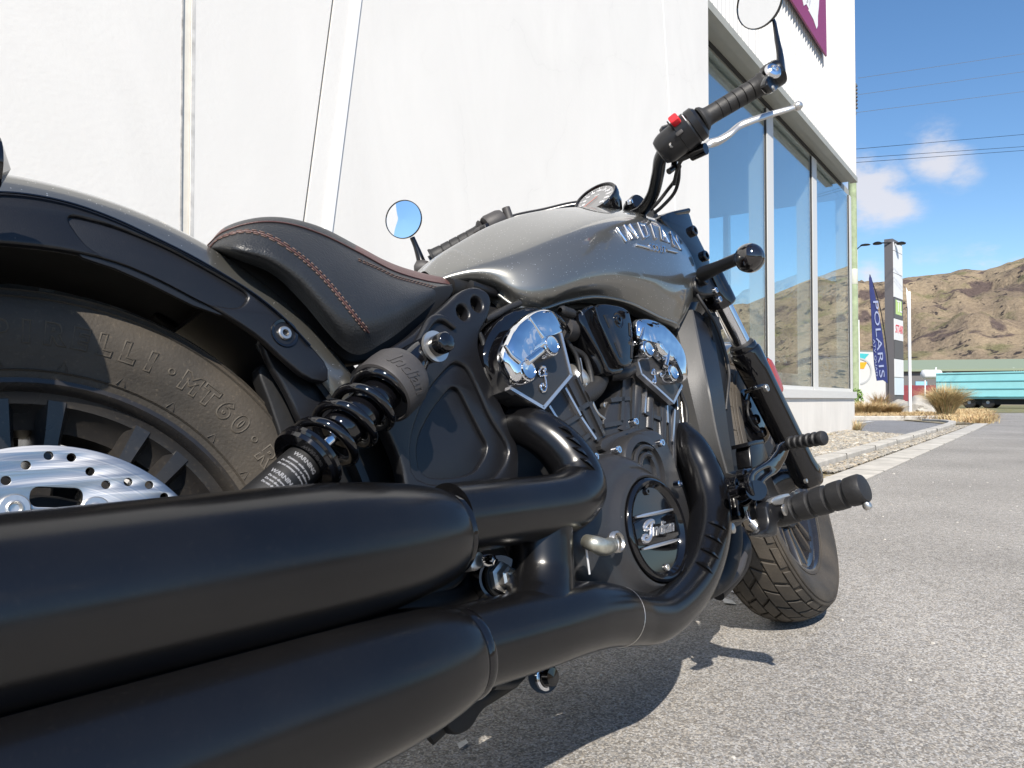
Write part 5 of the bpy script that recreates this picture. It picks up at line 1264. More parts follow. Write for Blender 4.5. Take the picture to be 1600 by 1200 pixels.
# script lettering
def script(par, S, mp_, m_, thick=.0011, name='script_lettering', flat=.6):
    """Indian in brush script; S(u,v,w) places it, u 0..1"""
    g = Geo(); vs, fs = text_geo('ndian', 1.0, .5, shear=.24, off=.008, align='LEFT', sp=.92, res=4)
    x0, x1 = min(v.x for v in vs), max(v.x for v in vs); y0, y1 = min(v.y for v in vs), max(v.y for v in vs)
    out = [S(.33+(v.x-x0)/(x1-x0)*.67, .16+(v.y-y0)/(y1-y0)*.70, 0 if v.z < 0 else thick) for v in vs]; g.add(out, fs)
    cap = [[(.20, .62), (.12, .60), (.08, .70), (.13, .86), (.24, .98), (.33, 1.0), (.37, .92), (.34, .84)],
           [(.33, 1.0), (.30, .82), (.27, .60), (.25, .38), (.21, .16), (.12, .02), (.03, .03), (.0, .16), (.05, .30), (.12, .30), (.13, .20)]]
    for st in cap:
        pts = [S(a, b, thick*.5) for a, b in st]; wd = (S(.035, 0, 0)-S(0, 0, 0)).length
        g.add(*tube_geo(pts, [wd*.75, wd*1.25, wd*.7], 8))
    return g.build(name, m_, par, 30)
script(case, lambda u, v, w: DP(-.045+u*.088+(v-.3)*.004, -.0125+v*.026, .0006+w), None, M_enginel)
# engine bolts
for px, py in ((992, 659), (965, 703), (929, 714), (1033, 692), (1061, 756)):
    b_ = P(px, py, -.168); lathe('engine_bolt', [(.0062, -.008), (.0062, .002), (.0052, .004), (.003, .004), (.0028, 0), (.0001, 0)], b_, YN, M_chromef, case, 16, 25)
# cylinders as ribbed castings
def cylinder_unit(base, ribs, silver, y):
    o = ep('cylinder', base, y, .10, M_engine, bev=.004)
    for (a, b), w_, m_, yy in [(r, .0035, M_engine, y-.004) for r in ribs]+[(s, .0022, M_enginel, y-.006) for s in silver]:
        p, q = P(*a, yy), P(*b, yy); d = (q-p).normalized(); n = d.cross(YN)*w_
        g = Geo(); g.add([p+n, p-n, q-n, q+n]+[v+V(0, .012, 0) for v in (p+n, p-n, q-n, q+n)], [[0, 1, 2, 3], [0, 1, 5, 4], [1, 2, 6, 5], [2, 3, 7, 6], [3, 0, 4, 7]]); g.build('rib', m_, o, 30)
    return o
cylinder_unit([(838, 640), (852, 628), (893, 588), (903, 584), (925, 628), (938, 650), (958, 692), (930, 725), (915, 730), (895, 700)],
              [((890, 598), (936, 690)), ((903, 590), (945, 680)), ((863, 640), (900, 700)), ((881, 664), (908, 648)), ((905, 640), (925, 628)), ((896, 700), (930, 672))], [((884, 606), (908, 649)), ((909, 652), (932, 686)), ((859, 634), (880, 668))], -.128)
cylinder_unit([(972, 586), (990, 580), (1003, 588), (1052, 636), (1064, 640), (1062, 690), (1054, 735), (1030, 705), (985, 690), (945, 690), (940, 668), (952, 628), (968, 612)],
              [((991, 588), (989, 668)), ((1002, 590), (1000, 672)), ((1033, 620), (1036, 700)), ((1046, 634), (1048, 720)), ((945, 665), (1000, 655)), ((955, 625), (985, 622)), ((1010, 645), (1034, 655)), ((976, 590), (972, 660))], [((1011, 600), (1008, 645)), ((1043, 632), (1044, 660)), ((1055, 640), (1052, 690))], -.128)
for (pa, pb, r_) in (((995, 592), (985, 676), .0125), ((1013, 604), (1010, 672), .0115), ((1031, 618), (1030, 700), .0125), ((1049, 640), (1050, 730), .0085)):
    tube('barrel_column', [P(*pa, -.122), P(*pb, -.122)], r_, M_engine, bike, segs=20)
tube('barrel_flare', [P(968, 600, -.10), P(962, 640, -.105), P(958, 682, -.105)], [.020, .026, .030], M_engine, bike, segs=28)

# machined gasket lines joining the two barrels to the case
ep('barrel_flange', [(938, 700), (942, 684), (1000, 664), (1040, 690), (1058, 728), (1050, 738), (1000, 680), (950, 708)], -.138, .05, M_engine, bev=.002)

# cylinder head covers
def dome(name, pix, y, h, m_, par, n=40, inset=.8, mid=.45):
    """cushion shaped pressing over an outline"""
    out = catm([P(a, b, y) for a, b in pix], n, True); c = sum(out, Vector())/len(out); vs = []; fs = []
    lay = [(1.0, .0), (1.0, h*.35), (.97, h*.62), (.92, h*.80), (.80, h*.94), (.6, h*1.0), (.35, h*1.0), (.12, h*.98)]
    for sc_, hh in lay:
        for p in out: q = c+(p-c)*sc_; vs.append(Vector((q.x, y-hh, q.z)))
    for k in range(len(lay)-1):
        for i in range(n): fs.append([k*n+i, k*n+(i+1) % n, (k+1)*n+(i+1) % n, (k+1)*n+i])
    fs.append([(len(lay)-1)*n+i for i in range(n)]); return mk(name, vs, fs, m_, par, 55)
def head(shield, chrome, caps, capr, body, ribs, y, letter):
    hd = plate('cylinder_head', [body], y+.012, .13, M_gloss, bike, .008, rnd=2)
    o = plate('head_cover', [shield], y, .03, M_engine, hd, .003, rnd=1)
    sp_ = [P(a, b, y-.0012) for a, b in shield]; 
    return hd, o
# rear head
YH = -.165
hd = plate('cylinder_head', [[(757, 548), (765, 520), (785, 492), (812, 478), (842, 474), (862, 484), (880, 515), (888, 560), (850, 640), (800, 622), (778, 600), (762, 575)]], YH+.03, .12, M_gloss, bike, .012)
hc = plate('head_cover', [[(797, 606), (801, 612), (850, 641), (858, 636), (893, 590), (894, 584), (877, 520), (868, 500), (840, 500), (800, 540)]], YH, .04, M_engine, hd, .003, rnd=1)
def vtrim(pix, y, r, par):
    pts = []; 
    for a, b in pix: pts.append(P(a, b, y))
    g = Geo()
    for p, q in zip(pts, pts[1:]):
        d = (q-p).normalized(); n = d.cross(YN)*r; e = d*r*.4
        g.add([p+n-e, p-n-e, q-n+e, q+n+e]+[v+V(0, .01, 0) for v in (p+n-e, p-n-e, q-n+e, q+n+e)], [[0, 1, 2, 3], [0, 1, 5, 4], [1, 2, 6, 5], [2, 3, 7, 6], [3, 0, 4, 7]])
    g.build('machined_edge', M_enginel, par, 30)
vtrim([(798, 606), (850, 637), (893, 586), (877, 521)], YH-.0015, .0024, hc)
chp = [(794, 603), (784, 584), (777, 563), (779, 545), (791, 520), (806, 503), (823, 491), (840, 486), (853, 489), (863, 502), (870, 520), (868, 524), (858, 526), (848, 528), (841, 545), (826, 556), (812, 565), (806, 580), (803, 598)]
ch = dome('chrome_cap', chp, YH-.004, .020, M_chrome, hd)
def caps(cs, r, y, par):
    for a, b in cs:
        c = P(a, b, y); lathe('cap_boss', [(r*1.28, -.02), (r*1.28, .0), (r*1.15, .006), (r*1.02, .007)], c, YN, M_chrome, par, 32)
        lathe('round_cap', [(r*1.0, -.01), (r, .007), (r*.93, .0095), (r*.86, .0085), (r*.5, .0075), (.0001, .007)], c, YN, M_alu if False else M_chromef, par, 32, 30)
caps([(819, 580), (856, 541)], .0135, YH-.016, hd)
for pts in ([(789, 540), (800, 556), (811, 566)], [(827, 496), (838, 513), (848, 527)]):
    tube('chrome_ridge', [P(a, b, YH-.0225) for a, b in pts], [.0026, .0034, .0045], M_chrome, hd, segs=12)
tube('chrome_ridge', [P(a, b, YH-.022) for a, b in [(822, 566), (834, 557), (845, 548)]], [.006, .006], M_chrome, hd, segs=12)
cc_ = P(846, 592, YH-.001)
def letterI(c, s, par):
    S = lambda u, v, w: Vector((c.x+(u-.2)*s+(v-.5)*s*.12, c.y-w, c.z+(v-.5)*s))
    g = Geo()
    cap = [[(.18, .62), (.08, .62), (.05, .74), (.12, .90), (.24, 1.0), (.36, 1.0), (.40, .90), (.33, .84), (.26, .90)],
           [(.34, 1.02), (.36, .82), (.33, .60), (.34, .38), (.32, .14), (.22, -.02), (.10, -.02), (.04, .10), (.08, .26), (.17, .28), (.19, .18)],
           [(.16, .60), (.26, .66), (.38, .64), (.44, .74)]]
    for st in cap: g.add(*tube_geo([S(a*1.25, b, .0008) for a, b in st], [.0011, .0021, .0012], 8))
    g.build('script_initial', M_chromef, par)
letterI(cc_, .034, hd)
# front head
YF = -.150
hd2 = plate('cylinder_head', [[(985, 510), (1005, 494), (1035, 505), (1060, 535), (1072, 575), (1070, 605), (1052, 632), (1000, 590), (985, 550)]], YF+.03, .12, M_gloss, bike, .010)
hc2 = plate('head_cover', [[(988, 532), (1001, 580), (1005, 588), (1052, 631), (1058, 628), (1067, 602), (1064, 585), (1030, 545), (1000, 520)]], YF, .035, M_engine, hd2, .003, rnd=1)
vtrim([(989, 534), (1003, 584), (1053, 629), (1066, 602)], YF-.0015, .0022, hc2)
dome('chrome_cap', [(987, 506), (992, 501), (1003, 501), (1015, 505), (1030, 514), (1046, 531), (1058, 549), (1064, 568), (1066, 585), (1064, 597), (1058, 599), (1055, 590), (1048, 572), (1034, 568), (1020, 556), (1014, 540), (1004, 532), (996, 536), (989, 531)], YF-.004, .020, M_chrome, hd2)
caps([(1008, 547), (1047, 584)], .0125, YF-.016, hd2)
for pts in ([(1006, 513), (1004, 522), (1000, 532)], [(1045, 549), (1043, 562), (1040, 572)]): tube('chrome_ridge', [P(a, b, YF-.0225) for a, b in pts], [.0026, .0042], M_chrome, hd2, segs=12)
letterI(P(1020, 588, YF-.001), .024, hd2)
# wiring by the front head
for dx in (0, 6): tube('cable', [P(1058+dx, 600, -.12), P(1058+dx*1.1, 630, -.12), P(1062+dx*.9, 664, -.12)], .0018, M_steel, bike, segs=8)

# horn cover between the heads
hrn = plate('horn_cover', [[(928, 480), (940, 473), (972, 478), (984, 486), (989, 510), (991, 562), (986, 571), (976, 574), (967, 568)]], -.165, .02, M_gloss, bike, .004, rnd=1)
plate('horn_side', [[(903, 494), (914, 480), (930, 474), (944, 500), (970, 566), (978, 582), (952, 586), (942, 560), (918, 520)]], -.150, .08, M_gloss, hrn, .005, rnd=1)
for a, b in (((944, 492), (953, 512)), ((961, 535), (970, 558)), ((984, 505), (985, 525)), ((988, 540), (987, 560))): tube('slot', [P(*a, -.1655), P(*b, -.1655)], .0028, M_dark, hrn, segs=8, flat=.3, flatdir=(0, 1, 0))
lathe('horn_bolt', [(.0135, 0), (.0125, .0012), (.011, .0003), (.008, -.0005), (.0068, .0025), (.0035, .003), (.003, 0), (.0001, 0)], P(966, 500, -.165), YN, M_gloss, hrn, 28, 25)
tube('horn_base', [P(952, 585, -.13), P(972, 583, -.14), P(985, 576, -.14)], .012, M_matte, hrn)
# throttle body boots and leads between the cylinders
tube('intake_boot', [P(878, 512, -.13), P(893, 516, -.12), P(908, 524, -.10)], .019, M_collar, bike)
tube('spark_plug_lead', [P(862, 490, -.16), P(873, 499, -.16), P(884, 511, -.15), P(893, 522, -.13)], [.004, .005, .003], M_gloss, bike)
g = Geo(); A_ = P(877, 485, -.15); B_ = P(904, 494, -.14)
prf = []
for i in range(9): prf += [(.0072+.0012*(i % 2), i*.0045)]
g.add(*lathe_geo([(.004, -.004)]+prf+[(.005, .040)], A_, (B_-A_), 16)); g.build('ribbed_boot', M_rubber, bike)
lathe('hose_clip', [(.0085, 0), (.009, .003), (.0085, .006), (.005, .007)], P(902, 493, -.142), (B_-A_), M_alu, bike, 16)
tube('hose', [P(930, 540, -.10), P(940, 575, -.11), P(930, 605, -.12), P(908, 622, -.12)], .016, M_rubber, bike)
tube('hose', [P(760, 520, -.07), P(775, 500, -.09), P(800, 490, -.09), P(830, 480, -.08)], .014, M_rubber, bike)
tube('hose', [P(752, 560, -.07), P(765, 520, -.10), P(790, 492, -.10)], .010, M_gloss, bike)
tube('coolant_pipe', [P(893, 582, -.10), P(903, 590, -.115), P(908, 600, -.11)], .016, M_alu, bike)
tube('hose', [P(795, 640, -.11), P(815, 655, -.11), P(850, 660, -.10), P(870, 655, -.09)], .016, M_matte, bike)

# ---------------------------------------------------------------- shock absorber
T0 = P(603, 609, -.172); B0 = P(483, 717, -.172); SD = (B0-T0).normalized(); SL = (B0-T0).length
shock = empty('shock_absorber', (0, 0, 0), bike)
lathe('top_collar', [(.0001, -.050), (.014, -.050), (.022, -.046), (.033, -.036), (.0375, -.026), (.0385, -.015), (.0385, .004), (.0375, .008), (.0345, .009), (.0335, .004), (.0001, 0)], T0, SD, M_collar, shock, 56, 30)
lathe('damper_body', [(.022, -.005), (.0215, .05), (.0215, .082), (.0195, .086), (.008, .087), (.0062, .090)], T0, SD, M_gloss, shock, 40, 30)
lathe('damper_rod', [(.0058, .080), (.0058, .16)], T0, SD, M_chromef, shock, 24)
u_ = SD.cross(Vector((0, 1, 0))).normalized(); v_ = SD.cross(u_).normalized()
pts = []; turns = 3.7
for i in range(int(turns*32)+1):
    t_ = i/(turns*32); a = t_*turns*2*PI+.9; e = t_
    s_ = -.001+(SL-.004)*(e*.94+.03) if .0 < e < 1 else (-.001+(SL-.004)*(e*.94+.03))
    pts.append(T0+SD*s_+(u_*math.cos(a)+v_*math.sin(a))*.0300)
tube('spring', pts, .0054, M_gloss, shock, segs=14, smooth=False)
lathe('spring_perch', [(.012, -.006), (.034, -.006), (.0372, -.003), (.0372, .001), (.0352, .003), (.0368, .005), (.0355, .009), (.024, .010), (.0215, .006)], B0, SD, M_gloss, shock, 48, 30)
lathe('lower_body', [(.0205, -.002), (.0205, .13), (.016, .14)], B0, SD, M_dark, shock, 40, 30)
# small print round the lower body
g = Geo(); gl_ = Geo()
def ringtext(txt, s_, size, a0):
    vs, fs = text_geo(txt, size, .0, off=.0002); out = []
    for v in vs:
        a = a0-v.x/.0208; out.append(B0+SD*(s_-v.y)+(u_*math.cos(a)+v_*math.sin(a))*.02075)
    gl_.add(out, fs)
ref = (CB-B0); ref = (ref-SD*ref.dot(SD)).normalized(); a_c = math.atan2(ref.dot(v_), ref.dot(u_))
ringtext('WARNING', .0165, .0062, a_c)
for i, (txt, sz) in enumerate((('Contents under pressure', .0032), ('Do not puncture or incinerate', .0032), ('Do not attempt to disassemble', .0032))): ringtext(txt, .0235+i*.0048, sz, a_c)
ringtext('WARNING', .044, .0062, a_c+.15)
for i in range(3): ringtext('Do not disassemble', .050+i*.0045, .0032, a_c+.15)
o = mk('warning_print', gl_.v, gl_.f, mat('grey_print', (.21, .21, .22), rough=.5), shock, None)
# embossed script on the collar
vs, fs = text_geo('Indian', .0245, .0009, shear=.35, sp=.95, res=4, off=.0004); out = []
ref2 = (CB-T0); ref2 = (ref2-SD*ref2.dot(SD)).normalized(); a2 = math.atan2(ref2.dot(v_), ref2.dot(u_))
# text runs round the collar
for v in vs: a = a2-.05-v.x/.0385; out.append(T0+SD*(-.008-v.y*1.0-.003)+(u_*math.cos(a)+v_*math.sin(a))*(.0386+v.z*.8))
mk('embossed_lettering', out, fs, M_collar, shock, 30)
# upper mounting eye and bolt
EY = P(664, 549, -.172); tube('top_eye', [T0-SD*.040, EY+V(-.012, 0, -.006), EY+V(.003, 0, .003)], [.021, .016, .013], M_gloss, shock, segs=20)
lathe('mount_boss', [(.0155, -.03), (.0165, .012), (.0155, .017)], EY, YN, M_gloss, shock, 32)
lathe('washer', [(.011, .017), (.0190, .017), (.0190, .0210), (.011, .0210)], EY, YN, M_alu, shock, 32)
lathe('bolt_cap', [(.0125, .0205), (.0125, .034), (.0115, .040), (.0095, .0415), (.0001, .042)], EY, YN, M_gloss, shock, 32, 60)
# the shock on the far side
T1 = Vector((T0.x, .172, T0.z)); g = Geo(); g.add(*lathe_geo([(.0001, -.05), (.033, -.036), (.0385, -.01), (.0385, .008), (.022, .009), (.0215, .08), (.006, .085), (.006, SL), (.034, SL), (.034, SL+.006), (.0205, SL+.008), (.0205, SL+.13), (.0001, SL+.14)], T1, SD, 32))
g.add(*tube_geo([Vector((p.x, -p.y, p.z)) for p in pts], .0058, 10, smooth=False)); g.build('shock_absorber', M_gloss, bike)
# swing arm under it
for sg in (-1, 1): tube('swing_arm', [(.02, sg*.125, .315), (.2, sg*.125, .325), (.4, sg*.115, .335), (.56, sg*.10, .34)], [.024, .026], M_matte, bike)

# ---------------------------------------------------------------- exhaust
def muffler(z, y, x1, nm):
    pr = [(.043, x1+.002), (.0455, x1), (.048, x1-.006), (.0525, x1-.026), (.0575, x1-.055), (.0620, x1-.095), (.0648, x1-.14), (.0655, x1-.18), (.0655, x1-.72), (.060, x1-.76), (.045, x1-.77), (.043, x1-.75), (.0001, x1-.68)]
    return lathe('muffler', [(r, h) for r, h in pr], (0, y, z), (1, 0, 0), M_satin, bike, 96, 50)
M1y, M2y = -.214, -.214
X1, X2 = .329, .322
m1 = muffler(.3365, M1y, X1, 'upper'); m2 = muffler(.2175, M2y, X2, 'lower')
def pipe(name, pix, ys, rs, par, m_=M_satin, segs=40, n=None):
    pts = [P(a, b, y) for (a, b), y in zip(pix, ys)]; return tube(name, pts, rs, m_, par, segs=segs, n=n or len(pts)*8, ang=60), pts
up, upts = pipe('header_pipe', [(700, 812), (790, 800), (845, 793), (884, 784), (904, 764), (899, 736), (880, 706), (856, 684), (828, 668), (802, 662)],
                [-.212, -.209, -.206, -.203, -.197, -.19, -.18, -.165, -.145, -.12], [.0385, .0385, .0385, .039, .0375, .0345, .0325, .031, .029, .027], bike)
lathe('pipe_collar', [(.0385, -.004), (.0420, -.002), (.0432, .001), (.0432, .006), (.0420, .008), (.0385, .0085)], (X1+.002, M1y, .3365), (1, 0, 0), M_gloss, m1, 64, 30)
lathe('pipe_collar', [(.042, -.004), (.0455, -.002), (.0465, .001), (.0465, .006), (.0455, .008), (.0425, .0085)], (X2+.002, M2y, .2175), (1, 0, 0), M_gloss, m2, 64, 30)
lp, lpts = pipe('header_pipe', [(700, 1020), (800, 993), (850, 980), (905, 965), (950, 961), (990, 966), (1026, 964), (1062, 936), (1090, 895), (1106, 842), (1109, 792), (1098, 745), (1080, 705), (1062, 678)],
                [-.212, -.211, -.21, -.208, -.205, -.2, -.196, -.19, -.184, -.177, -.168, -.156, -.14, -.115], [.0435, .044, .0435, .0425, .0395, .0350, .0335, .034, .034, .035, .036, .036, .033, .028], bike)
ris, _ = pipe('cross_pipe', [(846, 790), (846, 840), (846, 890), (842, 935), (838, 970)], [-.196, -.193, -.191, -.193, -.20], [.040, .0385, .0395, .044, .047], bike)
tube('pipe_seam', [lpts[4]+V(.012, 0, 0)]+[lpts[4]+V(.0125, 0, 0)], .0397, M_matte, lp) if False else None
d_ = (lpts[5]-lpts[4]).normalized(); lathe('pipe_seam', [(.0372, -.0008), (.0379, 0), (.0372, .0008)], lpts[4].lerp(lpts[5], .45), d_, M_steel, lp, 48)
# louvres: short curved lips on the outer edge of the heat shields
def louvre(px, py, y, ang, L_=.022, par=None):
    c = P(px, py, y); a = rad(ang); d = Vector((math.cos(a), 0, math.sin(a))); n = Vector((-d.z, 0, d.x)); vs = []; fs = []
    for i in range(9):
        t_ = i/8*2-1; w_ = .0065*(1-t_*t_)
        vs += [c+d*(t_*L_/2)+V(0, .001, 0), c+d*(t_*L_/2)-n*w_*.9+V(0, -.0065*(1-t_*t_), 0), c+d*(t_*L_/2)-n*w_*1.1+V(0, .004, 0)]
    for i in range(8): k = i*3; fs += [[k, k+1, k+4, k+3], [k+1, k+2, k+5, k+4]]
    o = mk('louvre', vs, fs, M_satin, par, 60); return o
def surf_louvre(par, bv, p0, p1, w_, steps=12, h=.0042):
    """a lip raised off the pipe between two photo points, with a dark slot behind it"""
    vs = []; fs = []; sv = []
    for i in range(steps+1):
        t_ = i/steps; q = Vector(p0).lerp(Vector(p1), t_); bow = math.sin(PI*t_)
        a = on(bv, q.x, q.y+2.0*bow*0, 0)
        if not a: continue
        dn = on(bv, q.x-w_[0]*bow, q.y-w_[1]*bow, 0)
        if not dn: continue
        vs += [a[0]+a[1]*(h*bow+.0003), a[0]+a[1]*(h*bow*.6-.0005), dn[0]+dn[1]*.0002]; sv.append((a[0]+a[1]*.0008, dn[0]+dn[1]*.0008))
    n = len(vs)//3
    for i in range(n-1): k = i*3; fs += [[k, k+2, k+5, k+3], [k, k+1, k+4, k+3]]
    if n > 2: mk('louvre', vs, fs, M_satin, par, 60)
def obj_bvh(o): return BVHTree.FromPolygons([v.co[:] for v in o.data.vertices], [p.vertices[:] for p in o.data.polygons])
bu, bl2 = obj_bvh(up), obj_bvh(lp)
for a, b in (((872, 667), (897, 683)), ((883, 683), (909, 699)), ((893, 699), (920, 716)), ((905, 716), (930, 735))): surf_louvre(up, bu, a, b, (-2, 7))
for a, b in (((1106, 816), (1136, 830)), ((1100, 836), (1130, 852)), ((1093, 857), (1124, 874)), ((1086, 878), (1114, 897))): surf_louvre(lp, bl2, a, b, (-2, 8))

# brackets and hardware between the pipes
tube('pivot_bolt_sleeve', [P(762, 905, -.12), P(782, 903, -.17)], .026, M_gloss, bike, segs=28)
lathe('pivot_nut', [(.019, 0), (.019, .006), (.0135, .007), (.0125, .016), (.009, .018), (.008, .010), (.0001, .010)], P(782, 903, -.17), YN, M_steel, bike, 6, 20)
lathe('pivot_washer', [(.010, -.002), (.022, -.002), (.022, .002), (.010, .002)], P(780, 903, -.168), YN, M_dark, bike, 28)
pt = plate('muffler_bracket', [[(738, 855), (748, 852), (752, 862), (758, 868), (757, 885), (745, 893), (736, 888)]], -.17, .02, M_alu, bike, .003)
lathe('bracket_bolt', [(.0075, 0), (.0075, .006), (.0055, .012), (.0001, .013)], P(758, 876, -.175), (.3, -1, -.1), M_chromef, pt, 20)
g = Geo(); g.add(*tube_geo([P(740, 900, -.10), P(720, 930, -.11), P(650, 950, -.12), P(500, 985, -.12)], .018, 14)); g.build('lower_frame', M_dark, bike)
plate('lower_frame_plate', [[(560, 960), (700, 925), (740, 880), (760, 940), (720, 960), (590, 990)]], -.10, .02, M_dark, bike, .003)
# brake light switch: the small zinc part and its rod
sw = P(935, 852, -.225)
tube('zinc_link', [P(916, 846, -.215), P(928, 850, -.228), P(944, 855, -.228), P(954, 852, -.21)], [.009, .0112, .0105], mat('yellow_zinc', (.46, .45, .38), metal=.8, rough=.35, vary=.3, vscale=60), bike, segs=18)
lathe('link_ring', [(.011, 0), (.0135, .002), (.0145, .006), (.012, .008), (.0145, .011), (.012, .013)], P(956, 848, -.195), YN, M_steel, bike, 28)
tube('link_rod', [P(916, 858, -.216), P(921, 897, -.205)], .0014, M_white, bike, segs=6)

# ---------------------------------------------------------------- radiator and front frame
c1 = CV([(1050, 488), (1062, 530), (1074, 590), (1088, 650), (1102, 705), (1128, 775)], [-.085, -.10, -.115, -.118, -.118, -.118])
c2 = CV([(1080, 484), (1086, 512), (1097, 566), (1107, 616), (1119, 680), (1143, 770)], [-0.105, -0.122, -0.138, -.146, -.146, -.146])
c2b = CV([(1083, 484), (1089, 512), (1100, 566), (1110, 616), (1122, 680), (1146, 770)], [-0.105, -0.122, -0.138, -.149, -.149, -.149])
c3 = CV([(1094, 489), (1112, 512), (1123, 566), (1131, 616), (1139, 680), (1153, 775)], [-0.105, -0.122, -0.138, -.142, -.142, -.142])
c4 = [Vector((p.x+.01, -.10, p.z)) for p in c3]
vs, fs, _w = loft_geo([c1, c2], 24, 6, mirror=False); v2, f2, _w = loft_geo([c2, c2b], 24, 3, mirror=False); v3, f3, _w = loft_geo([c2b, c3], 24, 5, mirror=False); v4, f4, _w = loft_geo([c3, c4], 24, 3, mirror=False)
g = Geo(); g.add(vs, fs); g.add(v2, f2); k_ = len(g.f); g.add(v3, f3); g.add(v4, f4)
c5 = [Vector((p.x+.0, -.05, p.z)) for p in c1]; v5, f5, _w = loft_geo([c5, c1], 24, 3, mirror=False); g.add(v5, f5)
vv = g.v+[Vector((v.x, -v.y, v.z)) for v in g.v]; n0 = len(g.v); ff = g.f+[[i+n0 for i in f][::-1] for f in g.f]
dt_ = mk('down_tube', vv, ff, [M_powder, M_matte], bike, 30, recalc=False)
mi = [0]*k_+[1]*(len(g.f)-k_-len(f5))+[0]*len(f5); dt_.data.polygons.foreach_set('material_index', mi+mi)
# radiator core with fins
rc_t, rc_b = P(1090, 500, -.10), P(1120, 760, -.10)
g = Geo(); d_ = (rc_b-rc_t); 
g.add([Vector((rc_t.x+dx, y, rc_t.z)) for dx in (0, .04) for y in (-.13, .13)]+[Vector((rc_b.x+dx, y, rc_b.z)) for dx in (0, .04) for y in (-.13, .13)], [[0, 1, 3, 2], [4, 5, 7, 6], [0, 1, 5, 4], [2, 3, 7, 6], [0, 2, 6, 4], [1, 3, 7, 5]])
rad_ = g.build('radiator', M_dark, bike, 30)
g = Geo()
for i in range(34):
    y = -.128+i*.256/33; p, q = Vector((rc_t.x-.003, y, rc_t.z)), Vector((rc_b.x-.003, y, rc_b.z)); g.add([p, q, q+V(0, .0012, 0), p+V(0, .0012, 0)], [[0, 1, 2, 3]])
g.build('fin', M_matte, rad_)
# lower cross member carrying the pegs
ep('peg_bracket', [(1118, 765), (1160, 765), (1168, 790), (1166, 820), (1120, 832), (1108, 800)], -.145, .06, M_matte, bev=.006, rnd=2)

# ---------------------------------------------------------------- forks, steered
FT, FB_ = P(1121, 462, -.118), P(1258, 738, -.118)
FD = (FB_-FT).normalized(); FL = (FB_-FT).length
def fork(off, mirror):
    f = empty('fork_leg', (0, 0, 0), bike); a, b = FT+off, FB_+off; d = (b-a).normalized()
    lathe('stanchion', [(.0205, -.05), (.0205, FL*.5)], a, d, M_chromef, f, 36)
    s0 = FL*.285
    lathe('fork_slider', [(.0215, s0-.008), (.0285, s0-.008), (.0300, s0-.004), (.0300, s0+.003), (.0330, s0+.005), (.0345, s0+.012), (.0340, s0+.06), (.0325, s0+.14), (.0315, FL-.03), (.0335, FL-.01), (.0335, FL+.016), (.030, FL+.026), (.0001, FL+.030)], a, d, M_gloss, f, 40, 40)
    lathe('dust_seal', [(.0208, s0-.014), (.0250, s0-.012), (.0275, s0-.006), (.0275, s0-.003)], a, d, M_rubber, f, 36)
    return f
offL = (SF((0, .12, 0))-SF((0, -.118, 0)))
fr_ = fork(Vector((0, 0, 0)), False); fl_ = fork(offL, True)
# axle pinch lug and drain bolt
c = P(1266, 742, -.125); lathe('axle_clamp', [(.0001, -.03), (.026, -.03), (.027, .016), (.024, .020), (.015, .020), (.013, .012), (.0001, .012)], c, YN, M_gloss, fr_, 32, 40)
lathe('pinch_bolt', [(.005, 0), (.005, .006), (.0001, .007)], P(1257, 752, -.155), YN, M_steel, fr_, 14)
# side reflector
A_, B_ = P(1201, 566, -.145), P(1219, 610, -.145)
pl_r = [(1193, 561), (1199, 556), (1207, 562), (1225, 604), (1224, 612), (1217, 616), (1209, 608)]
rf = plate('reflector', [[(1191, 560), (1198, 556), (1207, 563), (1222, 606), (1222, 614), (1214, 615), (1208, 608)]], -.146, .012, M_gloss, fr_, .002, rnd=1)
plate('reflector_lens', [[(1199, 558), (1208, 563), (1225, 605), (1224, 613), (1218, 614)]], -.1495, .010, M_amber, rf, .002, rnd=1)
# brake line bracket and bolt on the slider
tube('line_bracket', [P(1166, 612, -.12), P(1180, 606, -.15), P(1195, 603, -.155)], .005, M_gloss, fr_)
bolt('bracket_bolt', P(1195, 607, -.158), .0085, .007, M_steel, fr_)
tube('brake_line', [P(1089, 460, -.13), P(1100, 478, -.135), P(1117, 505, -.135), P(1130, 540, -.135), P(1139, 580, -.135), P(1137, 610, -.135), P(1134, 640, -.13)], .0036, M_rubber, bike, segs=10)
# front fender over the wheel
fpz = [(.334, .064), (.344, .066), (.356, .058), (.362, .04), (.366, 0)]
fpz = [(r, -y) for r, y in fpz]+[(r, y) for r, y in fpz[::-1][1:]]; fpi = [(r-.003, y*.96) for r, y in fpz[::-1]]
vs = []; pr = fpz+fpi; k = len(pr); n = 40
for i in range(n+1):
    a = rad(55)+(rad(150)-rad(55))*i/n
    for r, y in pr: vs.append((r*math.cos(a), y, r*math.sin(a)))
fs = []
for i in range(n):
    for j in range(k): j2 = (j+1) % k; fs.append([i*k+j, i*k+j2, (i+1)*k+j2, (i+1)*k+j])
fs += [list(range(k)), [n*k+j for j in range(k)]]
mk('fender', vs, fs, M_tank, fwh, 45)
# calliper and rotor guard in front of the fork foot
cal = plate('brake_calliper', [[(1152, 615), (1166, 605), (1178, 612), (1196, 640), (1208, 668), (1202, 690), (1190, 700), (1172, 690), (1158, 660), (1150, 635)]], -.075, .03, M_gloss, bike, .006, rnd=1)
for a, b in ((1168, 632), (1182, 655), (1192, 675)): lathe('calliper_piston', [(.012, -.004), (.012, .003), (.010, .005), (.0001, .005)], P(a, b, -.078), YN, M_gloss, cal, 24, 30)
tube('abs_lead', [P(1172, 612, -.08), P(1168, 640, -.085), P(1174, 660, -.085), P(1186, 672, -.085)], .003, M_rubber, cal, segs=8)

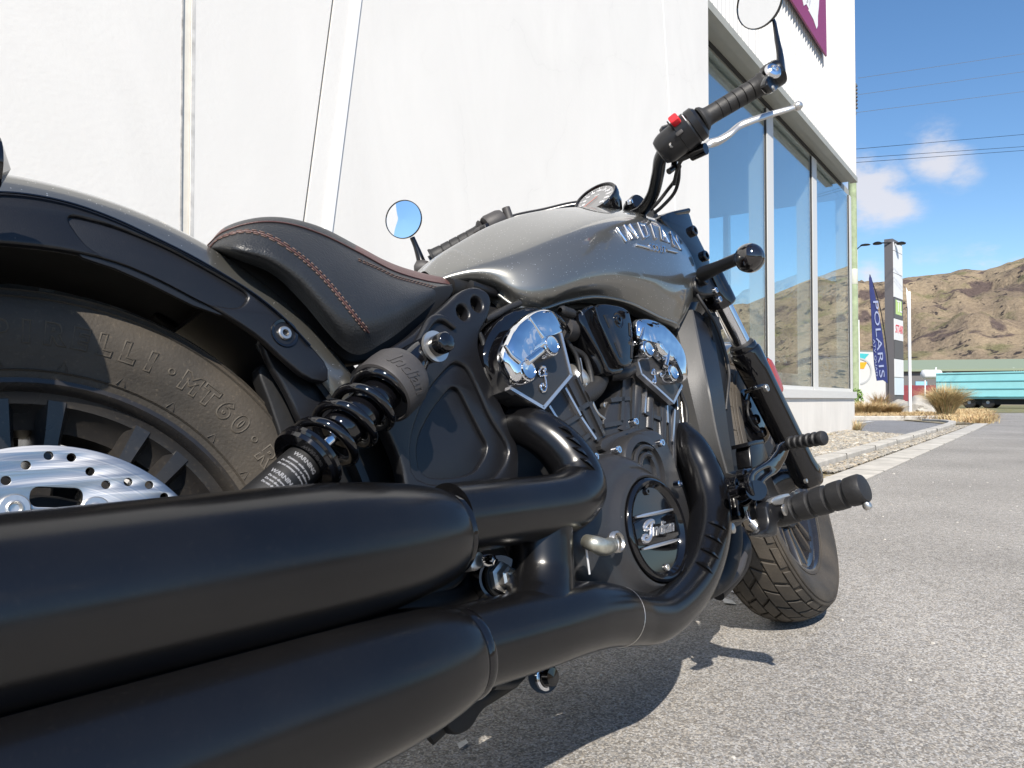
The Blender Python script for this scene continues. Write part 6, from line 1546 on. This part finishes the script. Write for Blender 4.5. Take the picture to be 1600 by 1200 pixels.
# triple clamps, top casting, headlight ear
yk = plate('upper_fork_clamp', [[(1030, 338), (1046, 330), (1070, 325), (1078, 332), (1084, 352), (1090, 366), (1106, 398), (1111, 412), (1108, 424), (1094, 432), (1088, 440), (1072, 410), (1060, 370), (1040, 352)]], -.105, .05, M_gloss, bike, .006, rnd=1)
for a, b in ((1083, 361), (1101, 400)):
    lathe('clamp_boss', [(.0125, -.01), (.0125, .004), (.0105, .006), (.0065, .006), (.006, .0), (.0001, .0)], P(a, b, -.107), YN, M_gloss, yk, 24, 25)
tube('clamp_bar', [P(1030, 342, -.08), P(1050, 336, -.095), P(1072, 331, -.10)], .012, M_gloss, yk, flat=.6)
lc = lathe('lower_fork_clamp', [(.022, -.062), (.029, -.060), (.032, -.052), (.032, -.012), (.033, -.010), (.033, .022), (.030, .026), (.0215, .027)], FT-FD*.0, FD, M_gloss, bike, 36, 30)
for a, b in ((1117, 454), (1123, 468)): lathe('clamp_bolt', [(.0068, -.004), (.0068, .003), (.0055, .005), (.0032, .005), (.003, .001), (.0001, .001)], P(a, b, -.152), YN, M_chromef, lc, 20, 25)
ep('fork_bracket', [(1086, 432), (1100, 424), (1116, 432), (1126, 446), (1128, 460), (1098, 462), (1088, 452)], -.135, .05, M_matte, bev=.006, rnd=2)
lathe('ear_boss', [(.014, -.01), (.014, .004), (.011, .006), (.006, .005), (.0001, .005)], P(1099, 436, -.142), YN, M_matte, bike, 28)
# steering head mass in front of the tank
tube('steering_head', [P(1000, 345, 0), P(1075, 440, 0), P(1110, 520, 0)], .04, M_dark, bike)
tube('nacelle_strut', [P(1086, 430, -.05), P(1078, 470, -.04), P(1066, 500, -.04)], .02, M_matte, bike)
# right turn signal: stem and ball
A_, B_ = P(1098, 428, -.15), P(1153, 404, -.255)
tsr = tube('signal_stem', [A_, A_.lerp(B_, .5), B_], [.0155, .0125, .0118], M_matte, bike, segs=24)
C_ = P(1171, 403, -.285); dsg = Vector((-1, -.25, -.02)).normalized()
lathe('signal_housing', [(.0001, .030), (.012, .0285), (.021, .022), (.026, .012), (.0275, 0), (.0265, -.006)], C_, -dsg, M_gloss, tsr, 40, 60)
lathe('signal_lens', [(.0262, -.002), (.0262, .006), (.0245, .013), (.018, .021), (.009, .0255), (.0001, .027)], C_, dsg, M_smoke, tsr, 40, 60)

# ---------------------------------------------------------------- handlebar
hb = [P(x, y, yy) for x, y, yy in ((985, 338, -.03), (1004, 328, -.07), (1020, 304, -.115), (1028, 272, -.16), (1033, 245, -.195), (1050, 222, -.235), (1080, 198, -.275), (1095, 190, -.29), (1150, 156, -.35), (1196, 127, -.40))]
bar = tube('handlebar', hb, .0128, M_satin, bike, segs=24, n=80)
def grip(a, b, par, r=.0168, rib=7):
    d = (b-a); L_ = d.length; pr = [(.0001, 0), (r*1.35, 0), (r*1.45, .003), (r*1.35, .008), (r*1.05, .013), (r, .02)]
    for i in range(rib): h = .02+(L_-.03)*(i+1)/(rib+1); pr += [(r*(1.0+.01*i), h-.0016), (r*.93, h-.0006), (r*.93, h+.0006), (r*(1.0+.01*i), h+.0016)]
    pr += [(r*1.1, L_-.008), (r*1.22, L_-.005), (r*1.2, L_), (.0135, L_)]
    return lathe('grip', pr, a, d, M_rubber, par, 36, 40)
ga, gb = P(1094, 189, -.292), P(1193, 130, -.397); grip(ga, gb, bar, .0172, 5)
gd = (gb-ga).normalized()
lathe('bar_end_spacer', [(.0105, 0), (.0105, .012)], gb, gd, M_alu, bar, 28)
# switch housing: two rounded drums on the bar with kill switch
sa, sb = P(1038, 234, -.218), P(1096, 188, -.293); sdv = (sb-sa).normalized(); SLn = (sb-sa).length
swh = lathe('switch_housing', [(.014, -.012), (.0235, -.010), (.0275, -.003), (.0300, .006), (.0310, SLn*.42), (.0325, SLn*.43), (.0335, SLn*.72), (.0315, SLn*.76), (.0330, SLn*.78), (.0325, SLn*.93), (.026, SLn), (.0172, SLn)], sa, sdv, M_matte, bar, 20, 25)
def on_o(o, px, py, lift=0): return on(obj_bvh(o), px, py, lift)
h = on_o(swh, 1056, 190, 0)
su = sdv; sn = h[1]; sv_ = su.cross(sn).normalized()
def obox(c, du, dv, dn, m_, name, par, bev=.0015):
    vs, fs = curve_geo([chaik([Vector((-du/2, -dv/2)), Vector((du/2, -dv/2)), Vector((du/2, dv/2)), Vector((-du/2, dv/2))], 2, q=.15)], dn, min(bev, dn*.4), 2)
    return mk(name, [c+su*v.x+sv_*v.y+sn*v.z for v in vs], fs, m_, par, 30)
obox(h[0]+sn*.004, .017, .021, .014, M_red, 'kill_switch', swh)
obox(h[0]+sn*.0-su*.012, .003, .026, .010, M_matte, 'switch_guard', swh)
h2 = on_o(swh, 1062, 208, 0); sn = h2[1]; sv_ = su.cross(sn).normalized(); obox(h2[0]+sn*.001, .014, .008, .006, M_collar, 'start_button', swh)
h3 = on_o(swh, 1060, 211, .0) 
obox(on_o(swh, 1070, 186, 0)[0], .002, .02, .003, M_white, 'switch_mark', swh)
lathe('throttle_drum', [(.0285, -.002), (.0315, .002), (.0315, .010), (.0285, .014)], sa+sdv*(SLn*.80), sdv, M_gloss, swh, 32, 25)
bolt('housing_screw', on_o(swh, 1047, 228, 0)[0]+V(0, -.001, 0), .005, .003, M_steel, swh)
# master cylinder box ahead of the bar and the under-slung switch parts
mc = P(1040, 196, -.235)+V(.045, 0, -.005)
g = Geo(); g.box(mc, (.05, .065, .035), Matrix.Rotation(rad(25), 3, 'Z')); mcy = g.build('master_cylinder', M_satin, bar, 30, mods=lambda o: o.modifiers.new('b', 'BEVEL').__setattr__('width', .006))
tube('master_cylinder_base', [P(1072, 236, -.25)+V(.02, 0, 0), P(1095, 228, -.28)+V(.02, 0, 0)], [.014, .011], M_gloss, bar, segs=16)
tube('switch_lead', [P(1052, 240, -.225), P(1062, 247, -.23), P(1080, 240, -.25), P(1092, 235, -.265)], .007, M_rubber, bar)
tube('cable_guide', [P(1045, 268, -.195), P(1052, 262, -.2), P(1054, 252, -.205)], .006, M_gloss, bar)
# lever
lv = [P(x, y, yy)+V(.02, 0, 0) for x, y, yy in ((1085, 236, -.25), (1098, 222, -.262), (1115, 216, -.28), (1131, 206, -.297), (1147, 193, -.312), (1165, 185, -.33), (1195, 175, -.358), (1222, 167, -.385), (1240, 161, -.402))]
lev = tube('brake_lever', lv, [.0080, .0092, .0082, .0078, .0076, .0062, .0052], M_alu, bar, segs=16, flat=.6, flatdir=(1, 0, 0))
lathe('lever_ball', [(.0001, -.009), (.006, -.0075), (.0088, -.003), (.009, .002), (.006, .0075), (.0001, .009)], lv[-1], (lv[-1]-lv[-2]), M_alu, bar, 24)
# mirror at the bar end
mb = P(1208, 118, -.415)
mir = empty('mirror', (0, 0, 0), bike)
lathe('mirror_clamp', [(.012, -.016), (.0225, -.014), (.0240, -.008), (.0240, .010), (.0225, .014), (.018, .016), (.0001, .016)], mb, gd, M_satin, mir, 36, 40)
hb_ = mb+gd*.014
lathe('end_cap', [(.0150, 0), (.0150, .002), (.0125, .006), (.0075, .008), (.006, .004), (.0001, .004)], P(1207, 112, -.432), (-.55, -.8, .15), M_chromef, mir, 28, 30)
plate('mirror_lug', [[(1196, 128), (1206, 141), (1210, 143), (1216, 139), (1219, 131), (1231, 112), (1222, 96), (1208, 105)]], -.422, .014, M_satin, mir, .004, rnd=2)
bolt('lug_bolt', P(1207.5, 138, -.430), .0045, .003, M_steel, mir)
st = [P(x, y, yy) for x, y, yy in ((1220, 112, -.418), (1219, 88, -.418), (1214, 60, -.418), (1210, 36, -.416), (1207, 28, -.412))]
tube('mirror_stem', st, [.0125, .0098, .0072, .0058, .0052], M_satin, mir, segs=16, flat=.6, flatdir=(0, 1, 0))
def mirror_head(c, nrm, r, par, tilt=1):
    nrm = Vector(nrm).normalized()
    lathe('mirror_shell', [(.0001, -.012), (r*.7, -.011), (r*.97, -.006), (r*1.03, 0), (r*1.02, .0035), (r*.985, .004), (r*.975, .002)], c, nrm, M_gloss, par, 56, 40)
    lathe('mirror_glass', [(r*.978, .0018), (r*.5, .0022), (.0001, .0024)], c, nrm, M_mirror, par, 56, 60)
mc_ = P(1187, 3, -.405)
v_ = (CB-mc_).normalized()
mirror_head(mc_, (MBI @ Vector((-.80, .60, .25)).normalized())-(mc_-CB).normalized(), .049, mir)
# left bar, grip, mirror, controls: seen past the tank
lb = [P(985, 338, -.03)+V(.01, .06, 0), P(960, 318, .08), P(900, 322, .15), P(850, 333, .21), P(800, 344, .27), P(745, 368, .32), P(672, 408, .41)]
barl = tube('handlebar', lb, .0128, M_satin, bike, segs=20, n=60)
la, lb2 = P(757, 361, .30), P(675, 405, .405)
grip(la, lb2, barl, .0205, 4)
mirl = empty('mirror', (0, 0, 0), bike)
lathe('mirror_clamp', [(.0001, -.018), (.016, -.016), (.0215, -.005), (.021, .010), (.013, .017), (.0001, .018)], P(660, 420, .425), (-.5, .8, .1), M_collar, mirl, 32)
tube('bar_end_spacer', [P(665, 418, .42), P(674, 415, .41)], .009, M_white, mirl, segs=16)
tube('mirror_stem', [P(x, y, .425) for x, y in ((660, 416), (656, 402), (650, 385), (644, 371))], [.0125, .0095, .0068, .0062], M_satin, mirl, segs=16)
ml_c = P(631, 343, .425); mirror_head(ml_c, (MBI @ Vector((-.967, -.073, .242)).normalized())-(ml_c-CB).normalized(), .0455, mirl)
lathe('switch_housing', [(.0001, -.022), (.024, -.020), (.0265, -.012), (.0265, .022), (.024, .028), (.0001, .03)], P(774, 348, .27), (P(745, 379, .32)-P(800, 352, .27)), M_collar, barl, 20, 25)
plate('clutch_perch', [[(747, 362), (750, 352), (758, 350), (760, 344), (766, 343), (772, 352), (770, 362)]], .28, .02, M_collar, barl, .002)
lathe('perch_nut', [(.0001, .022), (.010, .02), (.011, 0), (.0125, -.01), (.013, -.02)], P(794, 337, .245), (-.15, 0, 1), M_collar, barl, 18, 30)
plate('perch_base', [[(790, 350), (792, 343), (806, 343), (810, 338), (815, 344), (812, 352)]], .24, .03, M_collar, barl, .003)
plate('blinker_switch', [[(757, 349), (766, 347), (770, 360), (760, 362)]], .262, .02, M_matte, barl, .002)
tube('clutch_lever', [P(800, 350, .27)+V(.05, 0, 0), P(740, 375, .33)+V(.06, 0, 0), P(690, 400, .40)+V(.05, 0, 0)], .006, M_alu, barl)

# cables from the right controls down the bar
for pts in ([(1048, 262, -.19), (1047, 285, -.165), (1040, 305, -.14), (1022, 325, -.11), (1010, 335, -.09)], [(1049, 262, -.19), (1043, 282, -.15), (1030, 300, -.115), (1016, 318, -.09), (1004, 330, -.07)], [(1092, 235, -.265), (1070, 242, -.24), (1052, 252, -.21), (1045, 268, -.19), (1040, 290, -.16)]):
    tube('control_cable', [P(*p)+V(.012, -.012, 0) for p in pts], .0038, M_rubber, bike, segs=10)
# riser clamp with its chrome bolt head
lathe('riser_clamp', [(.0001, -.02), (.019, -.018), (.021, -.01), (.021, .012), (.019, .016), (.0001, .017)], P(992, 322, -.035), (-.3, -1, .1), M_gloss, bike, 28, 40)
bolt('riser_bolt', P(984, 318, -.05), .008, .008, M_chromef, bike, ax=(-.5, -.2, .8))

# ---------------------------------------------------------------- speedometer
gn = Vector((-.80, -.16, .66)).normalized(); gc_ = P(931, 311, .01)
spd = empty('speedometer', (0, 0, 0), bike)
lathe('gauge_housing', [(.0001, -.075), (.025, -.072), (.038, -.055), (.0475, -.030), (.0485, -.012), (.0510, -.011), (.0520, -.006), (.0520, .002), (.0495, .006), (.0465, .0055), (.0455, .001)], gc_, gn, M_gloss, spd, 64, 30)
lathe('gauge_face', [(.0458, .0005), (.0001, .0005)], gc_, gn, M_dial, spd, 64)
gu = Vector((0, 1, 0)).cross(gn).normalized(); gv = gn.cross(gu).normalized()
# gu points up the dial, gv across it
upd = (Vector((1, 0, 1))-gn*Vector((1, 0, 1)).dot(gn)).normalized(); rtd = upd.cross(gn).normalized()
g = Geo()
for i in range(41):
    a = rad(225-270*i/40); L0 = .038 if i % 4 else .0355
    d_ = rtd*math.cos(a)+upd*math.sin(a); n_ = rtd*-math.sin(a)+upd*math.cos(a); w_ = .0004 if i % 4 else .0008
    g.add([gc_+gn*.0012+d_*L0+n_*w_, gc_+gn*.0012+d_*L0-n_*w_, gc_+gn*.0012+d_*.0425-n_*w_, gc_+gn*.0012+d_*.0425+n_*w_], [[0, 1, 2, 3]])
for i, t_ in enumerate(('0', '20', '40', '60', '80', '100', '120', '140', '160', '180', '200')):
    a = rad(225-270*i/10); vs, fs = text_geo(t_, .0085, 0, off=.0002); c = gc_+gn*.0012+(rtd*math.cos(a)+upd*math.sin(a))*.030; g.add([c+rtd*v.x+upd*v.y for v in vs], fs)
vs, fs = text_geo('km/h', .006, 0); g.add([gc_+gn*.0012+rtd*v.x+upd*(v.y+.013) for v in vs], fs)
mk('dial_print', g.v, g.f, M_white, spd, None, recalc=False)
a = rad(225); tube('needle', [gc_+gn*.003-(rtd*math.cos(a)+upd*math.sin(a))*.006, gc_+gn*.003+(rtd*math.cos(a)+upd*math.sin(a))*.036], .0009, M_needle, spd, segs=6)

# ---------------------------------------------------------------- forward controls, right side
pg0, pg1 = P(1222, 801, -.282), P(1351, 762, -.420)
def footpeg(a, b, r, ribs, name='foot_peg'):
    d = b-a; L_ = d.length; pr = [(.0001, 0), (r*.8, 0), (r*.93, .003)]; seg_ = L_/ribs
    for i in range(ribs):
        k_ = .93+.07*i/ribs
        pr += [(r*k_, seg_*i+.004), (r*(k_+.03), seg_*(i+.5)), (r*(k_+.02), seg_*(i+1)-.004)]
        if i < ribs-1: pr += [(r*.82, seg_*(i+1)-.002), (r*.82, seg_*(i+1)+.001)]
    pr += [(r*.90, L_), (r*.6, L_+.002), (.0001, L_+.0025)]
    return lathe(name, pr, a, d, M_rubber, bike, 32, 35)
peg = footpeg(pg0, pg1, .0225, 5)
pm = P(1345, 775, -.413); tube('feeler_bolt', [pm+V(0, 0, .004), pm+V(0, -.004, -.012)], .0042, M_steel, peg, segs=12); lathe('feeler_tip', [(.0001, -.004), (.0062, -.003), (.0068, .002), (.005, .006), (.0001, .007)], pm+V(0, -.005, -.015), (0, -.3, -1), M_steel, peg, 16)
clv = tube('peg_clevis', [P(1182, 800, -.235), P(1200, 799, -.255), P(1222, 800, -.28), P(1236, 797, -.298)], [.026, .026, .024, .018], M_matte, bike, segs=24)
lathe('clevis_ring', [(.0255, -.002), (.0285, -.001), (.0285, .002), (.0255, .003)], P(1196, 799, -.25), (pg1-pg0), M_steel, clv, 32)
plate('peg_insert', [[(1205, 784), (1210, 777), (1232, 770), (1236, 774), (1234, 786), (1214, 790)]], -.296, .012, M_alu, clv, .002, rnd=1)
plate('peg_lug', [[(1196, 786), (1214, 778), (1216, 786), (1226, 786), (1236, 800), (1245, 800), (1240, 808), (1216, 812), (1216, 836), (1210, 838), (1188, 836), (1187, 831), (1200, 826), (1202, 812)]], -.292, .020, M_matte, clv, .004, rnd=1)
lathe('peg_pin', [(.0088, 0), (.0088, .002), (.007, .003), (.0001, .003)], P(1225, 797, -.303), YN, M_steel, clv, 24)
# return spring
tube('return_spring', [P(1175, 816, -.262), P(1186, 828, -.27)], .0078, M_alu, bike, segs=16)
tube('spring_hook', [P(1167, 800, -.25), P(1170, 810, -.257), P(1176, 817, -.262)], .0032, M_chromef, bike, segs=10)
tube('spring_hook', [P(1184, 827, -.27), P(1187, 834, -.275), P(1192, 838, -.278)], .0028, M_steel, bike, segs=10)
# pedal
ped = plate('brake_pedal', [[(1172, 757), (1172, 742), (1180, 732), (1202, 720), (1214, 706), (1220, 692), (1232, 688), (1240, 692), (1233, 706), (1230, 716), (1218, 738), (1200, 748), (1192, 760), (1188, 774), (1180, 778)], [(1180, 752), (1182, 742), (1192, 735), (1204, 730), (1206, 736), (1194, 744), (1186, 756)]], -.275, .012, M_gloss, bike, .003, rnd=1)
plate('pedal_web', [[(1178, 756), (1180, 740), (1192, 732), (1208, 727), (1210, 737), (1196, 747), (1188, 758)]], -.268, .004, M_gloss, ped, .001, rnd=1)
footpeg(P(1232, 693, -.275), P(1288, 684, -.345), .0125, 6, 'pedal_rubber')
tube('pedal_pivot', [P(1160, 775, -.20), P(1176, 770, -.25), P(1182, 766, -.278)], [.02, .018, .016], M_gloss, bike, segs=20)
for a, b in ((1163, 742), (1168, 758), (1152, 768)): lathe('pivot_bolt', [(.010, -.01), (.010, .002), (.008, .004), (.0045, .004), (.004, .0), (.0001, 0)], P(a, b, -.235), YN, M_gloss, bike, 20, 25)
# rear brake reservoir
res_ = plate('brake_reservoir', [[(1170, 692), (1182, 689), (1193, 688), (1202, 714), (1199, 730), (1188, 738), (1176, 738)]], -.205, .030, M_satin, bike, .004, rnd=1)
plate('reservoir_cap', [[(1169, 691), (1182, 687.5), (1193, 686.5), (1195, 692), (1183, 694), (1170, 697)]], -.2075, .035, M_satin, res_, .002, rnd=0)
ep('pedal_bracket', [(1158, 735), (1178, 728), (1186, 745), (1182, 790), (1170, 815), (1158, 812), (1156, 770), (1150, 752)], -.215, .04, M_gloss, bev=.006, rnd=2)
# lower radiator hoses and side stand bits below the frame
tube('coolant_hose', [P(1158, 868, -.08), P(1150, 890, -.09), P(1130, 912, -.09), P(1098, 930, -.08)], .013, M_collar, bike)
tube('coolant_hose', [P(1150, 830, -.06), P(1160, 858, -.07), P(1150, 890, -.05), P(1118, 925, -.03)], .020, M_matte, bike)
g = Geo(); g.add(*tube_geo([P(1135, 800, -.10), P(1140, 850, -.10), P(1120, 905, -.09), P(1060, 930, -.08)], .024, 16)); g.build('frame_cradle', M_dark, bike)
g = Geo(); g.add(*tube_geo([P(1135, 800, -.10)+V(0, .2, 0), P(1140, 850, -.10)+V(0, .2, 0), P(1120, 905, -.09)+V(0, .2, 0), P(1060, 930, -.08)+V(0, .2, 0), P(850, 960, -.06)+V(0, .2, 0)], .024, 16)); g.build('frame_cradle', M_dark, bike)
for a, b in ((1128, 818), (1142, 826)): lathe('cradle_bolt', [(.009, 0), (.009, .005), (.005, .007), (.0001, .007)], P(a, b, -.16), YN, M_steel, bike, 16)
# under the engine: sump, side stand pivot, cables
plate('sump', [[(760, 960), (1075, 915), (1060, 985), (980, 1003), (860, 1030), (770, 1050)]], -.07, .14, M_dark, bike, .012)
tube('stand_pivot', [P(850, 1058, -.02), P(849, 1058, -.10)], .020, M_matte, bike, segs=24)
lathe('pivot_ring', [(.0125, 0), (.0165, 0), (.0170, .004), (.0130, .005)], P(849, 1058, -.102), YN, M_chromef, bike, 28)
lathe('pivot_cap', [(.0125, 0), (.0115, .016), (.0001, .017)], P(850, 1058, -.103), YN, M_gloss, bike, 24)
tube('drain_hose', [P(770, 1070, -.10), P(800, 1068, -.09), P(815, 1055, -.08)], .006, M_rubber, bike)
tube('linkage', [P(668, 1150, -.02), P(705, 1118, -.03), P(760, 1085, -.04), P(800, 1060, -.04)], .013, M_dark, bike)
plate('stand_plate', [[(690, 1120), (720, 1100), (770, 1078), (776, 1092), (752, 1112), (738, 1138), (716, 1150), (704, 1142)]], -.05, .02, M_dark, bike, .003)
# side stand on the far side, down to the ground
foot_w = Vector((.86, .44, .008)); fl = MBI @ foot_w
tube('side_stand', [(.80, .10, .16), (.82, .16, .12), fl+V(0, 0, .006)], [.014, .011], M_matte, bike)
lathe('stand_foot', [(.0001, 0), (.030, 0), (.030, .006), (.0001, .007)], fl, MBI @ Vector((0, 0, 1)), M_matte, bike, 20)
# left side bodywork so that the bike is whole
lathe('left_engine_cover', [(.125, -.02), (.122, .01), (.10, .03), (.06, .036), (.0001, .036)], (.73, .14, .29), (0, 1, 0), M_engine, bike, 48)
footpeg(Vector((pg0.x, -pg0.y, pg0.z)), Vector((pg1.x, -pg1.y, pg1.z)), .0225, 5)
tube('peg_clevis', [(pg0.x-.02, .15, pg0.z), (pg0.x, .285, pg0.z)], .02, M_matte, bike)
lathe('belt_pulley', [(.05, -.012), (.118, -.012), (.122, 0), (.118, .012), (.05, .012)], (0, .10, .323), (0, 1, 0), M_dark, bike, 64)
def sector(a0, a1, r0, r1, n=16): return [(r1*math.cos(rad(a0+(a1-a0)*i/n)), .323+r1*math.sin(rad(a0+(a1-a0)*i/n))) for i in range(n+1)]+[(r0*math.cos(rad(a1-(a1-a0)*i/n)), .323+r0*math.sin(rad(a1-(a1-a0)*i/n))) for i in range(n+1)]
vs, fs = side_geo([sector(-25, 82, .06, .205)], .118, .006, .001); mk('spoke_gap_mask', vs, fs, M_dark, bike, 30)  # dark sectors added so no bright wall shows between the spokes
vs, fs = side_geo([sector(97, 200, .06, .205)], .118, .006, .001); mk('spoke_gap_mask', vs, fs, M_dark, bike, 30)
g = Geo(); g.add(*tube_geo([(.712+.1285*math.cos(a), -.148, .284+.1285*math.sin(a)) for a in [i*2*PI/64 for i in range(64)]], .0014, 6, closed=True, smooth=False)); g.build('gasket_line', M_steel, case)
for pts, r_, m_ in (([(758, 500), (775, 492), (792, 482), (812, 474)], .005, M_rubber), ([(748, 520), (756, 540), (758, 580), (768, 610)], .004, M_rubber), ([(895, 545), (915, 560), (925, 600), (920, 640)], .005, M_rubber),
                    ([(905, 560), (912, 590), (930, 640), (944, 655)], .003, M_steel), ([(868, 500), (884, 530), (902, 560), (908, 600)], .004, M_rubber), ([(1062, 610), (1072, 640), (1074, 680), (1082, 720)], .004, M_rubber),
                    ([(1064, 720), (1072, 750), (1082, 775), (1086, 790)], .0025, M_steel), ([(730, 880), (715, 905), (690, 920), (650, 930)], .006, M_rubber), ([(800, 870), (790, 850), (778, 842), (765, 845)], .004, M_rubber)):
    tube('lead', [P(a, b, -.125) for a, b in pts], r_, m_, bike, segs=8)
for a, b in ((936, 560), (926, 582), (912, 548), (944, 634)): lathe('small_bolt', [(.0055, -.004), (.0055, .003), (.003, .004), (.0001, .003)], P(a, b, -.118), YN, M_steel, bike, 12)
c = P(1171, 403, -.285); tube('signal_stem', [Vector((c.x+.05, .15, c.z)), Vector((c.x+.03, .27, c.z))], .0125, M_matte, bike)
lathe('signal_housing', [(.0001, -.028), (.021, -.02), (.0275, 0), (.021, .02), (.0001, .028)], Vector((c.x+.03, .29, c.z)), (1, 0, 0), M_gloss, bike, 32)
hl = SF((1.40, 0, .80)); lathe('headlight', [(.0001, -.07), (.05, -.065), (.078, -.03), (.085, .0), (.082, .012), (.075, .012), (.0001, .02)], hl, (MST.to_3x3() @ Vector((1, 0, -.1))), M_gloss, bike, 40)
